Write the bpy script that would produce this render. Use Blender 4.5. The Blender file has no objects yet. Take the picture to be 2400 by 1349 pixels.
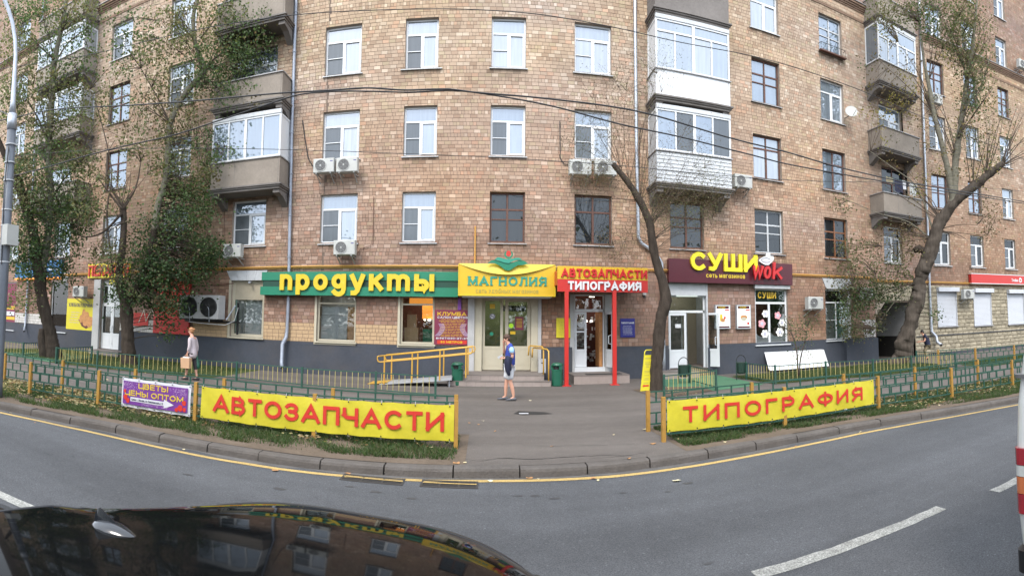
import bpy, math, random
import numpy as np
from mathutils import Vector, Matrix
random.seed(7); RNG = np.random.default_rng(7)
R = math.radians
SC = bpy.context.scene
COL = SC.collection

# ------------------------------------------------------------------ camera, sky, sun, exposure
F, TILT, ROLL, HEAD, YC = 1206.33, .0612, .0080, .0529, 694.09      # panorama scale, tilt, roll, heading, optical row
CAMZ = 1.9
def cam_to_world(v):
    x, y, z = v
    c, s = math.cos(ROLL), math.sin(ROLL); x, z = x*c - z*s, x*s + z*c
    c, s = math.cos(TILT), math.sin(TILT); y, z = y*c - z*s, y*s + z*c
    c, s = math.cos(HEAD), math.sin(HEAD); x, y = x*c + y*s, -x*s + y*c
    return Vector((x, y, z))
def ray(px, py):
    a = (px - 1200)/F
    return cam_to_world((math.sin(a), math.cos(a), (YC - py)/F))
def project(x, y, z):
    z = z - CAMZ
    c, s = math.cos(HEAD), math.sin(HEAD); x, y = x*c - y*s, x*s + y*c
    c, s = math.cos(TILT), math.sin(TILT); y, z = y*c + z*s, -y*s + z*c
    c, s = math.cos(ROLL), math.sin(ROLL); x, z = x*c + z*s, -x*s + z*c
    return 1200 + F*math.atan2(x, y), YC - F*z/math.hypot(x, y)
cd = bpy.data.cameras.new('camera'); cam = bpy.data.objects.new('camera', cd); COL.objects.link(cam)
cd.type = 'PANO'; cd.panorama_type = 'CENTRAL_CYLINDRICAL'
cd.central_cylindrical_radius = 1.0
cd.central_cylindrical_range_u_min = -1200/F; cd.central_cylindrical_range_u_max = 1200/F
cd.central_cylindrical_range_v_min = -(1349 - YC)/F; cd.central_cylindrical_range_v_max = YC/F
cd.clip_start = .05; cd.clip_end = 3000
vx, vy, vz = cam_to_world((1, 0, 0)), cam_to_world((0, 1, 0)), cam_to_world((0, 0, 1))
M = Matrix(((vx.x, vz.x, -vy.x, 0), (vx.y, vz.y, -vy.y, 0), (vx.z, vz.z, -vy.z, CAMZ), (0, 0, 0, 1)))
cam.matrix_world = M
SC.camera = cam

W_ = bpy.data.worlds.new("World"); SC.world = W_; W_.use_nodes = True
nt = W_.node_tree; nt.nodes.clear()
sky = nt.nodes.new('ShaderNodeTexSky'); sky.sky_type = 'NISHITA'; sky.sun_disc = False
SUN_EL, SUN_AZ = R(48), R(200)
sky.sun_elevation = SUN_EL; sky.sun_rotation = SUN_AZ; sky.dust_density = 3.0; sky.air_density = 1.0
tc = nt.nodes.new('ShaderNodeTexCoord'); mp = nt.nodes.new('ShaderNodeMapping'); mp.inputs['Scale'].default_value = (1, 1, 2.6)
nz = nt.nodes.new('ShaderNodeTexNoise'); nz.inputs['Scale'].default_value = 2.2; nz.inputs['Detail'].default_value = 6; nz.inputs['Roughness'].default_value = .55
cr = nt.nodes.new('ShaderNodeValToRGB'); cr.color_ramp.elements[0].position = .30; cr.color_ramp.elements[0].color = (.55, .55, .55, 1)
cr.color_ramp.elements[1].position = .60; cr.color_ramp.elements[1].color = (.96, .96, .96, 1)
mx = nt.nodes.new('ShaderNodeMixRGB'); mx.inputs['Color2'].default_value = (7.2, 7.8, 8.6, 1)
bg = nt.nodes.new('ShaderNodeBackground'); bg.inputs['Strength'].default_value = .135
wo = nt.nodes.new('ShaderNodeOutputWorld')
L = nt.links.new
L(tc.outputs['Generated'], mp.inputs['Vector']); L(mp.outputs[0], nz.inputs['Vector']); L(nz.outputs['Fac'], cr.inputs[0])
L(cr.outputs[0], mx.inputs['Fac']); L(sky.outputs[0], mx.inputs['Color1']); L(mx.outputs[0], bg.inputs['Color']); L(bg.outputs[0], wo.inputs['Surface'])
sl = bpy.data.lights.new('sun', 'SUN'); sl.energy = 1.0; sl.angle = R(18); sl.color = (1.0, .95, .88)
so = bpy.data.objects.new('sun', sl); COL.objects.link(so)
# direction light travels: sun stands behind the camera, high, a little to the left
sd = Vector((math.sin(SUN_AZ)*math.cos(SUN_EL), math.cos(SUN_AZ)*math.cos(SUN_EL), math.sin(SUN_EL)))
so.rotation_euler = sd.to_track_quat('Z', 'Y').to_euler()
SC.view_settings.view_transform = 'Standard'; SC.view_settings.look = 'None'; SC.view_settings.gamma = 1
SC.view_settings.use_curve_mapping = False
SC.view_settings.exposure = 1.42
SC.cycles.max_bounces = 6; SC.cycles.diffuse_bounces = 3; SC.cycles.glossy_bounces = 3; SC.cycles.transmission_bounces = 4
SC.cycles.transparent_max_bounces = 8; SC.cycles.caustics_reflective = False; SC.cycles.caustics_refractive = False
SC.cycles.use_denoising = True

# ------------------------------------------------------------------ materials
def nnode(t, kind, **kw):
    n = t.nodes.new(kind)
    for k, v in kw.items(): n.inputs[k].default_value = v
    return n
def mat(name, col, rough=.6, var=.12, scale=3., bump=0., bscale=40., spec=.5, metal=0., coat=0., ior=1.5, src=None, dirt=0., detail=5, emit=None, es=0., stretch=None):
    """principled with two scales of noise in the colour and a bump; src = 'attr' (face attribute tint) or 'obj' (object colour)"""
    m = bpy.data.materials.new(name); m.use_nodes = True
    t = m.node_tree; p = t.nodes['Principled BSDF']; lk = t.links.new
    p.inputs['Roughness'].default_value = rough; p.inputs['Metallic'].default_value = metal
    p.inputs['IOR'].default_value = ior; p.inputs['Specular IOR Level'].default_value = spec
    p.inputs['Coat Weight'].default_value = coat; p.inputs['Coat Roughness'].default_value = .03
    if emit: p.inputs['Emission Color'].default_value = (*emit, 1); p.inputs['Emission Strength'].default_value = es
    c = t.nodes.new('ShaderNodeTexCoord'); vec = c.outputs['Object']
    if stretch:
        mp = t.nodes.new('ShaderNodeMapping'); mp.inputs['Scale'].default_value = stretch; lk(vec, mp.inputs[0]); vec = mp.outputs[0]
    if src == 'attr':
        a = t.nodes.new('ShaderNodeAttribute'); a.attribute_name = 'tint'; base = a.outputs['Color']
    elif src == 'obj':
        a = t.nodes.new('ShaderNodeObjectInfo'); base = a.outputs['Color']
    else: base = None
    if var > 0 or base is not None:
        n1 = nnode(t, 'ShaderNodeTexNoise', Scale=scale, Detail=detail); n2 = nnode(t, 'ShaderNodeTexNoise', Scale=scale*9, Detail=3.)
        lk(vec, n1.inputs['Vector']); lk(vec, n2.inputs['Vector'])
        mr = nnode(t, 'ShaderNodeMapRange'); mr.inputs['From Min'].default_value = .3; mr.inputs['From Max'].default_value = .7
        mr.inputs['To Min'].default_value = 1 - var; mr.inputs['To Max'].default_value = 1 + var*.7
        ad = t.nodes.new('ShaderNodeMath'); ad.operation = 'MULTIPLY_ADD'; ad.inputs[1].default_value = .6
        sc = t.nodes.new('ShaderNodeMath'); sc.operation = 'MULTIPLY'; sc.inputs[1].default_value = .4
        lk(n2.outputs['Fac'], sc.inputs[0]); lk(n1.outputs['Fac'], ad.inputs[0]); lk(sc.outputs[0], ad.inputs[2]); lk(ad.outputs[0], mr.inputs['Value'])
        vm = t.nodes.new('ShaderNodeVectorMath'); vm.operation = 'SCALE'; lk(mr.outputs[0], vm.inputs['Scale'])
        if base is not None: lk(base, vm.inputs[0])
        else: vm.inputs[0].default_value = col[:3]
        out = vm.outputs[0]
        if dirt > 0:
            n3 = nnode(t, 'ShaderNodeTexNoise', Scale=scale*.35, Detail=7.); n3.inputs['Roughness'].default_value = .7; lk(vec, n3.inputs['Vector'])
            m3 = nnode(t, 'ShaderNodeMapRange'); m3.inputs['From Min'].default_value = .48; m3.inputs['From Max'].default_value = .72; m3.inputs['To Max'].default_value = dirt
            mm = t.nodes.new('ShaderNodeMixRGB'); mm.inputs['Color2'].default_value = (.10, .085, .07, 1)
            lk(n3.outputs['Fac'], m3.inputs['Value']); lk(m3.outputs[0], mm.inputs['Fac']); lk(out, mm.inputs['Color1']); out = mm.outputs[0]
        lk(out, p.inputs['Base Color'])
    else: p.inputs['Base Color'].default_value = (*col[:3], 1)
    if bump > 0:
        nb = nnode(t, 'ShaderNodeTexNoise', Scale=bscale, Detail=4.); lk(vec, nb.inputs['Vector'])
        b = nnode(t, 'ShaderNodeBump', Strength=bump, Distance=.02); lk(nb.outputs['Fac'], b.inputs['Height']); lk(b.outputs[0], p.inputs['Normal'])
    return m
def glassmat(name, base, refl, tint=(.92, .96, 1.), rough=.015, scale=1.2, var=.35):
    """window pane seen against the room: dark room and pale net curtain behind, clear reflection in front"""
    m = bpy.data.materials.new(name); m.use_nodes = True; t = m.node_tree; lk = t.links.new
    t.nodes.remove(t.nodes['Principled BSDF']); o = t.nodes['Material Output']
    d = t.nodes.new('ShaderNodeBsdfDiffuse'); g = t.nodes.new('ShaderNodeBsdfGlossy'); g.inputs['Color'].default_value = (*tint, 1); g.inputs['Roughness'].default_value = rough
    c = t.nodes.new('ShaderNodeTexCoord'); mp = t.nodes.new('ShaderNodeMapping'); mp.inputs['Scale'].default_value = (7, 7, .5)
    oi = t.nodes.new('ShaderNodeObjectInfo'); ad = t.nodes.new('ShaderNodeVectorMath'); ad.operation = 'ADD'
    n = nnode(t, 'ShaderNodeTexNoise', Scale=scale, Detail=2.)
    lk(c.outputs['Object'], mp.inputs[0]); lk(mp.outputs[0], ad.inputs[0]); lk(oi.outputs['Random'], ad.inputs[1]); lk(ad.outputs[0], n.inputs['Vector'])
    mr = nnode(t, 'ShaderNodeMapRange'); mr.inputs['To Min'].default_value = 1 - var; mr.inputs['To Max'].default_value = 1 + var
    vm = t.nodes.new('ShaderNodeVectorMath'); vm.operation = 'SCALE'; vm.inputs[0].default_value = base
    lk(n.outputs['Fac'], mr.inputs['Value']); lk(mr.outputs[0], vm.inputs['Scale']); lk(vm.outputs[0], d.inputs['Color'])
    lw = t.nodes.new('ShaderNodeLayerWeight'); lw.inputs['Blend'].default_value = .25
    mf = nnode(t, 'ShaderNodeMapRange'); mf.inputs['To Min'].default_value = refl; mf.inputs['To Max'].default_value = 1.
    lk(lw.outputs['Fresnel'], mf.inputs['Value'])
    # slight waviness of the sheets
    nb = nnode(t, 'ShaderNodeTexNoise', Scale=1.7, Detail=1.); lk(c.outputs['Object'], nb.inputs['Vector'])
    b = nnode(t, 'ShaderNodeBump', Strength=.06, Distance=.05); lk(nb.outputs['Fac'], b.inputs['Height']); lk(b.outputs[0], g.inputs['Normal'])
    ms = t.nodes.new('ShaderNodeMixShader'); lk(mf.outputs[0], ms.inputs[0]); lk(d.outputs[0], ms.inputs[1]); lk(g.outputs[0], ms.inputs[2]); lk(ms.outputs[0], o.inputs['Surface'])
    return m
def clearglass(name, refl=.12, tint=(.8, .9, .88)):
    m = bpy.data.materials.new(name); m.use_nodes = True; t = m.node_tree; lk = t.links.new
    t.nodes.remove(t.nodes['Principled BSDF']); o = t.nodes['Material Output']
    a = t.nodes.new('ShaderNodeBsdfTransparent'); a.inputs['Color'].default_value = (*tint, 1)
    g = t.nodes.new('ShaderNodeBsdfGlossy'); g.inputs['Roughness'].default_value = .02
    lw = t.nodes.new('ShaderNodeLayerWeight'); lw.inputs['Blend'].default_value = .3
    mf = nnode(t, 'ShaderNodeMapRange'); mf.inputs['To Min'].default_value = refl
    lk(lw.outputs['Fresnel'], mf.inputs['Value'])
    ms = t.nodes.new('ShaderNodeMixShader'); lk(mf.outputs[0], ms.inputs[0]); lk(a.outputs[0], ms.inputs[1]); lk(g.outputs[0], ms.inputs[2]); lk(ms.outputs[0], o.inputs['Surface'])
    return m
MT = dict(
    brick=mat('brick_obj', (.4, .3, .2), .85, .10, 9, .25, 160, spec=.3, src='obj'),
    brickn=mat('brick_attr', (.4, .3, .2), .85, .10, 9, .25, 160, spec=.3, src='attr'),
    leaf=mat('leaf_attr', (.1, .1, .05), .6, .12, 6, spec=.3, src='attr'),
    mortar=mat('mortar', (.17, .13, .105), .95, .2, 2, .3, 60, spec=.2),
    reveal=mat('reveal_plaster', (.36, .30, .25), .9, .2, 3, .2, 50, spec=.2, dirt=.4),
    plinth=mat('plinth_paint', (.055, .062, .078), .8, .18, 1.3, .25, 45, spec=.3, dirt=.35),
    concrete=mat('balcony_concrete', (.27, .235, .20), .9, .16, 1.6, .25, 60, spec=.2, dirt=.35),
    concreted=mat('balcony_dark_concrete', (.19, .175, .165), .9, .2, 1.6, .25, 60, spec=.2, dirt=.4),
    plastercream=mat('cream_plaster', (.42, .37, .28), .85, .1, 2, .15, 50, spec=.2, dirt=.2),
    plastergrey=mat('grey_plaster', (.42, .42, .42), .9, .12, 2, .2, 40, spec=.2, dirt=.3),
    cornice=mat('cornice_brick', (.22, .15, .11), .9, .25, 4, .3, 60, spec=.2, dirt=.3),
    pvc=mat('white_pvc', (.66, .68, .70), .35, .04, 2, dirt=.06),
    pvcold=mat('old_white_paint', (.48, .50, .52), .6, .12, 5, .2, 60, dirt=.2),
    cream=mat('cream_frame', (.46, .42, .32), .45, .07, 2, dirt=.12),
    brownw=mat('brown_wood', (.105, .045, .030), .6, .25, 6, .2, 60),
    brownw2=mat('varnished_wood', (.21, .085, .035), .5, .25, 6, .2, 60, stretch=(6, 6, 1)),
    sill=mat('metal_sill', (.34, .34, .35), .55, .2, 3, metal=.2, dirt=.3),
    sillw=mat('white_sill', (.50, .52, .54), .5, .1, 3, dirt=.2),
    g_sky=glassmat('pane_pale', (.15, .18, .21), .22, (.84, .91, 1.)),
    g_cur=glassmat('pane_curtain', (.25, .275, .30), .18, (.84, .91, 1.)),
    g_net=glassmat('pane_net', (.075, .085, .095), .07, (.7, .75, .8), .15),
    g_dark=glassmat('pane_dark', (.018, .020, .022), .045, (.75, .8, .85)),
    g_mid=glassmat('pane_mid', (.11, .14, .17), .21, (.80, .88, 1.)),
    g_shop=clearglass('shop_glass', .07, (.93, .96, .95)),
    g_door=clearglass('door_glass', .045, (.86, .89, .87)),
    steel=mat('galvanised', (.42, .45, .50), .42, .15, 4, .1, 40, metal=.55, dirt=.2),
    steelold=mat('old_downpipe', (.30, .33, .39), .5, .15, 4, .1, 40, metal=.4, dirt=.25),
    pole=mat('painted_pole', (.115, .13, .155), .45, .12, 3, metal=.2, dirt=.15),
    gas=mat('gas_pipe_yellow', (.50, .26, .05), .5, .15, 3, dirt=.2),
    yell=mat('yellow_rail', (.55, .31, .045), .4, .08, 3, dirt=.1),
    yellp=mat('yellow_post', (.36, .195, .035), .6, .22, 7, .2, 60, dirt=.35),
    fgreen=mat('fence_green', (.018, .075, .052), .5, .25, 5, .15, 60, dirt=.3),
    bgreen=mat('bin_green', (.010, .095, .055), .4, .12, 4),
    dgreen=mat('dark_green', (.012, .035, .025), .55, .2, 4, dirt=.2),
    ypick=mat('picket_yellow', (.42, .36, .13), .6, .25, 9, dirt=.3),
    black=mat('black_rubber', (.012, .012, .013), .6, 0),
    dark=mat('dark_interior', (.02, .018, .016), .9, .1),
    acw=mat('ac_white', (.44, .45, .43), .5, .07, 3, dirt=.2),
    acg=mat('ac_grille', (.10, .10, .10), .6, .15, 8),
    acb=mat('ac_bracket', (.35, .36, .36), .6, .1, 4, dirt=.3),
    asphalt=mat('asphalt', (.078, .081, .087), .85, .16, .55, .6, 170, spec=.3, detail=8),
    walk=mat('pavement_asphalt', (.120, .106, .096), .9, .16, .5, .5, 120, spec=.25, dirt=.22, detail=8),
    soil=mat('soil', (.135, .105, .080), .95, .3, 1.4, .8, 30, spec=.1, detail=8),
    kerb=mat('kerb_concrete', (.105, .094, .086), .9, .25, 2.2, .5, 40, spec=.2, dirt=.4),
    wline=mat('white_paint', (.27, .27, .25), .8, .35, 6, .3, 80, dirt=.3),
    yline=mat('yellow_paint', (.42, .29, .10), .75, .16, 4, .3, 80, dirt=.25),
    lawn=mat('lawn_base', (.055, .075, .028), .95, .4, 1.2, .8, 25, spec=.1),
    carpet=mat('green_coating', (.055, .16, .085), .8, .15, 2, .2, 80, dirt=.25),
    bark=mat('bark', (.058, .046, .037), .95, .5, 5, 1., 22, spec=.1, stretch=(2.2, 2.2, .55)),
    barkg=mat('grey_bark', (.088, .073, .060), .95, .5, 5, 1., 22, spec=.1, stretch=(2.2, 2.2, .55)),
    barkp=mat('pale_bark', (.165, .155, .12), .9, .45, 4, .6, 25, spec=.1, dirt=.5, stretch=(1.2, 1.2, 3)),
    twig=mat('twig', (.075, .055, .04), .9, .2, 5),
    cast=mat('cast_iron', (.035, .032, .030), .7, .2, 20),
    cable=mat('cable_black', (.02, .02, .022), .6, 0),
    sgreen=mat('sign_green', (.012, .185, .105), .4, .05, 2, dirt=.08),
    sdgreen=mat('sign_dark_green', (.012, .06, .04), .4, .1, 2),
    syel=mat('sign_yellow', (.62, .40, .022), .35, .04, 1.5, dirt=.08),
    sletter=mat('letter_yellow', (.62, .46, .03), .3, .03, 2),
    sred=mat('sign_red', (.48, .028, .022), .35, .05, 2, dirt=.06),
    swhite=mat('sign_white', (.62, .63, .64), .35, .03, 2),
    smar=mat('sign_maroon', (.075, .010, .018), .3, .1, 1.5),
    sbyel=mat('letter_bright_yellow', (.70, .60, .02), .3, .02, 2),
    sbred=mat('letter_red', (.50, .020, .022), .3, .02, 2),
    teal=mat('letter_teal', (.03, .26, .18), .4, .03, 2),
    olive=mat('letter_olive', (.36, .30, .06), .5, .05, 2),
    ban=mat('banner_yellow', (.52, .45, .03), .45, .12, 1.6, .55, 5, dirt=.10),
    banred=mat('banner_red', (.50, .030, .018), .5, .03, 3),
    purple=mat('banner_purple', (.14, .035, .23), .5, .15, 6),
    vinylw=mat('banner_white', (.56, .56, .59), .5, .05, 3),
    posterm=mat('poster_maroon', (.17, .02, .05), .5, .1, 3),
    posterv=mat('poster_violet', (.45, .33, .48), .5, .1, 5),
    postery=mat('poster_yellow', (.58, .50, .02), .45, .05, 3),
    blue=mat('plate_blue', (.025, .025, .20), .4, .05, 3),
    navytxt=mat('print_dark', (.03, .03, .08), .6, 0),
    crust=mat('print_bread', (.50, .24, .09), .7, .35, 9),
    basket=mat('print_basket', (.12, .04, .03), .7, .3, 9),
    orange=mat('shop_orange', (.80, .26, .04), .5, .15, 2, emit=(1., .36, .06), es=.35),
    lamp=mat('shop_lamp', (.9, .85, .7), .4, 0, emit=(1., .9, .75), es=3.),
    tube=mat('ceiling_tube', (.9, .9, .85), .4, 0, emit=(1., .97, .88), es=3.5),
    oliveroom=mat('olive_wall', (.22, .26, .12), .8, .2, 3),
    litbox=mat('lightbox_face', (.80, .86, .80), .4, .04, 2, emit=(.9, 1., .93), es=.25),
    teald=mat('pale_teal', (.22, .42, .39), .5, .1, 2),
    palteal=mat('teal_blind', (.38, .60, .56), .5, .08, 2),
    tile=mat('step_tile', (.30, .25, .225), .6, .15, 3, .1, 50, dirt=.2),
    tiled=mat('step_tread', (.17, .145, .13), .7, .15, 3, .1, 50, dirt=.2),
    alu=mat('ramp_aluminium', (.45, .46, .48), .45, .1, 5, metal=.4),
    stone=mat('stone_obj', (.36, .33, .26), .9, .16, 5, .6, 45, spec=.2, src='obj'),
    stonen=mat('stone_attr', (.36, .33, .26), .9, .16, 5, .6, 45, spec=.2, src='attr'),
    shutter=mat('shutter_white', (.50, .52, .56), .45, .05, 2, dirt=.08),
    carp=mat('car_black_paint', (.003, .0035, .004), .045, 0, spec=.5, ior=1.19),
    cartrim=mat('car_trim', (.010, .010, .011), .35, 0),
    carglass=mat('car_glass', (.004, .006, .006), .02, 0, spec=.5, ior=1.25),
    vanp=mat('van_white', (.52, .53, .52), .3, .05, 2, coat=.5, dirt=.2),
    tlred=mat('tail_red', (.25, .012, .02), .12, .15, 8, coat=1.),
    tlamb=mat('tail_amber', (.42, .12, .04), .12, .1, 8, coat=1.),
    tlclr=mat('tail_clear', (.45, .46, .44), .12, .1, 8, coat=1.),
    skin=mat('skin', (.56, .30, .21), .55, .08, 9),
    hairb=mat('hair_brown', (.07, .035, .02), .6, .25, 30),
    hairg=mat('hair_ginger', (.36, .17, .07), .6, .25, 30),
    hairk=mat('hair_black', (.01, .009, .009), .6, .2, 30),
    polo=mat('blue_cloth', (.030, .055, .30), .8, .12, 7),
    sky_cl=mat('light_blue_cloth', (.33, .55, .78), .8, .08, 7),
    navy=mat('navy_cloth', (.014, .018, .045), .85, .15, 7),
    whitec=mat('white_cloth', (.60, .61, .64), .85, .07, 7),
    lilac=mat('lilac_knit', (.50, .43, .45), .9, .1, 12, .3, 90),
    darkcl=mat('dark_cloth', (.035, .03, .035), .9, .3, 20),
    shoe=mat('grey_shoe', (.10, .105, .12), .7, .15, 12),
    kraft=mat('kraft_paper', (.50, .31, .18), .8, .1, 6),
    khaki=mat('khaki_cloth', (.22, .19, .12), .85, .15, 7),
)
def rough_road(m, tr=.16, sp=.34):
    t = m.node_tree; lk = t.links.new; p = t.nodes['Principled BSDF']; src = p.inputs['Base Color'].links[0].from_socket
    c = t.nodes.new('ShaderNodeTexCoord'); mp = t.nodes.new('ShaderNodeMapping'); mp.inputs['Scale'].default_value = (.10, 1.15, 1); lk(c.outputs['Object'], mp.inputs[0])
    n = nnode(t, 'ShaderNodeTexNoise', Scale=1.0, Detail=4.); lk(mp.outputs[0], n.inputs['Vector']); a = nnode(t, 'ShaderNodeMapRange'); a.inputs['From Min'].default_value = .35; a.inputs['From Max'].default_value = .65; a.inputs['To Min'].default_value = 1 - tr; a.inputs['To Max'].default_value = 1 + tr; lk(n.outputs['Fac'], a.inputs['Value'])
    v = nnode(t, 'ShaderNodeTexNoise', Scale=75., Detail=2.); lk(c.outputs['Object'], v.inputs['Vector']); b = nnode(t, 'ShaderNodeMapRange'); b.inputs['From Min'].default_value = .3; b.inputs['From Max'].default_value = .7; b.inputs['To Min'].default_value = 1 - sp; b.inputs['To Max'].default_value = 1 + sp; lk(v.outputs['Fac'], b.inputs['Value'])
    w = nnode(t, 'ShaderNodeTexNoise', Scale=24., Detail=3.); lk(c.outputs['Object'], w.inputs['Vector']); w2 = nnode(t, 'ShaderNodeMapRange'); w2.inputs['From Min'].default_value = .64; w2.inputs['From Max'].default_value = .72; w2.inputs['To Min'].default_value = 1.; w2.inputs['To Max'].default_value = 1.55; lk(w.outputs['Fac'], w2.inputs['Value'])
    q = t.nodes.new('ShaderNodeMath'); q.operation = 'MULTIPLY'; lk(a.outputs[0], q.inputs[0]); lk(b.outputs[0], q.inputs[1]); q2 = t.nodes.new('ShaderNodeMath'); q2.operation = 'MULTIPLY'; lk(q.outputs[0], q2.inputs[0]); lk(w2.outputs[0], q2.inputs[1])
    s = t.nodes.new('ShaderNodeVectorMath'); s.operation = 'SCALE'; lk(src, s.inputs[0]); lk(q2.outputs[0], s.inputs['Scale']); lk(s.outputs[0], p.inputs['Base Color'])
def leafy(m):
    t = m.node_tree; lk = t.links.new; p = t.nodes['Principled BSDF']; o = t.nodes['Material Output']; src = p.inputs['Base Color'].links[0].from_socket
    tr = t.nodes.new('ShaderNodeBsdfTranslucent'); g = t.nodes.new('ShaderNodeVectorMath'); g.operation = 'MULTIPLY'; g.inputs[1].default_value = (1.5, 1.6, 1.0); lk(src, g.inputs[0]); lk(g.outputs[0], tr.inputs['Color'])
    ms = t.nodes.new('ShaderNodeMixShader'); ms.inputs[0].default_value = .38; lk(p.outputs[0], ms.inputs[1]); lk(tr.outputs[0], ms.inputs[2]); lk(ms.outputs[0], o.inputs['Surface'])
leafy(MT['leaf'])
rough_road(MT['asphalt']); rough_road(MT['walk'], .12, .22); rough_road(MT['wline'], .15, .5); rough_road(MT['yline'], .1, .3)
# ------------------------------------------------------------------ mesh helpers
class MB:
    def __init__(s): s.v = []; s.f = []; s.c = None
    def add(s, vs, fs):
        o = len(s.v); s.v.extend([tuple(v) for v in vs]); s.f.extend([tuple(i + o for i in f) for f in fs]); return s
    def hexa(s, p):   # 8 points: bottom 4 ccw, top 4 ccw
        return s.add(p, [(0, 3, 2, 1), (4, 5, 6, 7), (0, 1, 5, 4), (1, 2, 6, 5), (2, 3, 7, 6), (3, 0, 4, 7)])
    def box(s, x0, x1, y0, y1, z0, z1):
        return s.hexa([(x0, y0, z0), (x1, y0, z0), (x1, y1, z0), (x0, y1, z0), (x0, y0, z1), (x1, y0, z1), (x1, y1, z1), (x0, y1, z1)])
    def bar(s, p, q, w, h=None, up=(0, 0, 1)):
        p, q = Vector(p), Vector(q); h = h or w; d = (q - p).normalized(); u = Vector(up)
        if abs(d.dot(u)) > .98: u = Vector((0, 1, 0))
        a = d.cross(u).normalized()*w/2; b = a.cross(d).normalized()*h/2
        return s.hexa([p - a - b, p + a - b, q + a - b, q - a - b, p - a + b, p + a + b, q + a + b, q - a + b])
    def tube(s, path, r, n=8, cap=True):
        P = [Vector(p) for p in path]; rs = r if isinstance(r, (list, tuple)) else [r]*len(P)
        o = len(s.v); u = None
        for i, p in enumerate(P):
            d = (P[min(i + 1, len(P) - 1)] - P[max(i - 1, 0)]).normalized()
            if u is None:
                u = d.cross(Vector((0, 0, 1)) if abs(d.z) < .9 else Vector((0, 1, 0))).normalized()
            else:
                u = (u - d*u.dot(d)); u = u.normalized() if u.length > 1e-6 else d.orthogonal().normalized()
            w = d.cross(u)
            for k in range(n):
                a = 2*math.pi*k/n; q = p + (u*math.cos(a) + w*math.sin(a))*rs[i]; s.v.append(tuple(q))
        for i in range(len(P) - 1):
            for k in range(n):
                k2 = (k + 1) % n; s.f.append((o + i*n + k, o + i*n + k2, o + (i + 1)*n + k2, o + (i + 1)*n + k))
        if cap:
            s.f.append(tuple(o + k for k in reversed(range(n)))); s.f.append(tuple(o + (len(P) - 1)*n + k for k in range(n)))
        return s
    def lathe(s, prof, c=(0, 0, 0), n=20, axis='z', sy=1.):
        o = len(s.v)
        for r, h in prof:
            for k in range(n):
                a = 2*math.pi*k/n; x, y = r*math.cos(a), r*math.sin(a)*sy
                q = (x, y, h) if axis == 'z' else ((x, -h, y) if axis == 'y' else (h, x, y))
                s.v.append((q[0] + c[0], q[1] + c[1], q[2] + c[2]))
        for i in range(len(prof) - 1):
            for k in range(n):
                k2 = (k + 1) % n; s.f.append((o + i*n + k, o + i*n + k2, o + (i + 1)*n + k2, o + (i + 1)*n + k))
        s.f.append(tuple(o + k for k in reversed(range(n)))); s.f.append(tuple(o + (len(prof) - 1)*n + k for k in range(n)))
        return s
    def loft(s, rings, closed=True, cap=True):
        o = len(s.v); n = len(rings[0])
        for r in rings: s.v.extend([tuple(p) for p in r])
        m = n if closed else n - 1
        for i in range(len(rings) - 1):
            for k in range(m):
                k2 = (k + 1) % n; s.f.append((o + i*n + k, o + i*n + k2, o + (i + 1)*n + k2, o + (i + 1)*n + k))
        if cap and closed:
            s.f.append(tuple(o + k for k in reversed(range(n)))); s.f.append(tuple(o + (len(rings) - 1)*n + k for k in range(n)))
        return s
    def build(s, name, m, parent=None, smooth=False, tint=None, fixn=True):
        off = wloc(parent)
        me = bpy.data.meshes.new(name)
        vs = [(v[0] - off[0], v[1] - off[1], v[2] - off[2]) for v in s.v]
        me.from_pydata(vs, [], s.f)
        if fixn and len(s.f) < 60000:
            import bmesh
            bm = bmesh.new(); bm.from_mesh(me); bmesh.ops.recalc_face_normals(bm, faces=bm.faces); bm.to_mesh(me); bm.free()
        if tint is not None:
            a = me.attributes.new('tint', 'FLOAT_COLOR', 'FACE'); a.data.foreach_set('color', np.asarray(tint, dtype=np.float32).ravel())
        me.materials.append(MT[m] if isinstance(m, str) else m)
        if smooth: me.polygons.foreach_set('use_smooth', [True]*len(me.polygons))
        o = bpy.data.objects.new(name, me); COL.objects.link(o)
        if parent: o.parent = parent
        return o
WL = {}
def wloc(p):
    if p is None: return (0, 0, 0)
    v = Vector((0, 0, 0))
    while p is not None: v += Vector(p.location); p = p.parent
    return tuple(v)
def tag(o, label=None, cat=None, group=None, kind=None):
    if label: o['label'] = label
    if cat: o['category'] = cat
    if group: o['group'] = group
    if kind: o['kind'] = kind
    return o
def thing(name, loc, label, cat, group=None):
    o = bpy.data.objects.new(name, None); COL.objects.link(o); o.location = loc; o.empty_display_size = .3
    return tag(o, label, cat, group)
def B(name, m, parent, *boxes, smooth=False):
    mb = MB()
    for b in boxes: mb.box(*b)
    return mb.build(name, m, parent, smooth)
def copy_tree(o, parent=None):
    c = o.copy(); COL.objects.link(c)
    if parent is not None: c.parent = parent
    for ch in list(o.children): copy_tree(ch, c)
    return c
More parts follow.
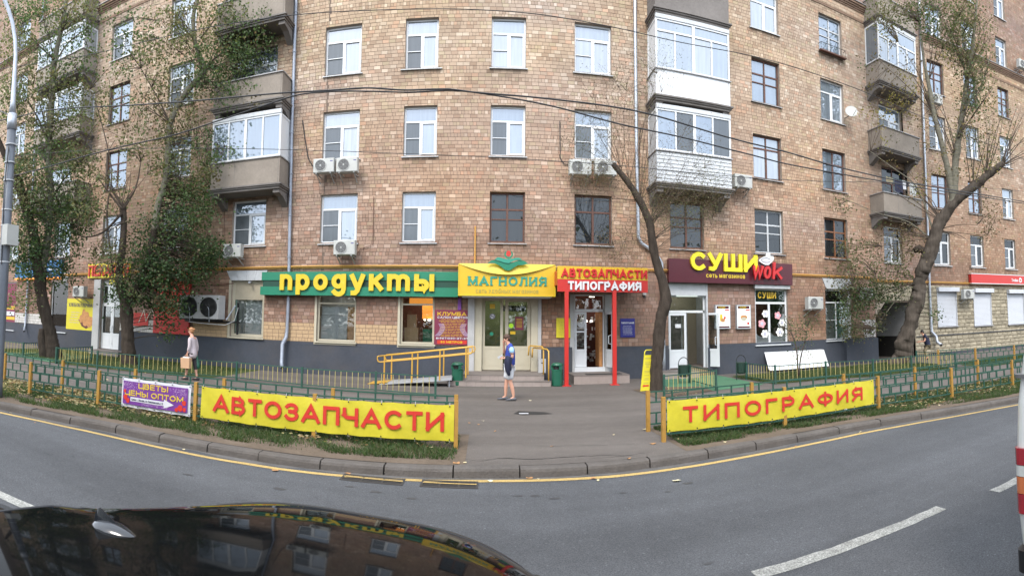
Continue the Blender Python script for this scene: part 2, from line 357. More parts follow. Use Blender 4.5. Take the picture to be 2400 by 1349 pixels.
# ------------------------------------------------------------------ the facade's plan and pixel -> place
D0 = 18.7; UL, UR, SLL, SLR = -6.17, 19.63, -.0249, -.1971
def wy(u):
    return D0 + (SLL*(u - UL) if u < UL else 0) + (SLR*(u - UR) if u > UR else 0)
def seg(u):
    s = SLL if u < UL else (SLR if u > UR else 0.); n = Vector((s, -1, 0)).normalized(); return s, n
def Wp(u, w, z, uc=None):
    uc = u if uc is None else uc
    s, n = seg(uc); y = wy(uc) + s*(u - uc)
    return Vector((u + w*n.x, y + w*n.y, z))
def on_wall(px, py, w=0.):
    r = ray(px, py)
    for s, u0 in ((0., 0.), (SLR, UR), (SLL, UL)):
        L_ = math.hypot(1, s); k = (D0 - w*L_ - s*u0)/(r.y - s*r.x); u = r.x*k
        uw = u + s/L_*0
        if (s == 0 and UL <= u <= UR) or (s == SLR and u > UR) or (s == SLL and u < UL): break
    # u of the foot point on the wall line
    s_, n = seg(u); 
    return u - w*n.x, CAMZ + r.z*k
def wrect(x0, y0, x1, y1, w=0.):
    """pixel box -> (u0, u1, z0, z1) on the plane w in front of the wall"""
    xm, ym = (x0 + x1)/2, (y0 + y1)/2
    u0 = on_wall(x0, ym, w)[0]; u1 = on_wall(x1, ym, w)[0]
    zt = (on_wall(x0 + .5, y0, w)[1] + on_wall(x1 - .5, y0, w)[1])/2; zb = on_wall(xm, y1, w)[1]
    zt = on_wall(xm, y0, w)[1]
    return u0, u1, zb, zt
def ground(px, py, z=0.):
    r = ray(px, py); k = (z - CAMZ)/r.z; return Vector((r.x*k, r.y*k, z))
def at_rho(px, py, rho):
    r = ray(px, py); k = rho/math.hypot(r.x, r.y); return Vector((r.x*k, r.y*k, CAMZ + r.z*k))
def at_y(px, py, y):
    r = ray(px, py); k = y/r.y; return Vector((r.x*k, y, CAMZ + r.z*k))
def wbox(mb, u0, u1, w0, w1, z0, z1, uc=None):
    uc = (u0 + u1)/2 if uc is None else uc
    P = [Wp(u0, w1, z0, uc), Wp(u1, w1, z0, uc), Wp(u1, w0, z0, uc), Wp(u0, w0, z0, uc)]
    Q = [Wp(u0, w1, z1, uc), Wp(u1, w1, z1, uc), Wp(u1, w0, z1, uc), Wp(u0, w0, z1, uc)]
    return mb.hexa(P + Q)
SPLIT = set('panel_joint plinth plinth_band side_trim green_band cream_architrave entrance_pier door_surround poster_band poster_photo shutter_rail canopy_side white_edge header paper_screen orange_panel cardboard_box inner_door passage_wall passage_wall_base bracket_beam white_stripe casing'.split())
def WB(name, m, parent, *boxes, uc=None):
    if name in SPLIT and len(boxes) > 1:
        return [WB(name, m, parent, b, uc=(boxes[0][0] + boxes[0][1])/2 if (uc is None and len(boxes) > 1 and name == 'shutter_rail') else uc) for b in boxes][0]
    mb = MB()
    for b in boxes: wbox(mb, *b, uc=uc)
    return mb.build(name, m, parent)
# ------------------------------------------------------------------ stroke lettering
def arc(cx, cy, rx, ry, a0, a1, n=9):
    return [(cx + rx*math.cos(R(a0 + (a1 - a0)*i/(n - 1))), cy + ry*math.sin(R(a0 + (a1 - a0)*i/(n - 1)))) for i in range(n)]
O_ = arc(.5, .5, .5, .5, 90, 450, 21)
bowlB = [(0, 0), (.6, 0)] + arc(.6, .27, .4, .27, -90, 90, 7) + [(0, .54)]
GL = {
 'А': (1.02, [[(0, 0), (.5, 1), (1, 0)], [(.17, .3), (.83, .3)]]),
 'Б': (.85, [[(.9, 1), (0, 1), (0, 0)], bowlB]),
 'В': (.85, [[(0, 0), (0, 1)], [(0, 1), (.52, 1)] + arc(.52, .77, .38, .23, 90, -90, 7) + [(0, .54)], bowlB]),
 'Г': (.75, [[(0, 0), (0, 1), (1, 1)]]),
 'Д': (1., [[(0, -.18), (0, 0), (1, 0), (1, -.18)], [(.15, 0), (.3, 1), (.85, 1), (.85, 0)]]),
 'Е': (.8, [[(1, 1), (0, 1), (0, 0), (1, 0)], [(0, .52), (.88, .52)]]),
 'З': (.8, [arc(.5, .76, .45, .24, 160, -90, 10), arc(.5, .27, .5, .27, 90, -160, 10), [(.35, .53), (.55, .53)]]),
 'И': (.9, [[(0, 1), (0, 0)], [(0, .06), (1, .94)], [(1, 1), (1, 0)]]),
 'К': (.85, [[(0, 0), (0, 1)], [(.95, 1), (.08, .46)], [(.38, .62), (1, 0)]]),
 'Л': (.9, [[(0, 0), (.12, .08), (.25, .5), (.28, 1), (1, 1), (1, 0)]]),
 'М': (1.05, [[(0, 0), (0, 1)], [(0, 1), (.5, .12), (1, 1)], [(1, 1), (1, 0)]]),
 'Н': (.88, [[(0, 0), (0, 1)], [(1, 0), (1, 1)], [(0, .52), (1, .52)]]),
 'О': (1., [O_]),
 'П': (.88, [[(0, 0), (0, 1), (1, 1), (1, 0)]]),
 'Р': (.83, [[(0, 0), (0, 1), (.58, 1)] + arc(.58, .71, .42, .29, 90, -90, 8) + [(0, .42)]]),
 'С': (.93, [arc(.52, .5, .52, .5, 48, 312, 17)]),
 'Т': (.82, [[(0, 1), (1, 1)], [(.5, 1), (.5, 0)]]),
 'У': (.88, [[(0, 1), (.52, .32)], [(1, 1), (.45, .08), (.3, 0), (.1, .02)]]),
 'Ф': (1.12, [arc(.5, .52, .5, .34, 90, 450, 19), [(.5, 1.04), (.5, -.04)]]),
 'Х': (.88, [[(0, 0), (1, 1)], [(0, 1), (1, 0)]]),
 'Ц': (.9, [[(0, 1), (0, 0), (1.12, 0), (1.12, -.2)], [(1, 1), (1, 0)]]),
 'Ч': (.82, [[(0, 1), (0, .68)] + arc(.35, .68, .35, .22, 180, 270, 5) + [(1, .46)], [(1, 1), (1, 0)]]),
 'Ш': (1.15, [[(0, 1), (0, 0), (1, 0), (1, 1)], [(.5, 1), (.5, 0)]]),
 'Ы': (1.08, [[(0, 1), (0, 0), (.42, 0)] + arc(.42, .28, .28, .28, -90, 90, 7) + [(0, .56)], [(1, 1), (1, 0)]]),
 'Ь': (.8, [[(0, 1), (0, 0), (.6, 0)] + arc(.6, .28, .4, .28, -90, 90, 7) + [(0, .56)]]),
 'Я': (.86, [[(1, 0), (1, 1), (.42, 1)] + arc(.42, .72, .42, .28, 90, 270, 8) + [(1, .44)], [(.5, .44), (0, 0)]]),
 'Э': (.9, [arc(.45, .5, .52, .5, 132, -132, 17), [(.4, .5), (.95, .5)]]),
 'n': (.72, [[(0, 0), (0, .70)], [(0, .45)] + arc(.5, .45, .5, .25, 165, 0, 8) + [(1, 0)]]),
 'p': (.78, [[(0, -.27), (0, .70)], [(.5 + .5*math.cos(R(a)), .35 + .35*math.sin(R(a))) for a in range(0, 361, 20)]]),
 'o': (.80, [[(.5 + .5*math.cos(R(a)), .35 + .35*math.sin(R(a))) for a in range(0, 361, 20)]]),
 'g': (.78, [[(.46 + .46*math.cos(R(a)), .40 + .30*math.sin(R(a))) for a in range(0, 361, 20)], [(1, .70), (1, -.10)] + arc(.5, -.08, .5, .27, 0, -150, 8)]),
 'y': (.8, [[(0, .70), (.52, .02)], [(1, .70), (.5, -.15), (.3, -.27), (.1, -.27)]]),
 'k': (.74, [[(0, 0), (0, .70)], [(.95, .70), (.08, .32)], [(.38, .42), (1, 0)]]),
 'K': (.76, [[(0, 0), (0, 1.)], [(.95, .68), (.08, .28)], [(.38, .40), (1, 0)]]),
 'w': (1.15, [[(0, .70), (.25, 0), (.5, .62), (.75, 0), (1, .70)]]),
 'm': (1.18, [[(0, 0), (0, .70)], [(0, .45)] + arc(.25, .47, .25, .23, 165, 0, 7) + [(.5, 0)], [(.5, .45)] + arc(.75, .47, .25, .23, 165, 0, 7) + [(1, 0)]]),
 'D': (.85, [[(0, 0), (0, 1), (.4, 1)] + arc(.4, .5, .6, .5, 90, -90, 11) + [(0, 0)]]),
 '0': (.7, [O_]), '1': (.45, [[(.2, .75), (.8, 1), (.8, 0)]]), '2': (.7, [arc(.5, .7, .45, .3, 160, -30, 8) + [(0, 0), (1, 0)]]),
 '3': (.7, [arc(.5, .76, .45, .24, 160, -90, 8), arc(.5, .27, .5, .27, 90, -160, 8)]), '4': (.7, [[(.8, 0), (.8, 1), (0, .3), (1, .3)]]),
 '5': (.7, [[(.95, 1), (.1, 1), (.05, .55)] + arc(.45, .33, .5, .33, 130, -150, 9)]), '6': (.7, [arc(.5, .3, .48, .3, 0, 360, 15), [(.02, .3), (.3, .85), (.8, 1)]]),
 '7': (.7, [[(0, 1), (1, 1), (.4, 0)]]), '8': (.7, [arc(.5, .26, .5, .26, 0, 360, 13), arc(.5, .76, .42, .24, 0, 360, 13)]),
 '9': (.7, [arc(.5, .7, .48, .3, 0, 360, 15), [(.98, .7), (.7, .15), (.2, 0)]]),
 '-': (.5, [[(0, .45), (1, .45)]]), '(': (.3, [arc(1, .5, .9, .62, 130, 230, 6)]), ')': (.3, [arc(0, .5, .9, .62, 50, -50, 6)]),
 '.': (.15, [[(.2, 0), (.8, 0)]]), ',': (.2, [[(.6, .05), (.2, -.18)]]), ':': (.15, [[(.2, .1), (.8, .1)], [(.2, .6), (.8, .6)]]),
}
def lower():
    x = .70
    for c, C in zip('авгезиклмнорстухфчшыьяпб', 'АВГЕЗИКЛМНОРСТУХФЧШЫЬЯПБ'):
        w, st = GL[C]; GL.setdefault(c, (w*.80, [[(a, b*x) for a, b in s] for s in st]))
    GL['б'] = (.78, [[(.5 + .5*math.cos(R(a)), .35 + .35*math.sin(R(a))) for a in range(0, 361, 20)], [(.02, .4), (.15, .85), (.9, 1.02)]])
    GL['а'] = (.74, [[(.46 + .46*math.cos(R(a)), .33 + .33*math.sin(R(a))) for a in range(0, 361, 20)], [(1, .70), (1, 0)]])
    GL['е'] = (.76, [[(0, .36), (1, .36)] + arc(.5, .35, .5, .35, 5, 320, 14)])
    GL['д'] = (.85, [[(0, -.16), (0, 0), (1, 0), (1, -.16)], [(.15, 0), (.3, .7), (.85, .7), (.85, 0)]])
    GL['ы'] = (1.02, [[(0, .70), (0, 0), (.42, 0)] + arc(.42, .21, .26, .21, -90, 90, 7) + [(0, .42)], [(1, .70), (1, 0)]])
lower()
GL['Сb'] = GL['С']
def ribbon(mb, pts, t, ox, oy, w, h, fr, dep, lift, inset=True, shear=0., cond=1.):
    """one stroke as an extruded ribbon; fr = (origin, ex, ey, n)"""
    org, ex, ey, n = fr
    i = t/2; t0 = t
    q = []
    for x, y in pts:
        X = ox + i*cond + x*(w - t*cond); Y = oy + i + y*(h - t); q.append(Vector((X + shear*Y, Y)))
    closed = (q[0] - q[-1]).length < 1e-5 and len(q) > 3
    if closed: q = q[:-1]
    m = len(q); Lr = []
    for k in range(m):
        p = q[k]; a = q[(k - 1) % m] if (closed or k > 0) else None; b = q[(k + 1) % m] if (closed or k < m - 1) else None
        if a is None: d = (b - p).normalized(); e = Vector((-d.y, d.x)); p = p - d*i*.98; s = 1
        elif b is None: d = (p - a).normalized(); e = Vector((-d.y, d.x)); p = p + d*i*.98; s = 1
        else:
            d1 = (p - a).normalized(); d2 = (b - p).normalized(); n1 = Vector((-d1.y, d1.x)); n2 = Vector((-d2.y, d2.x))
            e = (n1 + n2); e = e.normalized() if e.length > 1e-4 else n1; s = min(1/max(e.dot(n1), .35), 2.2)
        Lr.append((p + e*i*s, p - e*i*s))
    vs = []
    for l, r in Lr:
        for pt in (l, r):
            base = org + ex*pt.x + ey*pt.y
            vs.append(base + n*lift); vs.append(base + n*(lift + dep + .00022*len(vs)/4))
    fs = []; rng = range(m) if closed else range(m - 1)
    for k in rng:
        a = 4*k; b = 4*((k + 1) % m)
        fs += [(a + 1, b + 1, b + 3, a + 3), (a, a + 1, b + 1, b), (a + 3, b + 3, b + 2, a + 2)]
    if not closed: fs += [(0, 1, 3, 2), (4*m - 4, 4*m - 3, 4*m - 1, 4*m - 2)]
    mb.add(vs, fs)
def text_width(s, h, t, gap=.16, cond=1.):
    x = 0
    for c in s:
        if c == ' ': x += h*.42*cond; continue
        x += GL[c][0]*h*cond + gap*h*cond
    return x - gap*h*cond
def text(s, h, t, fr, dep=.004, lift=.003, gap=.16, cond=1., shear=0., mats=None, name='letter', parent=None, m=None, joined=True, width=None, serif=False):
    """lettering from the origin of fr to the right; width squeezes or stretches it"""
    if width:
        cond = width/text_width(s, h, t, gap, 1.)
    x = 0; mb = MB(); k = 0; outs = []
    for c in s:
        if c == ' ': x += h*.42*cond; continue
        wd, st = GL[c]; wd = wd*h*cond; g = MB() if not joined else mb
        for pts in st:
            k += 1
            ribbon(g, pts, t, x, 0, wd, h, fr, dep + .0007*(k % 4), lift, shear=shear)
        if serif:
            for pts in st:
                for e in (pts[0], pts[-1]):
                    if e[1] in (0, 1):
                        k += 1; X = (e[0]*(wd - t) + t/2)/wd
                        ribbon(g, [(X - .16, e[1]), (X + .16, e[1])], t*.42, x, -t*.0 + (t*.0), wd, h, fr, dep + .0007*(k % 5) + .0004, lift)
        if not joined: outs.append(g.build('letter', m, parent))
        x += wd + gap*h*cond
    if joined: return mb.build(name, m, parent)
    return outs
def wframe(u, w, z, uc=None):
    s, n = seg(u if uc is None else uc); ex = Vector((1, s, 0)).normalized()
    return (Wp(u, w, z, uc), ex, Vector((0, 0, 1)), n)
# ------------------------------------------------------------------ the ground
KERB = [(-60, 4.6), (-25, 5.2), (-12, 5.75), (-8.7, 6.25), (-7.3, 6.62), (-6.0, 6.85), (-4.6, 6.92), (-2.5, 6.95), (0, 7.08), (1.8, 7.14), (3.7, 7.36), (5.0, 7.46),
        (6.5, 7.47), (7.9, 7.22), (9.5, 6.76), (10.9, 6.25), (13, 5.8), (25, 5.2), (60, 4.6)]
def kerb_y(x):
    return float(np.interp(x, [k[0] for k in KERB], [k[1] for k in KERB]))
ZR = -.13
def strip(name, m, xs, ylo, yhi, z, kind='structure', thick=None):
    mb = MB()
    n = len(xs)
    vs = [(x, ylo(x), z) for x in xs] + [(x, yhi(x), z) for x in xs]
    fs = [(i, i + 1, n + i + 1, n + i) for i in range(n - 1)]
    mb.add(vs, fs)
    o = mb.build(name, m, None); o['kind'] = kind; return o
xs = list(np.linspace(-60, 60, 121))
g = MB().add([(-900, -900, -.17), (900, -900, -.17), (900, 900, -.17), (-900, 900, -.17)], [(0, 1, 2, 3)]).build('ground', 'soil'); g['kind'] = 'structure'
strip('road', 'asphalt', xs, lambda x: -9., lambda x: kerb_y(x) + .05, ZR)
strip('pavement', 'walk', xs, lambda x: kerb_y(x) + .16, lambda x: 26., 0.)
# markings
def line_strip(name, m, pts, w, z, hard=True):
    P = [Vector((p[0], p[1])) for p in pts]; L_, Rr = [], []
    for i, p in enumerate(P):
        d = (P[min(i + 1, len(P) - 1)] - P[max(i - 1, 0)]).normalized(); e = Vector((-d.y, d.x))*w/2
        j = random.uniform(-.012, .012) if hard else 0
        L_.append((p.x + e.x, p.y + e.y + j, z)); Rr.append((p.x - e.x, p.y - e.y + j*.5, z))
    n = len(P); mb = MB().add(L_ + Rr, [(i, i + 1, n + i + 1, n + i) for i in range(n - 1)])
    o = mb.build(name, m); o['kind'] = 'structure'; return o
yl = [(x, kerb_y(x) - (.12 + .12*min(1, abs(x - .0)/4) if abs(x) < 4 else .24)) for x in np.linspace(-45, 45, 180)]
line_strip('yellow_edge_line', 'yline', yl, .10, ZR + .004)
for i, (a, b) in enumerate([((-9.5, 3.0), (-3.84, 3.54)), ((2.13, 3.76), (4.36, 3.66)), ((5.08, 3.44), (7.4, 3.30))]):
    n = 14; line_strip('lane_dash', 'wline', [(a[0] + (b[0] - a[0])*k/n, a[1] + (b[1] - a[1])*k/n) for k in range(n + 1)], .15, ZR + .004)
strip('gutter_dust', mat('gutter_dust', (.105, .098, .092), .95, .3, 2.5, .4, 60), xs_fine := list(np.linspace(-30, 30, 241)), lambda x: kerb_y(x) - .10 - .05*math.sin(x*3.3) - .03*math.sin(x*11), lambda x: kerb_y(x) + .04, ZR + .002)
for ax_, ay_, bx_, by_ in ((-9, 5.2, -3, 5.45), (1.2, 5.6, 7.5, 5.2)):
    pass
# kerb stones, one by one
kerb = thing('kerb', (0, 7, 0), None, None); kerb['kind'] = 'structure'
xx = -11.2; joints = []
while xx < 13.6: joints.append(xx); xx += random.choice([.86, .9, .94, .98])
for a, b in zip(joints[:-1], joints[1:]):
    g_ = .007 + random.random()*.006; mb = MB(); n = 3; rings = []
    dz = random.uniform(-.012, .008); dy = random.uniform(-.012, .012); bulge = random.uniform(-.006, .01)
    for k in range(n + 1):
        x = a + g_ + (b - a - 2*g_)*k/n; y = kerb_y(x) + dy; e = random.uniform(-.005, .005)
        rings.append([(x, y, ZR - .03), (x, y + .004, -.045 + dz), (x, y + .018 + e, -.012 + dz), (x, y + .04 + e, dz + .003), (x, y + .17, dz + .004), (x, y + .17, ZR - .03)])
    mb.loft(rings); mb.build('kerb_stone', 'kerb', kerb)
MB().add([(x, kerb_y(x) + .10, -.022) for x in xs[:49]] + [(x, kerb_y(x) + .20, -.022) for x in xs[:49]], [(i, i + 1, 50 + i, 49 + i) for i in range(48)]).build('kerb_bedding', 'soil')['kind'] = 'structure'
# verge: bare soil behind the kerb, grassy strips both sides of the paved crossing
def verge(name, x0, x1, fy0, fy1, m='soil', z=.004):
    return strip(name, m, list(np.linspace(x0, x1, max(6, int((x1 - x0)*2)))), fy0, fy1, z)
def rear_y(x): return float(np.interp(x, [-30, -13.4, -11.2, -9.3, -7.2, -5.1, -2.7, -.4, 3.0, 5.4, 7.7, 9.8, 12.1, 14.4, 30], [7.4, 8.1, 8.5, 8.9, 9.15, 9.3, 9.15, 9.05, 9.2, 9.45, 9.4, 9.05, 8.7, 8.4, 7.8]))
verge('verge_soil', -30, -.25, lambda x: kerb_y(x) + .165, lambda x: rear_y(x) + .22)
verge('verge_soil', 3.05, 30, lambda x: kerb_y(x) + .165, lambda x: rear_y(x) + .22)
# beds between the pavement and the house
LOWL = [(-14.4, 13.25), (-11.2, 14.0), (-7.6, 14.65), (-5.3, 14.35), (-2.9, 14.2), (-1.28, 13.72)]
def low_y(x): return float(np.interp(x, [-20, -14.4, -11.2, -7.6, -5.3], [13.2, 13.3, 14.05, 14.75, 14.5]))
verge('garden_soil', -20.5, -8.6, lambda x: low_y(x), lambda x: 19.3, 'lawn')
MB().add([(-18.6, 13.3, .008), (-14.9, 13.35, .008), (-15.4, 15.4, .008), (-16.0, 17.3, .008), (-18.6, 17.0, .008)], [(0, 1, 2, 3, 4)]).build('green_coating', 'carpet')['kind'] = 'structure'
MB().add([(5.0, 13.35, .008), (6.8, 14.05, .008), (8.7, 14.5, .008), (8.9, 18.6, .008), (6.0, 18.6, .008), (5.8, 15.8, .008)], [(0, 1, 2, 3, 4, 5)]).build('green_coating', 'carpet')['kind'] = 'structure'
MB().add([(4.6, 13.2, .012), (6.6, 13.95, .012), (6.75, 15.2, .012), (5.4, 15.7, .012), (4.5, 15.3, .012)], [(0, 1, 2, 3, 4)]).build('tree_pit_soil', 'soil')['kind'] = 'structure'
MB().add([(9.0, 14.3, .008), (11.05, 14.25, .008), (12.5, 13.45, .008), (14.6, 13.3, .008), (15.9, 12.4, .008), (17.2, 14.5, .008), (17.4, 17.6, .008), (9.05, 17.6, .008)], [(0, 1, 2, 3, 4, 5, 6, 7)]).build('garden_soil', 'lawn')['kind'] = 'structure'
MB().add([(17.0, 11.4, .008), (22, 11.0, .008), (34, 8.0, .008), (34, 13.0, .008), (24.5, 13.7, .008), (18.3, 14.2, .008), (17.2, 13.0, .008)], [(0, 1, 2, 3, 4, 5, 6)]).build('right_lawn', 'lawn')['kind'] = 'structure'
# cracks in the crossing's asphalt, an old patch joint, a puddled hollow
def crack(pts, w):
    P = []
    for (a, b) in zip(pts[:-1], pts[1:]):
        for k in range(7): P.append((a[0] + (b[0] - a[0])*k/7 + random.uniform(-.01, .01), a[1] + (b[1] - a[1])*k/7 + random.uniform(-.02, .02)))
    P.append(pts[-1]); n = len(P); vs = []
    for k, p in enumerate(P):
        ww = w*random.uniform(.3, 1.)*(.25 + .75*math.sin(math.pi*(k + .3)/(n + .6))); vs += [(p[0], p[1] - ww, .004), (p[0], p[1] + ww, .004)]
    MB().add(vs, [(2*i, 2*i + 2, 2*i + 3, 2*i + 1) for i in range(n - 1)]).build('asphalt_crack', 'black')['kind'] = 'structure'
for q, w in ((((1090, 1076), (1130, 1080), (1170, 1073), (1260, 1076), (1340, 1070), (1420, 1066), (1500, 1068)), .012),
             (((1072, 964), (1190, 964), (1330, 958), (1480, 955), (1512, 954)), .010), (((1080, 985), (1095, 975), (1100, 970)), .008),
             (((1200, 1043), (1300, 1045), (1400, 1043), (1500, 1040)), .005), (((1380, 1075), (1460, 1068), (1530, 1058)), .006)):
    crack([tuple(ground(*p)[:2]) for p in q], w)
pd = [ground(*p, .004) for p in ((1203, 969), (1215, 963), (1250, 964), (1275, 965), (1297, 969), (1270, 971), (1225, 972))]
MB().add(pd, [tuple(range(7))]).build('pothole', 'dark')['kind'] = 'structure'
# storm drains
def drain(x0, x1, y0, y1, lab):
    t = thing('storm_drain', ((x0 + x1)/2, (y0 + y1)/2, ZR), lab, 'drain grate', 'storm drains by the kerb')
    f = MB(); z = ZR
    f.box(x0, x1, y0, y0 + .03, z - .02, z + .008).box(x0, x1, y1 - .03, y1, z - .02, z + .008).box(x0, x0 + .03, y0 + .031, y1 - .031, z - .02, z + .008).box(x1 - .03, x1, y0 + .031, y1 - .031, z - .02, z + .008)
    for k in (1, 2): xm = x0 + (x1 - x0)*k/3; f.box(xm - .012, xm + .012, y0 + .031, y1 - .031, z - .02, z + .007)
    f.build('frame', 'cast', t); MB().box(x0 + .031, x1 - .031, y0 + .031, y1 - .031, z - .03, z + .001).build('pit', 'black', t)
    n = 7; b0 = None
    for k in range(1, n): 
        y = y0 + (y1 - y0)*k/n; MB().box(x0 + .031, x1 - .031, y - .009, y + .009, z - .015, z + .005).build('grate_bar', 'cast', t)
    MB().add([(x0 + .02, y0 + (y1 - y0)*.55, z + .0095), (x1 - .02, y0 + (y1 - y0)*.5, z + .0095), (x1 - .02, y0 + (y1 - y0)*.62, z + .0095), (x0 + .02, y0 + (y1 - y0)*.67, z + .0095)], [(0, 1, 2, 3)]).build('paint_line', 'yline', t)
drain(-1.86, -1.02, 6.62, 6.90, 'cast iron storm drain grate under the yellow line, the left one of the two')
drain(-.80, -.06, 6.62, 6.92, 'cast iron storm drain grate under the yellow line, the right one of the two')

# ------------------------------------------------------------------ the building
bld = thing('brick_building', (0, D0, 0), 'long tan brick apartment house with shops on the ground floor, balconies and white windows', 'building')
ROW = {2: (5.03, 6.90), 3: (8.27, 10.17), 4: (11.63, 13.58), 5: (14.92, 16.78), 6: (18.25, 20.1), 7: (21.5, 23.35)}
COLS = dict(a=(-6.285, -4.82, '234'), b=(-3.10, -1.85, '234'), c=(.15, 1.44, '234'), d=(3.30, 4.73, '234'), e=(10.91, 12.34, '2345'), f=(14.65, 16.05, '2345'),
            g=(7.09, 8.53, '2'), n=(18.5, 19.83, '2'), h=(21.95, 23.13, '234567'), i=(24.7, 25.77, '234567'), j=(27.6, 28.6, '234567'), o=(30.6, 31.6, '567'),
            k=(-10.18, -8.64, '2'), l=(-13.88, -12.45, '2345'), m=(-17.65, -16.25, '2345'), p=(-21.4, -20.05, '2'), q=(-26.2, -24.7, '23456'))
OPEN = []   # (u0, u1, z0, z1, depth)
WINS = []
for c, (u0, u1, rows) in COLS.items():
    for r in rows:
        z0, z1 = ROW[int(r)]; OPEN.append((u0, u1, z0, z1, .22)); WINS.append((c, int(r), u0, u1, z0, z1))
# doors behind the balconies
BALWIN = [(-10.45, -8.35, 11.1, 13.25, 'k4'), (-10.45, -8.35, 7.7, 10.0, 'k3'), (-10.45, -8.35, 14.4, 16.6, 'k5'), (7.0, 8.9, 7.8, 10.0, 'g3'), (7.0, 8.9, 11.1, 13.3, 'g4'),
          (18.45, 20.15, 11.0, 13.35, 'n4'), (18.5, 20.3, 7.6, 10.05, 'n3'), (18.45, 20.1, 14.3, 16.6, 'n5'), (-22.3, -20.3, 11.3, 13.5, 'p4'), (-22.3, -20.3, 14.6, 16.7, 'p5'), (-22.3, -20.3, 7.9, 10.0, 'p3')]
for b in BALWIN: OPEN.append((b[0], b[1], b[2], b[3], .22))
# ground floor openings
PX = dict(shop_k=(541, 655, 619, 790), shop_1=(743, 690, 834, 800), shop_2=(938, 692, 1018, 806), door_mag=(1113, 694, 1259, 872), door_tip=(1342, 690, 1432, 876),
          door_sushi=(1568, 664, 1656, 862), shop_sushi=(1770, 676, 1846, 806), shop_4=(1935, 678, 1996, 796), sh_1=(2197, 684, 2240, 764), sh_2=(2282, 686, 2321, 762), sh_3=(2361, 688, 2398, 759),
          bakery=(236, 655, 282, 818), shop_l1=(118, 662, 158, 777), shop_l0=(4, 662, 37, 772))
GF = {k: list(wrect(*v)) for k, v in PX.items()}
GF['door_mag'][2] = .34; GF['door_tip'][2] = .30; GF['door_sushi'][2] = .30; GF['bakery'][2] = .25
for k, v in GF.items(): OPEN.append((*v, .30))
ARCH = (17.75, 20.45, 0.0, 2.95); OPEN.append((*ARCH, .02))
UMIN, UMAX, ZTOP = -30., 34., 24.
def wall_backing():
    """sheet of the wall with its openings cut, and the reveals of the openings"""
    mb = MB(); rv = MB()
    us = sorted({UMIN, UMAX, UL, UR} | {o[0] for o in OPEN} | {o[1] for o in OPEN}); zs = sorted({0., ZTOP} | {o[2] for o in OPEN} | {o[3] for o in OPEN})
    for a, b in zip(us[:-1], us[1:]):
        uc = (a + b)/2; run = None
        for c, d in zip(zs[:-1], zs[1:]):
            zc = (c + d)/2; hole = any(o[0] < uc < o[1] and o[2] < zc < o[3] for o in OPEN)
            if hole:
                if run: mb.add([Wp(a, 0, run[0], uc), Wp(b, 0, run[0], uc), Wp(b, 0, run[1], uc), Wp(a, 0, run[1], uc)], [(0, 1, 2, 3)]); run = None
            else: run = (run[0], d) if run else (c, d)
        if run: mb.add([Wp(a, 0, run[0], uc), Wp(b, 0, run[0], uc), Wp(b, 0, run[1], uc), Wp(a, 0, run[1], uc)], [(0, 1, 2, 3)])
    for u0, u1, z0, z1, dp in OPEN:
        uc = (u0 + u1)/2; o1 = [Wp(u0, .012, z0, uc), Wp(u1, .012, z0, uc), Wp(u1, .012, z1, uc), Wp(u0, .012, z1, uc)]
        o2 = [Wp(u0, -dp - .1, z0, uc), Wp(u1, -dp - .1, z0, uc), Wp(u1, -dp - .1, z1, uc), Wp(u0, -dp - .1, z1, uc)]
        MB().add(o1 + o2, [(0, 1, 5, 4), (1, 2, 6, 5), (2, 3, 7, 6), (3, 0, 4, 7)]).build('window_reveal', 'reveal', bld)
    return mb.build('wall', 'mortar', bld), None
wall_backing()
# the rest of the block's volume, so that no light comes through from behind
vol = MB()
for a, b in ((UMIN, UL), (UL, UR), (UR, UMAX)):
    uc = (a + b)/2
    vol.add([Wp(a, -3.6, 0, uc), Wp(b, -3.6, 0, uc), Wp(b, -3.6, ZTOP, uc), Wp(a, -3.6, ZTOP, uc)], [(0, 1, 2, 3)])
    vol.add([Wp(a, 0, ZTOP, uc), Wp(b, 0, ZTOP, uc), Wp(b, -3.7, ZTOP, uc), Wp(a, -3.7, ZTOP, uc)], [(0, 1, 2, 3)])
vol.add([Wp(UMIN, 0, 0), Wp(UMIN, -3.7, 0), Wp(UMIN, -3.7, ZTOP), Wp(UMIN, 0, ZTOP)], [(0, 1, 2, 3)]); vol.add([Wp(UMAX, 0, 0), Wp(UMAX, -3.7, 0), Wp(UMAX, -3.7, ZTOP), Wp(UMAX, 0, ZTOP)], [(0, 1, 2, 3)])
vol.build('roof', 'dark', bld)

# bricks --------------------------------------------------------------
HC = .1432
def cuts(u0, u1, z0, z1, holes):
    """what is left of a brick after the holes: list of (u0,u1,z0,z1)"""
    out = [(u0, u1, z0, z1)]
    for h in holes:
        nx = []
        for b in out:
            if h[1] <= b[0] or h[0] >= b[1] or h[3] <= b[2] or h[2] >= b[3]: nx.append(b); continue
            if b[0] < h[0]: nx.append((b[0], h[0], b[2], b[3]))
            if b[1] > h[1]: nx.append((h[1], b[1], b[2], b[3]))
            m0, m1 = max(b[0], h[0]), min(b[1], h[1])
            if b[2] < h[2]: nx.append((m0, m1, b[2], h[2]))
            if b[3] > h[3]: nx.append((m0, m1, h[3], b[3]))
        out = nx
    return [b for b in out if b[1] - b[0] > .02 and b[3] - b[2] > .02]
PATCH = RNG.random((80, 60))
def patch(u, z):
    a, b = (u + 32)*1.1, z*2.2; i, j = int(a) % 79, int(b) % 59; fa, fb = a - int(a), b - int(b)
    return (PATCH[i, j]*(1 - fa) + PATCH[i + 1, j]*fa)*(1 - fb) + (PATCH[i, j + 1]*(1 - fa) + PATCH[i + 1, j + 1]*fa)*fb
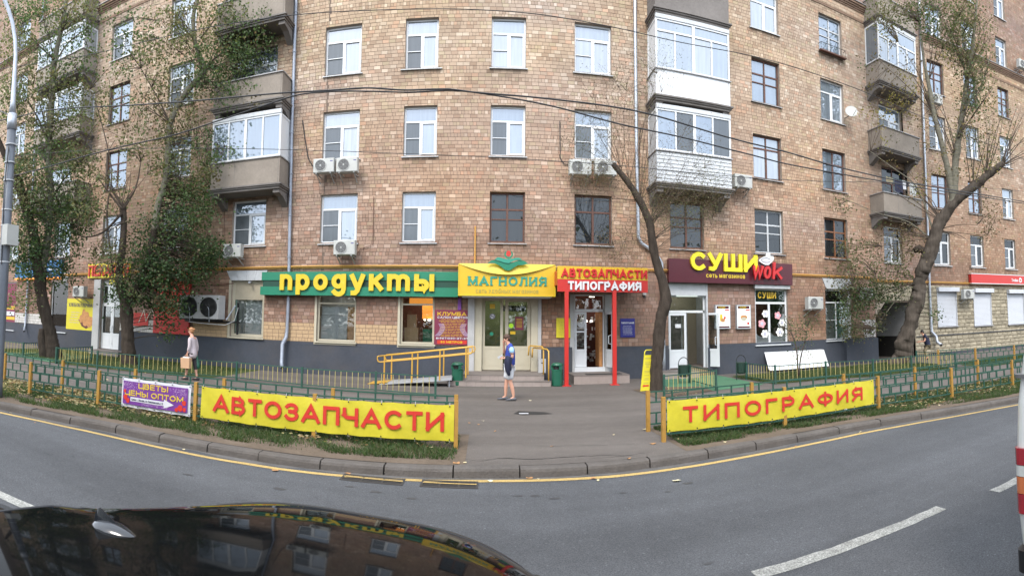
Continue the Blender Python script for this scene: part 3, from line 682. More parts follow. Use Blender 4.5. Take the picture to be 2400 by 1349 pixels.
def brick_col(u, z):
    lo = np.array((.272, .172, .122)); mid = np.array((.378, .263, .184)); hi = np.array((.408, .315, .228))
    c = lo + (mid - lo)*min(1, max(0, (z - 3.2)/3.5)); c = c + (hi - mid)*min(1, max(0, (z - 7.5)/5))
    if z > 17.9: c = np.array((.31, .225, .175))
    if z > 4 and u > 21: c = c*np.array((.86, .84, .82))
    p = patch(u, z); c = c*(.86 + .26*p); p2 = patch(u*.23 + 3, z*.3 + 4); c = c*np.array((1 + .10*(p2 - .5), 1., 1 - .22*(p2 - .5)))
    # rain streaks and soot below sills and balconies
    for (a, b, zs, w) in STAIN:
        if a - .12 < u < b + .12 and zs - w < z < zs: c = c*(1 - (.42*(1 - (zs - z)/w))*(.55 + .45*math.sin(u*19 + zs)))
    r = random.random()
    if r < .11: c = c*np.array((1.24, 1.32, 1.38))*random.uniform(.9, 1.08)
    elif r < .19: c = c*np.array((1.08, .96, .92))
    elif r < .34: c = c*np.array((.84, .80, .78))
    elif r < .44: c = c*np.array((.98, 1.03, .96))
    c = c*random.uniform(.91, 1.09)*np.array((1.01, 1., 1.03))
    # paint bands on the ground floor
    if z < 1.98 and -12.0 < u < -1.0: c = np.array((.46, .32, .19))*random.uniform(.95, 1.05)
    if z < 1.78 and u < -13.3: c = np.array((.55, .53, .50))*random.uniform(.85, 1.08)
    if 1.2 < z < 2.1 and 16.9 < u < 17.8: c = np.array((.5, .48, .46))*random.uniform(.8, 1.1)
    return np.clip(c, 0, .85)
STAIN = [(o[0], o[1], o[2], .75) for o in OPEN if o[2] > 3] + [(a, b, z, 1.1) for a, b in ((-10.8, -7.5), (6.1, 9.4), (17.5, 20.5), (-22.6, -18.6)) for z in (7.1, 10.5, 13.8)] + [(-28, 33, 17.2, .4)]
STONE_U, STONE_Z = 17.70, 3.86
holes_all = [(o[0], o[1], o[2], o[3]) for o in OPEN] + [(-40, 17.0, -1, 1.22), (17.0, 40, -1, 1.22), (STONE_U, 40, -1, STONE_Z)]
BR = []
def in_view(u, z, mg=25):
    p = Wp(u, 0, z); x, y = project(*p); return -mg < x < 2400 + mg and -mg < y
row = 0; z = 1.22
while z < 23.9:
    holes = [h for h in holes_all if h[3] > z and h[2] < z + HC]
    for (a, b) in ((-28.5, UL), (UL, UR), (UR, 33.)):
        if not (in_view(a, z, 4000) or True): continue
        u = a + random.uniform(0, .1); header = row % 3 == 0
        run = 0
        while u < b:
            if run <= 0: mode = 'h' if (header and random.random() < .8) or random.random() < .10 else 's'; run = random.randint(3, 12) if header else random.randint(4, 14)
            w = .124 if mode == 'h' else .252
            if mode == 's' and random.random() < .06: w = .124
            run -= 1
            v = min(u + w, b)
            if v - u > .03 and in_view((u + v)/2, z) :
                for q in cuts(u, v, z, z + HC, holes): BR.append(q)
            u = v
    z += HC; row += 1
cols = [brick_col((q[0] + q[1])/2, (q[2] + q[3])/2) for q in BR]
# those behind the signs and posters are not seen; the 300 nearest ones in view become parts of their own
COVER = [wrect(615, 633, 1075, 693), wrect(1072, 620, 1304, 694), wrect(1300, 620, 1522, 686), wrect(1560, 600, 1860, 670), wrect(1018, 725, 1103, 808), wrect(1304, 744, 1338, 790), wrect(1452, 744, 1488, 790)]
def dist(q):
    u, zz = (q[0] + q[1])/2, (q[2] + q[3])/2
    if any(c[0] < u < c[1] and c[2] < zz < c[3] for c in COVER): return 99
    return (Wp(u, 0, zz) - Vector((0, 0, CAMZ))).length - (q[1] - q[0])*3
order = sorted(range(len(BR)), key=lambda i: dist(BR[i])); near = set(order[:295])
JT = .007
def brick_geo(q, uc=None):
    return (q[0] + JT, q[1] - JT, q[2] + JT, q[3] - JT)
mesh_cache = {}
n = len(BR); Vv = []; Ff = []; Tt = []
for i, q in enumerate(BR):
    u0, u1, z0, z1 = brick_geo(q); uc = (q[0] + q[1])/2; w = .011 + random.uniform(-.003, .003)
    if u1 - u0 < .01 or z1 - z0 < .01: continue
    if i in near:
        key = (round(u1 - u0, 3), round(z1 - z0, 3)); 
        if key not in mesh_cache:
            hw, hh = key[0]/2, key[1]/2; e = .004
            mb = MB().loft([[(-hw, 0, -hh), (hw, 0, -hh), (hw, 0, hh), (-hw, 0, hh)], [(-hw, -.008, -hh), (hw, -.008, -hh), (hw, -.008, hh), (-hw, -.008, hh)], [(-hw + e, -.012, -hh + e), (hw - e, -.012, -hh + e), (hw - e, -.012, hh - e), (-hw + e, -.012, hh - e)]], cap=True)
            o = mb.build('brick', 'brick', None); mesh_cache[key] = o.data
        else: o = bpy.data.objects.new('brick', mesh_cache[key]); COL.objects.link(o)
        o.parent = bld; s, nn = seg(uc); p = Wp(uc, w - .011, (z0 + z1)/2) - Vector((0, D0, 0)); o.location = p; o.rotation_euler[2] = math.atan(s)
        c = cols[i]; o.color = (float(c[0]), float(c[1]), float(c[2]), 1); continue
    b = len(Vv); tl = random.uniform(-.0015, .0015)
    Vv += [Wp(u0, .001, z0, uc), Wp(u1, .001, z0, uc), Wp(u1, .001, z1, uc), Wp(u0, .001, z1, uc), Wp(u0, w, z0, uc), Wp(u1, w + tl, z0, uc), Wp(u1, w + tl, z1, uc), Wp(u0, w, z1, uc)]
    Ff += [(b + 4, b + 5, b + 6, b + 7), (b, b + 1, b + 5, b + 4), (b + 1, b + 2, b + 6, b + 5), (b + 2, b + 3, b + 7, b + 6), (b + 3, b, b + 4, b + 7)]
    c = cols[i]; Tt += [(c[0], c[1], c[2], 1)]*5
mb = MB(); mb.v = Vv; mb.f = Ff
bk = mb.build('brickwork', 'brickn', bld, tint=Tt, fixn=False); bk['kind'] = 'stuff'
print('bricks', n)
# rough stone blocks of the right wing's ground floor
ST = []; z = .12; hs = .222; row = 0
sh = [(o[0], o[1], o[2], o[3]) for o in OPEN if o[1] > 17] + [(-40, 20.35, -1, 3.0)]
while z < STONE_Z - .02:
    holes = [h for h in sh if h[3] > z and h[2] < z + hs]
    for (a, b) in ((STONE_U, UR), (UR, 33.)):
        u = a + (0 if row % 2 else -.2)
        while u < b:
            v = min(u + random.choice([.36, .40, .46]), b)
            for q in cuts(max(u, a), v, z, min(z + hs, STONE_Z), holes): 
                if in_view((q[0] + q[1])/2, z): ST.append(q)
            u = v
    z += hs; row += 1
ordS = sorted(range(len(ST)), key=lambda i: (Wp(ST[i][0], 0, ST[i][2])).length - (ST[i][1] - ST[i][0])*4); nearS = set(ordS[:290])
Vv, Ff, Tt = [], [], []
for i, q in enumerate(ST):
    uc = (q[0] + q[1])/2; u0, u1, z0, z1 = q[0] + .006, q[1] - .006, q[2] + .006, q[3] - .006
    if u1 - u0 < .03 or z1 - z0 < .03: continue
    c = np.array((.33, .29, .215))*random.uniform(.78, 1.2); e = .03; hu = (u0 + u1)/2 + random.uniform(-.06, .06)*(u1 - u0); hz = (z0 + z1)/2 + random.uniform(-.03, .03)
    P = [Wp(u0, .001, z0, uc), Wp(u1, .001, z0, uc), Wp(u1, .001, z1, uc), Wp(u0, .001, z1, uc), Wp(u0, .02, z0, uc), Wp(u1, .02, z0, uc), Wp(u1, .02, z1, uc), Wp(u0, .02, z1, uc)]
    e1, e2 = min(e, (u1 - u0)/4), min(e, (z1 - z0)/4)
    P += [Wp(u0 + e1, .035 + random.random()*.02, z0 + e2, uc), Wp(u1 - e1, .035 + random.random()*.02, z0 + e2, uc), Wp(u1 - e1, .035 + random.random()*.02, z1 - e2, uc), Wp(u0 + e1, .035 + random.random()*.02, z1 - e2, uc), Wp(hu, .045 + random.random()*.02, hz, uc)]
    fs = [(0, 1, 5, 4), (1, 2, 6, 5), (2, 3, 7, 6), (3, 0, 4, 7), (4, 5, 9, 8), (5, 6, 10, 9), (6, 7, 11, 10), (7, 4, 8, 11), (8, 9, 12), (9, 10, 12), (10, 11, 12), (11, 8, 12)]
    if i in nearS:
        o = MB().add(P, fs).build('stone', 'stone', bld, fixn=False); o.color = (float(c[0]), float(c[1]), float(c[2]), 1)
    else:
        b = len(Vv); Vv += P; Ff += [tuple(k + b for k in f) for f in fs]; Tt += [(*c, 1)]*len(fs)
if Vv:
    mb = MB(); mb.v = Vv; mb.f = Ff; mb.build('stonework', 'stonen', bld, tint=Tt, fixn=False)['kind'] = 'stuff'
# plinth
def minus(a, b, hs):
    out = [(a, b)]
    for h in hs:
        out = [s for (x, y) in out for s in (((x, min(y, h[0])), (max(x, h[1]), y)) if h[0] < y and h[1] > x else ((x, y),)) if s[1] - s[0] > .02]
    return out
doors = [(GF[k][0] - .02, GF[k][1] + .02) for k in ('door_mag', 'door_tip', 'door_sushi', 'bakery')]
for (a, b) in minus(-28.5, UL, doors) + minus(UL, 17.62, doors):
    top = 1.205; WB('plinth', 'plinth', bld, (a, b, .0, .055, 0, top - .12)); WB('plinth_band', 'plinth', bld, (a, b, .0, .035, top - .118, top + .0))
WB('plinth', 'plinth', bld, (20.47, 33, 0, .07, 0, .13))
# a raised pier of the plinth beside the arch
WB('plinth_pier', 'plinth', bld, (15.6, 17.66, .056, .22, 0, 1.18))
# string course of the stone wing
WB('string_course', 'plinth', bld, (20.5, 32.9, .02, .075, 1.07, 1.115))
# arch passage
ua, ub, _, zt = ARCH; uc = UR - .5
mb = MB(); wbox(mb, ua, ub, -6., -.03, zt, zt + .1, uc=uc); mb.build('passage_ceiling', 'reveal', bld)
WB('passage_wall', 'plastergrey', bld, (ua - .1, ua, -6., -.03, 0, zt), (ub, ub + .1, -6, -.03, 1.15, zt), (ua, ub, -6.1, -6., 1.15, zt), uc=uc)
WB('passage_wall_base', 'dark', bld, (ub - .02, ub + .1, -6, -.03, 0, 1.14), (ua, ub - .03, -6.1, -5.98, 0, 1.14), uc=uc)
WB('passage_wall', 'plastergrey', bld, (18.9, 18.98, -5.9, -2.0, 0, zt), uc=uc)
# haunch that makes the opening's head slope
mb = MB(); P = lambda u, w, z: Wp(u, w, z, uc)
mb.add([P(ua, 0, zt), P(ua + .7, 0, zt), P(ua, 0, zt - .75), P(ua, -.4, zt), P(ua + .7, -.4, zt), P(ua, -.4, zt - .75)], [(0, 1, 2), (3, 5, 4), (0, 3, 4, 1), (1, 4, 5, 2), (2, 5, 3, 0)]); mb.build('arch_haunch', 'reveal', bld)
# cornice between the fifth and sixth storeys
cz = 17.22
for a, b in ((-28.5, -23.2), (-19.4, UL), (UL, 17.6), (21.5, 33.)):
    mb = MB()
    for w, z0, z1 in ((.04, cz, cz + .07), (.02, cz + .10, cz + .14), (.05, cz + .52, cz + .59), (.09, cz + .60, cz + .67), (.14, cz + .68, cz + .76), (.20, cz + .77, cz + .87)):
        wbox(mb, a, b, .0, w, z0, z1)
    mb.build('cornice', 'cornice', bld); WB('cornice_cap', 'sill', bld, (a, b, .0, .25, cz + .875, cz + .90))
# window kinds --------------------------------------------------------
def window(c, r, u0, u1, z0, z1, style, dp=.13, sill=None, parent=None, panes=None, flip=False):
    par = parent or bld; uc = (u0 + u1)/2; fm = {'pvc': 'pvc', 'wood': 'brownw', 'oldwhite': 'pvcold', 'varn': 'brownw2', 'plain': 'pvc', 'pvcb': 'brownw'}[style]
    W, H = u1 - u0, z1 - z0; t = .065; f = MB(); w0, w1 = -dp - .05, -dp
    def b(a, c_, d, e, x0=w0, x1=w1): wbox(f, a, c_, x0, x1, d, e, uc=uc)
    b(u0, u0 + t, z0, z1); b(u1 - t, u1, z0, z1); b(u0 + t, u1 - t, z0, z0 + t); b(u0 + t, u1 - t, z1 - t, z1)
    zt = z0 + H*(.70 if style in ('pvc', 'plain', 'pvcb') else .66); um = u0 + W*(.5 if style != 'pvc' else .49); P = []
    b(u0 + t, u1 - t, zt - t/2, zt + t/2)
    if style in ('pvc', 'plain'):
        P.append((u0 + t, u1 - t, zt + t/2, z1 - t, 'top'))
        b(um - t*.55, um + t*.55, z0 + t, zt - t/2)
        # opening sash on the light side
        s0, s1 = (um + t*.55, u1 - t); 
        for (x0, x1, y0, y1) in ((s0, s0 + .05, z0 + t, zt - t/2), (s1 - .05, s1, z0 + t, zt - t/2), (s0 + .05, s1 - .05, z0 + t, z0 + t + .05), (s0 + .05, s1 - .05, zt - t/2 - .05, zt - t/2)): b(x0, x1, y0, y1, w0, w1 + .018)
        P.append((s0 + .05, s1 - .05, z0 + t + .05, zt - t/2 - .05, 'light'))
        if style == 'pvc':
            zm = z0 + t + (zt - z0 - t)*.5; b(u0 + t, um - t*.55, zm - .014, zm + .014, w1 - .01, w1 + .012)
            P.append((u0 + t, um - t*.55, z0 + t, zm - .014, 'net')); P.append((u0 + t, um - t*.55, zm + .014, zt - t/2, 'net'))
        else: P.append((u0 + t, um - t*.55, z0 + t, zt - t/2, 'light'))
    else:
        b(um - t*.6, um + t*.6, z0 + t, zt - t/2, w0, w1 + .012); b(um - t*.45, um + t*.45, zt + t/2, z1 - t)
        zf = z0 + (zt - z0)*(.70 if style != 'pvcb' else 2)
        for (x0, x1) in ((u0 + t, um - t*.6), (um + t*.6, u1 - t)):
            P.append((x0, x1, zt + t/2, z1 - t, 'top'))
            if style != 'pvcb' and not (c == 'd' and r == 2): 
                b(x0, x1, zf - .022, zf + .022, w1 - .02, w1 + .006); P.append((x0, x1, zf + .022, zt - t/2, 'mid')); P.append((x0, x1, z0 + t, zf - .022, 'light'))
            else: P.append((x0, x1, z0 + t, zt - t/2, 'light'))
    fr = f.build('window', fm, par)
    pal = {'top': 'g_sky', 'light': 'g_cur', 'net': 'g_net', 'mid': 'g_mid'}
    if panes: pal.update(panes)
    for x0, x1, y0, y1, k in P:
        mb = MB(); wbox(mb, x0, x1, w0 + .012, w0 + .02, y0, y1, uc=uc); mb.build('pane', pal[k], fr)
    sm = sill or ('sillw' if fm == 'pvc' else 'sill')
    mb = MB(); P_ = lambda u, w, z: Wp(u, w, z, uc)
    e = .07 if (c, r) not in (('b', 4),) else .16
    mb.hexa([P_(u0 - e, .09, z0 - .085, ), P_(u1 + e, .09, z0 - .085), P_(u1 + e, -dp, z0 - .05), P_(u0 - e, -dp, z0 - .05), P_(u0 - e, .09, z0 - .055), P_(u1 + e, .09, z0 - .055), P_(u1 + e, -dp, z0 - .01), P_(u0 - e, -dp, z0 - .01)])
    mb.build('sill', sm, fr)
    return fr
STY = {('c', 2): 'wood', ('d', 2): 'wood', ('e', 4): 'wood', ('e', 3): 'pvcb', ('e', 2): 'oldwhite', ('f', 5): 'oldwhite', ('f', 4): 'plain', ('f', 3): 'wood', ('f', 2): 'varn', ('g', 2): 'wood', ('e', 5): 'plain',
       ('m', 4): 'wood', ('m', 3): 'wood', ('i', 3): 'wood', ('h', 3): 'wood', ('j', 5): 'wood', ('i', 5): 'wood', ('h', 5): 'wood', ('l', 2): 'plain', ('l', 3): 'plain'}
DK = {'top': 'g_dark', 'light': 'g_dark', 'mid': 'g_dark', 'net': 'g_dark'}
for (c, r, u0, u1, z0, z1) in WINS:
    st = STY.get((c, r), 'pvc'); pn = None
    if (c, r) in (('c', 2), ('d', 2), ('g', 2), ('f', 2)): pn = dict(DK)
    elif (c, r) in (('e', 2), ('n', 2), ('h', 2), ('i', 2), ('j', 2)): pn = {'top': 'g_dark', 'light': 'g_dark', 'mid': 'g_dark', 'net': 'g_net'}
    elif (c, r) in (('c', 4), ('d', 4)): pn = {'net': 'g_cur', 'light': 'g_cur'}
    elif st in ('wood', 'oldwhite'): pn = {'top': 'g_mid', 'light': 'g_mid', 'mid': 'g_mid'}
    elif c in 'hijo' and random.random() < .5: pn = {'light': 'g_mid', 'top': 'g_mid'}
    elif r >= 4 and random.random() < .5: pn = {'light': 'g_sky'}
    elif r <= 3 and random.random() < .6: pn = {'top': 'g_mid', 'light': 'g_sky'}
    window(c, r, u0, u1, z0, z1, st, panes=pn)
for (u0, u1, z0, z1, k) in BALWIN:
    window(k[0], 9, u0, u1, z0, z1, 'wood' if k in ('n3', 'g3') else 'pvc', panes=dict(DK) if k in ('n3', 'g3') else None)
# iron flower rail outside the old white window, row 5
u0, u1 = COLS['f'][:2]; mb = MB(); zr = ROW[5][0] + .05
mb.tube([Wp(u0 - .05, .02, zr + .25), Wp(u0 - .05, .22, zr + .25), Wp(u1 + .05, .22, zr + .25), Wp(u1 + .05, .02, zr + .25)], .012, 5)
for k in range(6): uu = u0 - .05 + (u1 - u0 + .1)*k/5; mb.tube([Wp(uu, .22, zr + .25), Wp(uu, .22, zr - .08)], .008, 4)
mb.build('flower_rail', 'black', bld)
WB('flower_ledge', 'brownw', bld, (u0 - .1, u1 + .1, .1, .26, zr - .16, zr - .10))
# white stone lintels
def lintel(px0, py0, px1, py1, m='pvcold', keys=4):
    u0, u1, z0, z1 = wrect(px0, py0, px1, py1); uc = (u0 + u1)/2; d = .22
    for k in range(keys):
        a0, a1 = k/keys, (k + 1)/keys; g_ = .004
        bl, br = u0 + d + (u1 - u0 - 2*d)*a0 + g_, u0 + d + (u1 - u0 - 2*d)*a1 - g_; tl, tr = u0 + (u1 - u0)*a0 + g_, u0 + (u1 - u0)*a1 - g_
        MB().hexa([Wp(bl, .05, z0, uc), Wp(br, .05, z0, uc), Wp(br, 0, z0, uc), Wp(bl, 0, z0, uc), Wp(tl, .05, z1, uc), Wp(tr, .05, z1, uc), Wp(tr, 0, z1, uc), Wp(tl, 0, z1, uc)]).build('lintel_stone', m, bld)
lintel(532, 634, 628, 657, keys=4); lintel(1926, 653, 2000, 677, keys=3); lintel(118, 640, 165, 661, 'plastergrey', 3)

# ------------------------------------------------------------------ balconies
def balcony(u0, u1, zs, zp, ztop=None, mp='concrete', mpd='concreted', glaz=None, dw=1.0, fr='pvc', boards=False, panes=None, pw=.9, cap='sill'):
    """slab at zs, parapet up to zp, glazing from zp to ztop"""
    uc = (u0 + u1)/2; par = bld
    s = MB()
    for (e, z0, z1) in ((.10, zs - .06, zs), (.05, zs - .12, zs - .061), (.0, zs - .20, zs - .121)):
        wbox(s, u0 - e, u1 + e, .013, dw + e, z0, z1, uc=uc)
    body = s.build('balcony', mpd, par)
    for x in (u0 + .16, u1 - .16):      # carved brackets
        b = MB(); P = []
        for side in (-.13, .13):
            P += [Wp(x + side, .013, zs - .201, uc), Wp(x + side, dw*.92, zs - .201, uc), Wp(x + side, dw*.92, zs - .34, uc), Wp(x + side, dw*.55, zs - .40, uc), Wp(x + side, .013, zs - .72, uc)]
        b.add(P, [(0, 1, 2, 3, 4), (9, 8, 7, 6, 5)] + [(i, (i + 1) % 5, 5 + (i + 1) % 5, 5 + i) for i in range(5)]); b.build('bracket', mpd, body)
    t = .07
    if boards:
        nb = 8; h = (zp - zs - .02)/nb
        for k in range(nb):
            z0 = zs + .01 + k*h
            for (a, b_, c, d, side) in ((u0, u1, dw - .03, dw, 0), (u0, u0 + .03, .02, dw - .031, 1), (u1 - .03, u1, .02, dw - .031, 1)):
                mb = MB()
                if side == 0: mb.hexa([Wp(a, d + .02, z0, uc), Wp(b_, d + .02, z0, uc), Wp(b_, c, z0, uc), Wp(a, c, z0, uc), Wp(a, d, z0 + h - .006, uc), Wp(b_, d, z0 + h - .006, uc), Wp(b_, c, z0 + h - .006, uc), Wp(a, c, z0 + h - .006, uc)])
                else: wbox(mb, a, b_, c, d, z0, z0 + h - .008, uc=uc)
                mb.build('siding_board', mp, body)
    else:
        WB('parapet', mp, body, (u0, u1, dw - t, dw, zs, zp), (u0, u0 + t, .02, dw - t - .001, zs, zp), (u1 - t, u1, .02, dw - t - .001, zs, zp), uc=uc)
        for k in (.36, .98): WB('panel_joint', mpd, body, (u0 + (u1 - u0)*k - .006, u0 + (u1 - u0)*k + .006, dw, dw + .004, zs + .02, zp - .02), uc=uc)
    WB('parapet_cap', cap, body, (u0 - .04, u1 + .04, dw - t - .03, dw + .06, zp + .001, zp + .035), (u0 - .05, u0 + t, .02, dw - t - .031, zp + .001, zp + .035), (u1 - t, u1 + .05, .02, dw - t - .031, zp + .001, zp + .035), uc=uc)
    if ztop:
        z0, z1 = zp + .036, ztop; W = u1 - u0; g_ = MB(); a = .07; wf0, wf1 = dw - .07, dw - .005; P = []
        def b(x0, x1, y0, y1, c=wf0, d=wf1): wbox(g_, x0, x1, c, d, y0, y1, uc=uc)
        b(u0, u0 + a, z0, z1); b(u1 - a, u1, z0, z1); b(u0 + a, u1 - a, z0, z0 + a); b(u0 + a, u1 - a, z1 - a, z1)
        um = (u0 + u1)/2; b(um - a*.8, um + a*.8, z0 + a, z1 - a)
        zt = z0 + (z1 - z0)*.76 if glaz == 'transom' else (z0 + (z1 - z0)*.62 if glaz == 'tall' else None)
        for (x0, x1) in ((u0 + a, um - a*.8), (um + a*.8, u1 - a)):
            xm = (x0 + x1)/2; hi = z1 - a
            if zt: b(x0, x1, zt - .035, zt + .035); P.append((x0, x1, zt + .035, z1 - a, 'top')); hi = zt - .035
            b(xm - .03, xm + .03, z0 + a, hi)
            P.append((x0, xm - .03, z0 + a, hi, 'a')); P.append((xm + .03, x1, z0 + a, hi, 'b'))
        # returns of the glazing to the wall
        for x, sg in ((u0, 1), (u1, -1)):
            wbox(g_, min(x, x + sg*a), max(x, x + sg*a), .02, .08, z0, z1, uc=uc); wbox(g_, min(x, x + sg*a), max(x, x + sg*a), .081, wf0 - .001, z0, z0 + a, uc=uc); wbox(g_, min(x, x + sg*a), max(x, x + sg*a), .081, wf0 - .001, z1 - a, z1, uc=uc)
        fo = g_.build('glazing_frame', fr, body)
        pal = {'top': 'g_sky', 'a': 'g_cur', 'b': 'g_sky', 'side': 'g_cur'}; pal.update(panes or {})
        for x0, x1, y0, y1, k in P:
            mb = MB(); wbox(mb, x0, x1, wf0 + .02, wf0 + .03, y0, y1, uc=uc); mb.build('pane', pal[k], body)
        for x, sg in ((u0, 1), (u1, -1)):
            mb = MB(); wbox(mb, min(x + sg*.02, x + sg*.03), max(x + sg*.02, x + sg*.03), .081, wf0 - .001, z0 + a, z1 - a, uc=uc); mb.build('pane', pal['side'], body)
        WB('glazing_fascia', 'sillw', body, (u0 + .0, u1 - .0, wf0 - .01, wf1 + .03, z1 + .001, z1 + .16), uc=uc)
    return body
UB0, UB1 = -10.72, -7.64
balcony(UB0, UB1, 7.22, 8.24, 9.95, panes={'a': 'g_mid', 'b': 'g_mid', 'side': 'pvc'})
balcony(UB0, UB1, 10.55, 11.55)
balcony(UB0, UB1, 13.85, 14.95)
UC0, UC1 = 6.20, 9.32
balcony(UC0, UC1, 7.30, 8.48, 10.12, mp='pvcold', boards=True, panes={'a': 'g_mid', 'b': 'g_net', 'side': 'plastergrey'})
balcony(UC0, UC1, 10.62, 11.62, 13.62, mp='pvc', mpd='concreted', glaz='transom', panes={'a': 'g_cur', 'b': 'g_sky', 'side': 'pvc'})
balcony(UC0, UC1, 14.02, 15.2, mp='concreted')
UD0, UD1 = 17.62, 20.42
balcony(UD0, UD1, 7.36, 8.30)
balcony(UD0, UD1, 10.60, 11.62)
balcony(UD0, UD1, 13.95, 15.0, 17.0, glaz='tall', panes={'a': 'g_cur', 'b': 'g_sky', 'side': 'g_mid'})
balcony(UD0, UD1, 17.32, 18.4)
UE0, UE1 = -22.5, -18.7
balcony(UE0, UE1, 11.25, 12.1, 13.6, panes={'a': 'g_mid', 'b': 'g_cur'})
balcony(UE0, UE1, 14.6, 15.55, 16.9, glaz='tall', panes={'a': 'g_cur', 'b': 'g_sky'})
balcony(UE0, UE1, 7.7, 8.7)
balcony(UE0, UE1, 17.4, 18.4)
# ------------------------------------------------------------------ shop fronts and doors
GL['й'] = (GL['и'][0], GL['и'][1] + [[(.25, .95), (.5, .86), (.75, .95)]])
GL['й'] = (GL['й'][0], [[(a, b) for a, b in s] for s in GL['й'][1]])
def room(key, back, side, floor='tiled', depth=2.4, w0=-.42, grow=.6):
    u0, u1, z0, z1 = GF[key]; uc = (u0 + u1)/2; a, b = u0 - grow, u1 + grow; zt = z1 + .15
    P = lambda u, w, z: Wp(u, w, z, uc)
    q = lambda *p: MB().add(p, [(0, 1, 2, 3)])
    q(P(a, -depth, z0), P(b, -depth, z0), P(b, -depth, zt), P(a, -depth, zt)).build('room_back_wall', back, bld)
    mb = MB(); mb.add([P(a, w0, z0), P(a, -depth, z0), P(a, -depth, zt), P(a, w0, zt)], [(0, 1, 2, 3)]); mb.add([P(b, w0, z0), P(b, -depth, z0), P(b, -depth, zt), P(b, w0, zt)], [(0, 1, 2, 3)])
    mb.add([P(a, w0, zt), P(b, w0, zt), P(b, -depth, zt), P(a, -depth, zt)], [(0, 1, 2, 3)]); mb.build('room_side_wall', side, bld)
    q(P(a, .0, z0 + .004), P(b, .0, z0 + .004), P(b, -depth, z0 + .004), P(a, -depth, z0 + .004)).build('room_floor', floor, bld)
def pane_w(name, m, par, u0, u1, w, z0, z1, uc=None, t=.008): return WB(name, m, par, (u0, u1, w - t, w, z0, z1), uc=uc)
def frame_w(name, m, par, u0, u1, z0, z1, t, w0, w1, uc=None, extra=()):
    return WB(name, m, par, (u0, u0 + t, w0, w1, z0, z1), (u1 - t, u1, w0, w1, z0, z1), (u0 + t, u1 - t, w0, w1, z0, z0 + t), (u0 + t, u1 - t, w0, w1, z1 - t, z1), *extra, uc=uc)
ROOMS = dict(shop_k=('plastergrey', 'teald'), shop_1=('plastergrey', 'reveal'), shop_2=('basket', 'crust'), door_mag=('oliveroom', 'reveal'), door_tip=('basket', 'crust'), door_sushi=('plastercream', 'pvcold'), shop_sushi=('basket', 'dark'), shop_4=('plastergrey', 'teald'), bakery=('dark', 'dark'), shop_l1=('teald', 'plastergrey'))
for k, v in ROOMS.items():
    room(k, *v)
    if k not in ('bakery',):
        u0, u1, z0, z1 = GF[k]; WB('ceiling_lamp', 'tube', bld, (u0 + .1, u1 - .1, -1.5, -1.2, z1 + .08, z1 + .12))
def shopwin(key, fm, t=.07, w=-.16, glass='g_shop', extra=(), panes=None, sillm=None, pz=None):
    u0, u1, z0, z1 = GF[key]; uc = (u0 + u1)/2
    fr = frame_w('shop_window', fm, bld, u0, u1, z0, z1, t, w - .05, w, uc, extra)
    for (a, b, c, d) in (panes or [(u0 + t, u1 - t, z0 + t, z1 - t)]): pane_w('pane', glass, fr, a, b, w - .02, c, d, uc)
    if sillm: WB('sill', sillm, fr, (u0 - .06, u1 + .06, w, .12, z0 - .06, z0 - .005), uc=uc)
    return fr
# cream framed window beside the big fans: plastered head, glass below
u0, u1, z0, z1 = GF['shop_k']; zg = wrect(548, 702, 618, 787)[3]
fr = shopwin('shop_k', 'cream', .13, -.10, panes=[(u0 + .13, u1 - .06, z0 + .1, zg)], sillm='cream'); WB('head_panel', 'plastercream', fr, (u0 + .131, u1 - .131, -.14, -.11, zg + .001, z1 - .131))
WB('cream_pilaster', 'cream', bld, (u0 - .10, u0 - .002, .0, .05, z0 - .02, z1))
MB().tube([Wp(u0 + .9, .02, z1 - .12), Wp(u0 + .9, .16, z1 - .12)], .05, 8).build('spotlight', 'steel', fr)
for key, tt in (('shop_1', .075), ('shop_2', .075)):
    u0, u1, z0, z1 = GF[key]; zh = z1 - .36
    fr = shopwin(key, 'cream', tt, -.08, extra=((u0 + tt, u1 - tt, -.13, -.08, zh, zh + .06),), panes=[(u0 + tt, u1 - tt, z0 + tt, zh), (u0 + tt, u1 - tt, zh + .06, z1 - tt)], sillm='cream')
    WB('cream_architrave', 'cream', bld, (u0 - .09, u0 - .002, .0, .05, z0 - .05, z1), (u0 - .09, u1 + .02, .0, .05, z0 - .13, z0 - .052))
u0, u1, z0, z1 = GF['shop_k']; WB('pale_curtain', 'vinylw', bld, (u0 + .55, u1 - .02, -.30, -.29, z0 + .02, z1 - .7)); WB('inner_panel', 'plastergrey', bld, (u0 + .1, u0 + .5, -.34, -.33, z0 + .02, z1 - .7))
# what can be seen through them
u0, u1, z0, z1 = GF['shop_1']; B1 = (u0 + u1)/2
WB('paper_screen', 'vinylw', bld, (u0 + .08, u1 - .42, -.30, -.29, z0 + .02, z0 + .98), (u0 + .10, u1 - .42, -.33, -.32, z0 + 1.0, z1 - .45)); WB('screen_panel', 'crust', bld, (u1 - .40, u1 - .08, -.32, -.31, z0, z1 - .45))
u0, u1, z0, z1 = GF['shop_2']
WB('orange_panel', 'orange', bld, (u0 + .62, u1 + .3, -1.6, -1.58, z0 + .95, z0 + 1.62), (u0 + .2, u1 + .3, -.9, -.88, z1 - .32, z1 - .05)); WB('shop_lamp', 'lamp', bld, (u0 + .7, u1 - .1, -1.57, -1.5, z0 + .88, z0 + .94))
WB('shop_counter', 'sgreen', bld, (u0 + .75, u1 + .2, -1.3, -.8, z0 - .3, z0 + .55)); WB('cardboard_box', 'kraft', bld, (u0 + .1, u0 + .62, -.7, -.4, z0 - .2, z0 + .60), (u0 + .15, u0 + .5, -.9, -.72, z0 + .2, z0 + 1.1))
mb = MB()
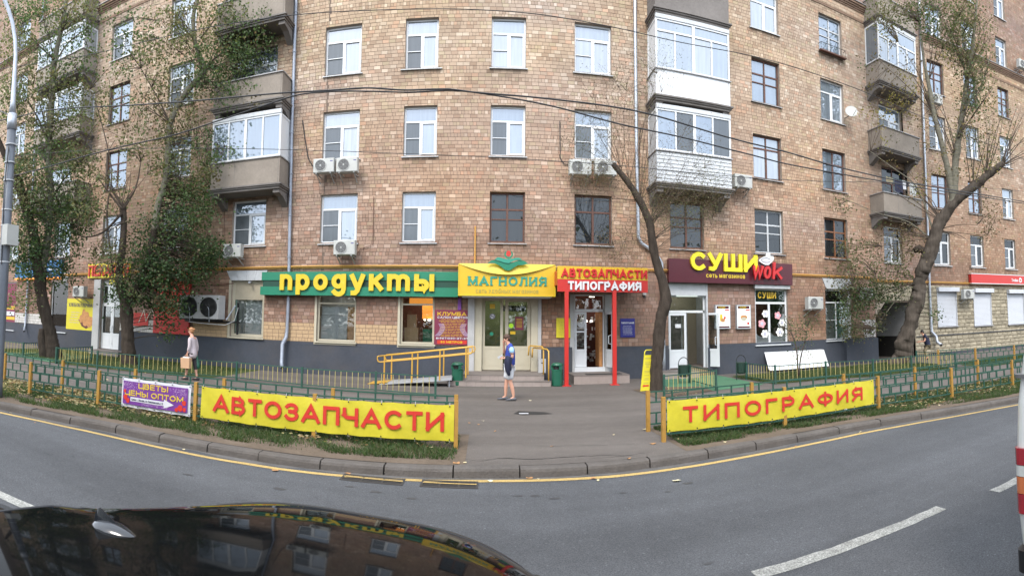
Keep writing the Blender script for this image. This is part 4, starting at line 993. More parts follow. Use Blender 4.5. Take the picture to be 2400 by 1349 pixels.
for k in range(26): a, b_ = u0 + .75 + random.random()*.5, z0 + .55 + random.random()*.35; wbox(mb, a, a + .07, -1.2, -1.12, b_, b_ + .07)
mb.build('goods', 'crust', bld)['kind'] = 'stuff'
def leaf(u0, u1, z0, z1, w, fm, par, glass='g_door', zsplit=.36, t=.09, bars=(), handle=None, uc=None, panelm=None):
    zs = z0 + (z1 - z0)*zsplit; uc = uc or (u0 + u1)/2
    ex = [(u0 + t, u1 - t, w - .05, w, zs - t/2, zs + t/2)] + [(u0 + t, u1 - t, w - .05, w, z0 + (z1 - z0)*b - .03, z0 + (z1 - z0)*b + .03) for b in bars]
    d = frame_w('door', fm, par, u0, u1, z0, z1, t, w - .05, w, uc, ex)
    pane_w('pane', glass, d, u0 + t, u1 - t, w - .02, zs + t/2, z1 - t, uc); WB('panel', panelm or fm, d, (u0 + t, u1 - t, w - .04, w - .012, z0 + t, zs - t/2), (u0 + t + .05, u1 - t - .05, w - .012, w - .004, z0 + t + .05, zs - t/2 - .05), uc=uc)
    if handle is not None:
        mb = MB().tube([Wp(handle, w, z0 + .85, uc), Wp(handle, w + .06, z0 + .87, uc), Wp(handle, w + .06, z0 + 1.12, uc), Wp(handle, w, z0 + 1.14, uc)], .013, 6); mb.build('handle', 'pvc', d)
    for zz in (.12, .5, .88):
        MB().tube([Wp(u0 + .02, w + .015, z0 + (z1 - z0)*zz - .05, uc), Wp(u0 + .02, w + .015, z0 + (z1 - z0)*zz + .05, uc)], .014, 6).build('hinge', fm, d)
    return d
# grocery entrance
u0, u1, z0, z1 = GF['door_mag']
a0, a1 = wrect(1130, 700, 1179, 870)[:2]; b0, b1 = wrect(1184, 700, 1244, 870)[:2]; zt = z1 - .06
WB('door_surround', 'cream', bld, (u0 - .02, a0 - .01, -.25, .03, z0, z1), (b1 + .01, u1 + .02, -.25, .03, z0, z1), (a0 - .01, b1 + .01, -.25, .0, zt, z1 + .02))
WB('entrance_pier', 'plastergrey', bld, (u0 - .26, u0 - .021, .0, .10, 0.2, z1 + .05), (u1 + .021, u1 + .14, .0, .10, .2, z1 + .05))
dl = leaf(a0, a1, z0 + .03, zt - .01, -.10, 'cream', bld, zsplit=.31, t=.10, handle=None); dr = leaf(b0, b1, z0 + .03, zt - .01, -.13, 'cream', bld, zsplit=.31, t=.12)
def decal(px0, py0, px1, py1, w, m, par, t=.004): q = wrect(px0, py0, px1, py1, w); return WB('sticker', m, par, (q[0], q[1], w, w + t, q[2], q[3]))
def disc(u, z, r, w, m, par, t=.004, n=22, sy=1., name='sticker'):
    uc = u; v = [Wp(u + r*math.cos(2*math.pi*k/n), w + t, z + sy*r*math.sin(2*math.pi*k/n), uc) for k in range(n)] + [Wp(u + r*math.cos(2*math.pi*k/n), w, z + sy*r*math.sin(2*math.pi*k/n), uc) for k in range(n)]
    return MB().add(v, [tuple(range(n)), tuple(reversed(range(n, 2*n)))] + [(k, (k + 1) % n, n + (k + 1) % n, n + k) for k in range(n)]).build(name, m, par)
decal(1148, 712, 1160, 723, -.115, 'syel', dl)
q = on_wall(1154, 741, -.11); disc(q[0], q[1], .105, -.115, 'swhite', dl); 
mb = MB(); f_ = wframe(q[0], -.105, q[1]); ribbon(mb, arc(.5, .5, .5, .5, 90, 450, 21), .022, -.1, -.1, .2, .2, f_, .002, 0); ribbon(mb, [(.15, .85), (.85, .15)], .018, -.1, -.1, .2, .2, f_, .003, 0); ribbon(mb, [(.2, .5), (.8, .5)], .02, -.1, -.1, .2, .2, f_, .0015, 0); mb.build('no_smoking_mark', 'navytxt', dl)
q = on_wall(1198, 763, -.14); disc(q[0], q[1], .085, -.145, m=mat('lime', (.45, .8, .02), .4, 0), par=dr); decal(1196, 776, 1208, 783, -.145, MT['syel'], dr)
q = on_wall(1152, 782, -.11); disc(q[0], q[1], .07, -.115, 'sgreen', dl)
pp = decal(1207, 742, 1227, 773, -.145, 'posterm', dr)
mb = MB(); q = wrect(1209, 744, 1225, 771, -.14); f_ = wframe(q[0], -.139, q[2])
for k in range(7): ribbon(mb, [(0, 0), (1, 0)], .018, .02, .06 + k*.05, q[1] - q[0] - .04, .02, f_, .001*(1 + k % 2), 0)
mb.build('lettering', 'syel', dr)
q = wrect(1176, 716, 1226, 729, -.6); WB('pawnshop_board', 'dgreen', bld, (q[0], q[1] + .1, -.64, -.6, q[2], q[3]))
text('ЛОМБАРД', .17, .026, wframe(q[0] - .03, -.595, q[2] + .04), m='pvcold', parent=bld, width=(q[1] - q[0])*.95, name='lettering')
# print shop entrance
u0, u1, z0, z1 = GF['door_tip']; lz = wrect(1350, 724, 1414, 734)[3]
l0, l1 = wrect(1347, 724, 1376, 860)[:2]; o1 = wrect(1376, 730, 1416, 860)[1]
WB('door_surround', 'plastergrey', bld, (u0 - .10, l0 - .01, -.2, .03, z0, z1), (o1 + .03, u1 + .06, -.3, .03, z0, z1))
fr = WB('door_frame', 'pvc', bld, (l0, o1 + .02, -.16, -.10, lz - .10, lz), (l0, o1 + .02, -.16, -.10, z1 - .05, z1), (l0, l0 + .04, -.16, -.10, lz, z1 - .05), (o1 - .02, o1 + .02, -.16, -.10, z0, z1 - .05), (l0, o1 + .1, -.16, .0, z0 - .0, z0 + .16))
pane_w('pane', 'g_door', fr, l0 + .04, o1 - .02, -.12, lz, z1 - .05)
leaf(l0 + .01, l1, z0 + .17, lz - .11, -.10, 'pvc', bld, zsplit=.30, t=.085, bars=(.64,))
# leaf standing open towards the street
def openleaf(u, z0, z1, w0, depth, fm, ang, zsplit=.3, handle=True, t=.085):
    c, s = math.cos(ang), math.sin(ang); P = lambda d, e, z: Wp(u + d*s + e*c, w0 + d*c - e*s, z)
    mb = MB(); 
    def b(d0, d1, za, zb): mb.hexa([P(d0, 0, za), P(d1, 0, za), P(d1, .05, za), P(d0, .05, za), P(d0, 0, zb), P(d1, 0, zb), P(d1, .05, zb), P(d0, .05, zb)])
    zs = z0 + (z1 - z0)*zsplit
    b(0, t, z0, z1); b(depth - t, depth, z0, z1); b(t, depth - t, z0, z0 + t); b(t, depth - t, z1 - t, z1); b(t, depth - t, zs - .045, zs + .045)
    d = mb.build('door', fm, bld)
    mb = MB(); d0, d1 = t, depth - t
    mb.hexa([P(d0, .02, zs + .045), P(d1, .02, zs + .045), P(d1, .028, zs + .045), P(d0, .028, zs + .045), P(d0, .02, z1 - t), P(d1, .02, z1 - t), P(d1, .028, z1 - t), P(d0, .028, z1 - t)]); mb.build('pane', 'g_door', d)
    mb = MB(); mb.hexa([P(d0, .01, z0 + t), P(d1, .01, z0 + t), P(d1, .04, z0 + t), P(d0, .04, z0 + t), P(d0, .01, zs - .045), P(d1, .01, zs - .045), P(d1, .04, zs - .045), P(d0, .04, zs - .045)]); mb.build('panel', fm, d)
    if handle: MB().tube([P(depth*.8, 0, z0 + .85), P(depth*.8, -.09, z0 + .87), P(depth*.8, -.09, z0 + 1.15), P(depth*.8, 0, z0 + 1.17)], .016, 6).build('handle', 'pvc', d)
    return d
openleaf(o1 + .05, z0 + .17, lz - .11, -.08, .62, 'pvc', R(12))
# inside the print shop
mb = MB()
for k in range(5): wbox(mb, l1 + .02, l1 + .35, -2.1, -1.8, z0 + .3 + k*.42, z0 + .33 + k*.42)
for k in range(60):
    a = l1 + random.random()*.9; b_ = z0 + .2 + random.random()*1.9; wbox(mb, a, a + .03 + random.random()*.08, -2.3, -2.2, b_, b_ + .05 + random.random()*.1)
mb.build('goods', 'whitec', bld)['kind'] = 'stuff'
for k in (.25, .45): q = l1 + k; WB('shop_lamp', 'lamp', bld, (q, q + .07, -1.6, -1.55, z1 - 1.0, z1 - .93))
WB('shop_lamp', 'lamp', bld, (o1 - .3, o1 - .1, -1.3, -1.2, z1 - .02, z1))
WB('door_jamb', 'crust', bld, (o1 - .14, o1 - .02, -.9, -.2, z0 + .16, lz - .1))
# sushi shop entrance
u0, u1, z0, z1 = GF['door_sushi']; l0, l1 = wrect(1569, 730, 1612, 860)[:2]; o1 = wrect(1612, 730, 1651, 860)[1]; tz = wrect(1570, 692, 1650, 727)[3]; lz = wrect(1570, 692, 1650, 727)[2]
WB('door_surround', 'pvcold', bld, (u0 - .03, l0 - .001, -.25, .04, z0, z1), (o1 + .09, u1 + .05, -.25, .04, z0, z1), (l0, o1 + .089, -.25, .02, tz, z1))
fr = WB('door_frame', 'pvc', bld, (l0, o1 + .085, -.2, -.13, lz - .09, lz), (l0, l0 + .05, -.2, -.13, lz, tz), (o1 + .02, o1 + .085, -.2, -.13, z0, tz), (l0 + .05, o1 + .02, -.2, -.13, tz - .05, tz))
pane_w('pane', 'g_shop', fr, l0 + .05, o1 + .02, -.16, lz, tz - .05)
d = leaf(l0 + .01, l1, z0 + .03, lz - .10, -.13, 'pvc', bld, zsplit=.31, t=.095); openleaf(o1 + .10, z0 + .04, lz - .10, -.1, .60, 'pvc', R(36), zsplit=.31)
q = wrect(1583, 759, 1596, 768, -.13); WB('sticker', 'swhite', d, (q[0], q[1], -.14, -.135, q[2], q[3]))
WB('inner_door', 'plastergrey', bld, (l1 + .05, l1 + .1, -2., -.8, z0, lz), (l1 + .45, l1 + .55, -1.4, -1.35, z0, lz))
WB('door_lamp', 'litbox', fr, (l0 + .35, o1 - .25, -.12, -.05, tz - .04, tz + .01)); 
# sushi shop window with its film
u0, u1, z0, z1 = GF['shop_sushi']; zt = wrect(1772, 707, 1842, 712)[3]; um = on_wall(1805, 750)[0]
fr = shopwin('shop_sushi', 'pvc', .08, -.08, glass='g_shop', extra=((u0 + .08, u1 - .08, -.13, -.08, zt - .09, zt), (um - .05, um + .05, -.13, -.08, z0 + .08, zt - .09)), sillm='sillw',
             panes=[(u0 + .08, u1 - .08, zt, z1 - .08), (u0 + .08, um - .05, z0 + .08, zt - .09), (um + .05, u1 - .08, z0 + .08, zt - .09)])
WB('window_film', 'dgreen', fr, (u0 + .08, u1 - .08, -.118, -.112, zt, z1 - .08))
q = wrect(1776, 684, 1819, 699, -.07); text('суши', (q[3] - q[2])*1.35, .05, wframe(q[0], -.085, q[2]), m='syel', parent=fr, width=q[1] - q[0], name='lettering')
mb = MB(); nn = 30; pts = []
for k in range(nn + 1): 
    t_ = k/nn; pts.append((u0 + .08 + (u1 - u0 - .16)*t_, z0 + .62 - .30*abs(math.sin(t_*math.pi*2 + .3))**.7*(1) ))
vs = [Wp(a, -.112, b, (u0+u1)/2) for a, b in pts] + [Wp(a, -.112, z0 + .08, (u0+u1)/2) for a, b in pts]
mb.add(vs, [(i, i + 1, nn + 2 + i, nn + 1 + i) for i in range(nn)]).build('film_wave', 'vinylw', fr)
pinkm = mat('petal_pink', (.75, .35, .38), .5, .1, 8); wm = mat('petal_white', (.82, .80, .76), .5, .05, 8); cm = mat('petal_core', (.50, .50, .60), .5, .2, 12)
def flower(px, py, rp, m, n=6):
    u, z = on_wall(px, py, -.07); r = rp/F*20.8; vs = [Wp(u, -.07, z)]; k2 = n*10
    for k in range(k2): a = 2*math.pi*k/k2; rr = r*(.72 + .28*abs(math.cos(a*n/2))); vs.append(Wp(u + rr*math.cos(a), -.074, z + rr*math.sin(a)))
    MB().add(vs, [(0, k + 1, (k + 1) % k2 + 1) for k in range(k2)]).build('flower_sticker', m, fr)
    disc(u, z, r*.42, -.072, cm, fr, .004, 14, name='flower_core')
for a in ((1794, 735, 10, wm), (1786, 758, 11, pinkm, 5), (1793, 782, 11, wm), (1823, 739, 10, pinkm, 5), (1833, 756, 10, wm), (1828, 778, 12, wm)): flower(*a)
# right-hand shop window with the teal blind
u0, u1, z0, z1 = GF['shop_4']; zt = wrect(1937, 707, 1990, 712)[3]; um = on_wall(1962, 750)[0]; zm = on_wall(1950, 750)[1]
fr = shopwin('shop_4', 'pvc', .07, -.08, extra=((u0 + .07, u1 - .07, -.13, -.08, zt - .06, zt), (um - .03, um + .03, -.13, -.08, z0 + .07, zt - .06), (u0 + .07, um - .03, -.1, -.075, zm - .014, zm + .014), (u1 - .16, u1 - .07, -.13, -.07, z0 + .07, z1 - .07)), sillm='sillw',
             panes=[(u0 + .07, u1 - .16, zt, z1 - .07), (u0 + .07, um - .03, z0 + .07, zm - .014), (u0 + .07, um - .03, zm + .014, zt - .06), (um + .03, u1 - .16, z0 + .07, zt - .06)])
WB('blind', 'palteal', fr, (um + .03, u1 - .16, -.16, -.15, z0 + .05, zt - .06)); WB('blind', 'plastergrey', fr, (u0 + .07, um - .03, -.20, -.19, z0 + .05, zt - .06)); WB('shelf_dark', 'dark', fr, (u0 + .07, u1 - .16, -.25, -.24, zt, z1))
# bakery door
u0, u1, z0, z1 = GF['bakery']; um = on_wall(259, 760)[0]; lz = wrect(240, 712, 280, 800)[3]
WB('door_surround', 'plastergrey', bld, (u0 - .45, u0 - .001, .0, .12, .2, z1), (u0, u1, -.2, -.1, lz + .95, z1)); 
fr = frame_w('door_frame', 'pvc', bld, u0, u1, lz, lz + .94, .05, -.2, -.14); pane_w('pane', 'g_shop', fr, u0 + .05, u1 - .05, -.16, lz + .05, lz + .89)
leaf(u0, um, z0 + .02, lz - .01, -.10, 'pvc', bld, zsplit=.33, handle=um - .05); leaf(um + .01, u1, z0 + .02, lz - .01, -.10, 'pvc', bld, zsplit=.33, handle=um + .06)
fr = shopwin('shop_l1', 'pvc', .05, -.1, sillm='sillw'); u0, u1, z0, z1 = GF['shop_l1']; WB('red_display', 'banred', fr, (u0 + .35, u0 + .85, -.3, -.29, z0 + .3, z1 - .35)); WB('blue_display', 'teald', fr, (u0 + .9, u1 - .1, -.32, -.31, z0 + .9, z1 - .5))
u0, u1, z0, z1 = GF['shop_l0']; fr = shopwin('shop_l0', 'pvc', .04, -.05, glass='g_dark', sillm='sillw')
pm = WB('window_poster', 'posterm', fr, (u0 + .05, u1 - .05, -.045, -.035, z0 + .05, z1 - .05)); 
WB('poster_band', 'syel', fr, (u0 + .1, u1 - .1, -.034, -.03, z0 + .62, z0 + .80), (u0 + .1, u1 - .1, -.034, -.03, z0 + 1.25, z0 + 1.45)); WB('poster_photo', 'vinylw', fr, *[(u0 + .12 + k*(u1 - u0 - .2)/3, u0 + .08 + (k + .85)*(u1 - u0 - .2)/3, -.034, -.03, z0 + .14, z0 + .42) for k in range(3)], (u0 + .15, u1 - .15, -.034, -.03, z0 + .86, z0 + 1.12))
# roller shutters
for k in ('sh_1', 'sh_2', 'sh_3'):
    u0, u1, z0, z1 = GF[k]; n = 26; mb = MB(); uc = (u0 + u1)/2; h = (z1 - z0 - .02)/n
    for i in range(n):
        za = z0 + .01 + i*h; mb.hexa([Wp(u0, .045, za, uc), Wp(u1, .045, za, uc), Wp(u1, .0, za, uc), Wp(u0, .0, za, uc), Wp(u0, .032, za + h - .008, uc), Wp(u1, .032, za + h - .008, uc), Wp(u1, .0, za + h - .008, uc), Wp(u0, .0, za + h - .008, uc)])
    o = mb.build('roller_shutter', 'shutter', bld)
    WB('shutter_back', 'acg', o, (u0, u1, -.05, -.01, z0, z1)); WB('shutter_box', 'shutter', o, (u0 - .06, u1 + .10, .06, .30, z1 + .01, z1 + .25)); WB('shutter_rail', 'shutter', o, (u0 - .04, u0 - .001, .05, .08, z0, z1), (u1 + .001, u1 + .04, .05, .08, z0, z1)); WB('sill', 'sill', o, (u0 - .08, u1 + .10, .05, .14, z0 - .06, z0 - .005))
# steps and platforms
def steps(boxes, lab, name='entrance_steps', tw=.30):
    mnx = min(b[0] for b in boxes); t = thing(name, ((mnx + boxes[0][1])/2, boxes[0][2], 0), lab, 'steps')
    for (x0, x1, y0, y1, z0, z1) in boxes:
        MB().box(x0 + .01, x1 - .01, y0 + .012, y1, z0, z1 - .022).build('step_core', 'tiled', t)
        n = max(1, round((x1 - x0)/tw)); w = (x1 - x0)/n
        for k in range(n): MB().box(x0 + k*w + .003, x0 + (k + 1)*w - .003, y0, y0 + .011, z0 + .002, z1 - .023).build('tile', 'tile', t)
        m2 = max(1, round((y1 - y0)/.33)); d = (y1 - y0)/m2
        MB().box(x0, x1, y0 - .012, y1, z1 - .0215, z1).build('tread', 'tiled', t)
    return t
steps([(-1.18, 2.18, 16.78, 17.15, 0, .17), (-.72, 2.0, 17.15, 18.68, 0, .34)], 'two tiled steps up to the cream double doors of the grocery')
steps([(3.02, 4.98, 17.25, 18.68, 0, .30)], 'low tiled platform under the open white doors of the print shop')
steps([(6.1, 7.9, 17.9, 18.62, 0, .28)], 'low step at the white doors of the sushi shop'); steps([(-17.4, -15.5, 18.1, 18.9, 0, .24)], 'low step below the white doors of the bakery behind the trees')
m_ = thing('door_mat', (4.1, 17.5, .30), 'thin black mat lying at the threshold of the print shop', 'door mat'); MB().box(3.5, 4.75, 17.4, 17.75, .301, .315).build('mat', 'black', m_)

# ------------------------------------------------------------------ signs on the house
def sfrom(px0, py0, px1, py1, w): return wrect(px0, py0, px1, py1, w)
# grocery fascia
s = thing('fascia_sign', (-4., 18.4, 3.2), 'long green fascia sign with big yellow lower case letters reading npogykmы', 'shop sign')
A, A1, _, ZT = sfrom(615, 633, 1074, 640, .35); ZB = sfrom(800, 640, 900, 693, .35)[2]; ZT = sfrom(800, 636, 900, 693, .35)[3]; h = ZT - ZB
WB('green_band', 'sgreen', s, (A, A1, .05, .35, ZB + h*.64, ZT), uc=-3); WB('green_band', 'sgreen', s, (A - .04, A1, .05, .37, ZB, ZB + h*.36), uc=-3); WB('dark_band', 'sdgreen', s, (A + .04, A1, .05, .31, ZB + h*.361, ZB + h*.639), uc=-3)
l0 = sfrom(657, 645, 1018, 677, .40); xh = sfrom(830, 645, 850, 681, .40); H = (xh[3] - xh[2])/.70
text('npogykmы', H, H*.215, (Wp(l0[0], .38, xh[2], -3), Vector((1, 0, 0)), Vector((0, 0, 1)), Vector((0, -1, 0))), dep=.07, lift=.0, gap=.21, m='sletter', parent=s, joined=False, width=l0[1] - l0[0])
# grocery canopy sign
s = thing('canopy_sign', (1, 17.9, 3.3), 'yellow canopy sign with green lettering МАГНОЛИЯ and a green lotus emblem above the grocery doors', 'shop sign')
cw = .95; q = sfrom(1076, 620, 1300, 693, cw); a, b, z0, z1 = q
mb = MB(); wbox(mb, a, b, .12, cw, z0, z1); mb.build('sign_box', 'syel', s)
WB('side_trim', 'sletter', s, (a - .03, a - .001, .12, cw + .02, z0 - .01, z1 + .01), (b + .001, b + .03, .12, cw + .02, z0 - .01, z1 + .01), (a, b, cw + .001, cw + .02, z0 - .012, z0 + .02))
nn = 24; vs = []
for k in range(nn + 1):
    t_ = k/nn; u = a + (b - a)*t_; dz = (z1 - z0)*.33*math.sin(math.pi*t_); bulge = .10*math.sin(math.pi*t_)
    vs += [Wp(u, cw + .004, z1 + .03), Wp(u, cw + .01 + bulge, z1 - dz)]
mb = MB().add(vs, [(2*i, 2*i + 1, 2*i + 3, 2*i + 2) for i in range(nn)]); mb.build('curved_panel', 'sletter', s)
q2 = sfrom(1097, 648, 1281, 669, cw + .01)
text('МАГНОЛИЯ', q2[3] - q2[2], .065, (Wp(q2[0], cw + .004, q2[2]), Vector((1, 0, 0)), Vector((0, 0, 1)), Vector((0, -1, 0))), dep=.02, lift=.0, gap=.2, m='teal', parent=s, joined=False, width=q2[1] - q2[0], serif=True)
q2 = sfrom(1115, 679, 1262, 687, cw + .01)
text('сеть удобных магазинов', (q2[3] - q2[2])/.72, .022, (Wp(q2[0], cw + .004, q2[2]), Vector((1, 0, 0)), Vector((0, 0, 1)), Vector((0, -1, 0))), dep=.003, lift=.0, gap=.2, m='olive', parent=s, width=q2[1] - q2[0], name='lettering')
def plate(pts, w, t, m, par, name='emblem'):
    P = [(on_wall(x, y, w)) for x, y in pts]; n = len(P); vs = [Wp(u, w + t, z) for u, z in P] + [Wp(u, w, z) for u, z in P]
    return MB().add(vs, [tuple(range(n)), tuple(reversed(range(n, 2*n)))] + [(k, (k + 1) % n, n + (k + 1) % n, n + k) for k in range(n)]).build(name, m, par)
W2 = cw + .12
plate([(1142, 618), (1150, 611), (1160, 609), (1168, 611), (1180, 614), (1192, 616), (1204, 614), (1216, 610), (1228, 611), (1238, 618), (1225, 621), (1214, 621), (1203, 628), (1196, 633), (1190, 634), (1183, 632), (1172, 623), (1160, 617), (1150, 616)], W2, .03, 'sgreen', s)
plate([(1159, 608), (1166, 603), (1172, 603), (1180, 606), (1190, 607), (1200, 606), (1210, 604), (1217, 604), (1224, 609), (1212, 609), (1202, 612), (1192, 617), (1180, 615), (1170, 611)], W2 + .04, .02, 'teal', s)
uu, zz = on_wall(1192, 596, W2); fr_ = wframe(uu, W2, zz)
mb = MB(); ribbon(mb, arc(.5, .5, .5, .5, 140, 400, 20), .05, -.15, -.15, .30, .30, fr_, .03, 0); mb.build('ring', 'sgreen', s); disc(uu, zz + .03, .085, W2, 'banred', s, .04, 16, 1.15, 'red_bud'); WB('stalk', 'sgreen', s, (uu - .012, uu + .012, W2, W2 + .02, zz - .2, zz - .06))
WB('canopy_soffit', 'plastergrey', s, (a + .1, b - .1, .12, cw - .02, z0 - .05, z0 - .002))
# auto parts / print shop canopy on red posts
s = thing('canopy_sign', (4.3, 16.8, 0), 'canopy sign АВТОЗАПЧАСТИ over ТИПОГРАФИЯ in yellow and red on two red posts', 'shop sign')
cw = 1.88; a, b, z0, z1 = sfrom(1307, 625, 1518, 684, cw); zm = sfrom(1307, 625, 1518, 655, cw)[2]; zm = (sfrom(1400, 655, 1420, 684, cw)[3])
WB('yellow_panel', 'syel', s, (a, b, cw - .12, cw, zm, z1)); WB('red_panel', 'sred', s, (a, b, cw - .125, cw + .003, z0, zm - .002)); WB('canopy_roof', 'acg', s, (a + .05, b - .05, .02, cw - .13, z1 - .5, z1 - .44)); WB('canopy_side', 'sred', s, (a + .02, a + .05, .02, cw - .13, z1 - .6, z1 - .1), (b - .05, b - .02, .02, cw - .13, z1 - .6, z1 - .1))
def fr_at(u, w, z): return (Wp(u, w, z), Vector((1, 0, 0)), Vector((0, 0, 1)), Vector((0, -1, 0)))
q2 = sfrom(1315, 631, 1516, 651, cw); text('АВТОЗАПЧАСТИ', q2[3] - q2[2], .062, fr_at(q2[0], cw + .0, q2[2]), dep=.05, lift=0, gap=.12, m='sbred', parent=s, joined=False, width=q2[1] - q2[0])
q2 = sfrom(1331, 660, 1502, 680, cw); text('ТИПОГРАФИЯ', q2[3] - q2[2], .062, fr_at(q2[0], cw + .003, q2[2]), dep=.05, lift=0, gap=.12, m='swhite', parent=s, joined=False, width=q2[1] - q2[0])
for px in (1328, 1440.5): 
    u = on_wall(px, 780, cw)[0]; y = D0 - cw + .04; MB().box(u - .065, u + .065, y - .06, y + .06, 0, z0).build('post', 'sred', s); MB().box(u - .14, u + .14, y - .13, y + .13, 0, .02).build('post_foot', 'sred', s)
MB().bar(Wp(on_wall(1446, 690, cw)[0], cw - .06, z0 - .1), Wp(on_wall(1470, 684, cw)[0], cw - .06, z0), .02).build('brace', 'black', s)
# sushi sign
s = thing('fascia_sign', (9.8, 18.5, 4.), 'maroon fascia sign with tall yellow letters СУШИ and red wok under the balcony', 'shop sign')
w = .28; a, b = sfrom(1568, 606, 1857, 668, w)[:2]; z0 = sfrom(1700, 615, 1720, 664, w)[2]; z1 = sfrom(1700, 611, 1720, 664, w)[3]
WB('sign_board', 'smar', s, (a, b, .05, w, z0, z1))
q2 = sfrom(1617, 594, 1773, 636, w); text('СУШИ', q2[3] - q2[2], .16, fr_at(q2[0], w + .0, q2[2]), dep=.10, lift=0, gap=.10, m='sbyel', parent=s, joined=False, width=q2[1] - q2[0])
q2 = sfrom(1655, 642, 1746, 650, w); text('сеть магазинов', (q2[3] - q2[2])/.72, .03, fr_at(q2[0], w, q2[2] - .02), dep=.004, lift=0, gap=.18, m='sletter', parent=s, width=q2[1] - q2[0], name='lettering')
q2 = sfrom(1757, 623, 1828, 654, w); text('wo', (q2[3] - q2[2])/.78, .11, fr_at(q2[0], w + .02, q2[2]), dep=.09, lift=.1, gap=.06, m='sbred', parent=s, joined=False, width=(q2[1] - q2[0])*.60, shear=.12); text('K', (q2[3] - q2[2])/.78, .11, fr_at(q2[0] + (q2[1] - q2[0])*.66, w + .02, q2[2]), dep=.09, lift=.1, m='sbred', parent=s, joined=False, width=(q2[1] - q2[0])*.32, shear=.1)
plate([(1777, 611), (1782, 605), (1790, 601), (1794, 600), (1794, 594), (1799, 592), (1804, 593), (1804, 600), (1810, 600), (1813, 604), (1811, 610), (1806, 616), (1800, 621), (1792, 621), (1784, 617)], w + .02, .06, 'swhite', s, 'bowl_emblem')
uu, zz = on_wall(1795, 610, w + .09); mb = MB(); ribbon(mb, arc(.5, .5, .5, .5, 20, 330, 18), .014, -.22, -.09, .46, .20, wframe(uu, w + .085, zz), .003, 0); mb.build('bowl_rim', 'navytxt', s)
WB('awning_rail', 'pvcold', s, (*wrect(1770, 668, 1852, 676, .2)[:2], .05, .2, wrect(1770, 668, 1852, 676, .2)[2], z0 - .01))
# print shop hint far right
s = thing('fascia_sign', (26.5, 17.2, 4.2), 'long red fascia sign with small white lettering Тройка at its far right end', 'shop sign')
a = on_wall(2277, 654, .3)[0]; b = 30.4; uc = 27; z0, z1 = 4.02, 4.55
WB('sign_board', 'sred', s, (a, b, .05, .3, z0, z1), uc=uc); WB('white_edge', 'swhite', s, (a - .01, b, .05, .31, z0 - .04, z0 - .001), (a - .01, b, .05, .31, z1 + .001, z1 + .04), uc=uc)
u_ = on_wall(2371, 658, .3)[0]; sx, nx = seg(27); ex = Vector((1, sx, 0)).normalized()
text('Тройка', .20, .03, (Wp(u_, .303, 4.16, uc), ex, Vector((0, 0, 1)), nx), dep=.004, lift=0, gap=.15, m='swhite', parent=s, width=.62, name='lettering')
u_ = on_wall(2389, 658, .3)[0]; text('D', .30, .07, (Wp(u_, .303, 4.12, uc), ex, Vector((0, 0, 1)), nx), dep=.004, lift=0, m='swhite', parent=s, width=.25, name='lettering')
# left end: bakery letters, blue shop sign
s = thing('letter_sign', (-17.8, 18.9, 3.9), 'yellow edged dark red letters ПЕКАРНЯ mounted on the brick behind the trees', 'shop sign')
q2 = sfrom(206, 620, 300, 646, .2); uc = -17; sx, nx = seg(uc); fr_ = (Wp(q2[0], .12, q2[2], uc), Vector((1, sx, 0)).normalized(), Vector((0, 0, 1)), nx)
WB('yellow_backing', 'sbyel', s, (q2[0] - .08, q2[1] + .08, .06, .11, q2[2] - .08, q2[3] + .08), uc=uc)
text('ПЕКАРНЯ', q2[3] - q2[2], .10, fr_, dep=.05, lift=0, gap=.14, m='banred', parent=s, joined=False, width=q2[1] - q2[0])
text('ПЕКАРНЯ', .22, .035, (Wp(-16.9, .1, 3.45, uc), Vector((1, sx, 0)).normalized(), Vector((0, 0, 1)), nx), dep=.02, lift=0, gap=.14, m='sbyel', parent=s, width=.9, name='lettering')
s = thing('fascia_sign', (-22.5, 18.9, 3.9), 'blue fascia sign with an orange lower edge at the far left end of the house', 'shop sign')
q2 = sfrom(36, 612, 144, 650, .2); bm = mat('sign_blue', (.02, .13, .30), .4, .1, 2); WB('sign_board', bm, s, (q2[0], q2[1], .03, .2, q2[2], q2[3]), uc=-22); WB('orange_edge', 'orange', s, (q2[0], q2[1], .03, .21, q2[2] - .1, q2[2] - .002), uc=-22)
WB('white_stripe', 'swhite', s, (q2[0] + .5, q2[0] + 2.0, .2, .205, q2[2] + .45, q2[2] + .52), (q2[1] - 1.1, q2[1] - .3, .2, .205, q2[2] + .40, q2[2] + .47), uc=-22)
# posters and plates
def poster(name, px, m, lab, cat, w=.05, t=.03, group=None):
    q = wrect(*px, w); o = thing(name, Wp((q[0] + q[1])/2, w, q[2]), lab, cat, group); WB('board', m, o, (q[0], q[1], .015, w, q[2], q[3])); return o, q
def lines(o, q, rows, m, w, t_, x0=.1, x1=.9, seed=1):
    rr = random.Random(seed); f_ = wframe(q[0], w + .001, q[2], (q[0] + q[1])/2); W, H = q[1] - q[0], q[3] - q[2]; mb = MB()
    for yy in rows:
        x = x0 + rr.random()*.1; e = x1 - rr.random()*.1
        while x < e:
            l = rr.uniform(.05, .16); ribbon(mb, [(0, 0), (1, 0)], t_, x*W, yy*H, min(l, e - x)*W, t_, f_, .0015, 0); x += l + .02
    mb.build('lettering', m, o)
o, q = poster('bread_poster', (156, 700, 225, 773), 'postery', 'square yellow poster ХЛЕБОБУЛОЧНАЯ with a basket of bread, left of the bakery door', 'poster'); uc = (q[0] + q[1])/2; W, H = q[1] - q[0], q[3] - q[2]; f_ = wframe(q[0] + W*.07, .051, q[2] + H*.74, uc)
text('ХЛЕБОБУЛОЧНАЯ', H*.12, .035, f_, dep=.002, lift=0, gap=.12, m='navytxt', parent=o, width=W*.86, name='lettering'); lines(o, q, (.22, .30, .39, .47, .55), 'posterv', .052, .022, .1, .5, 3)
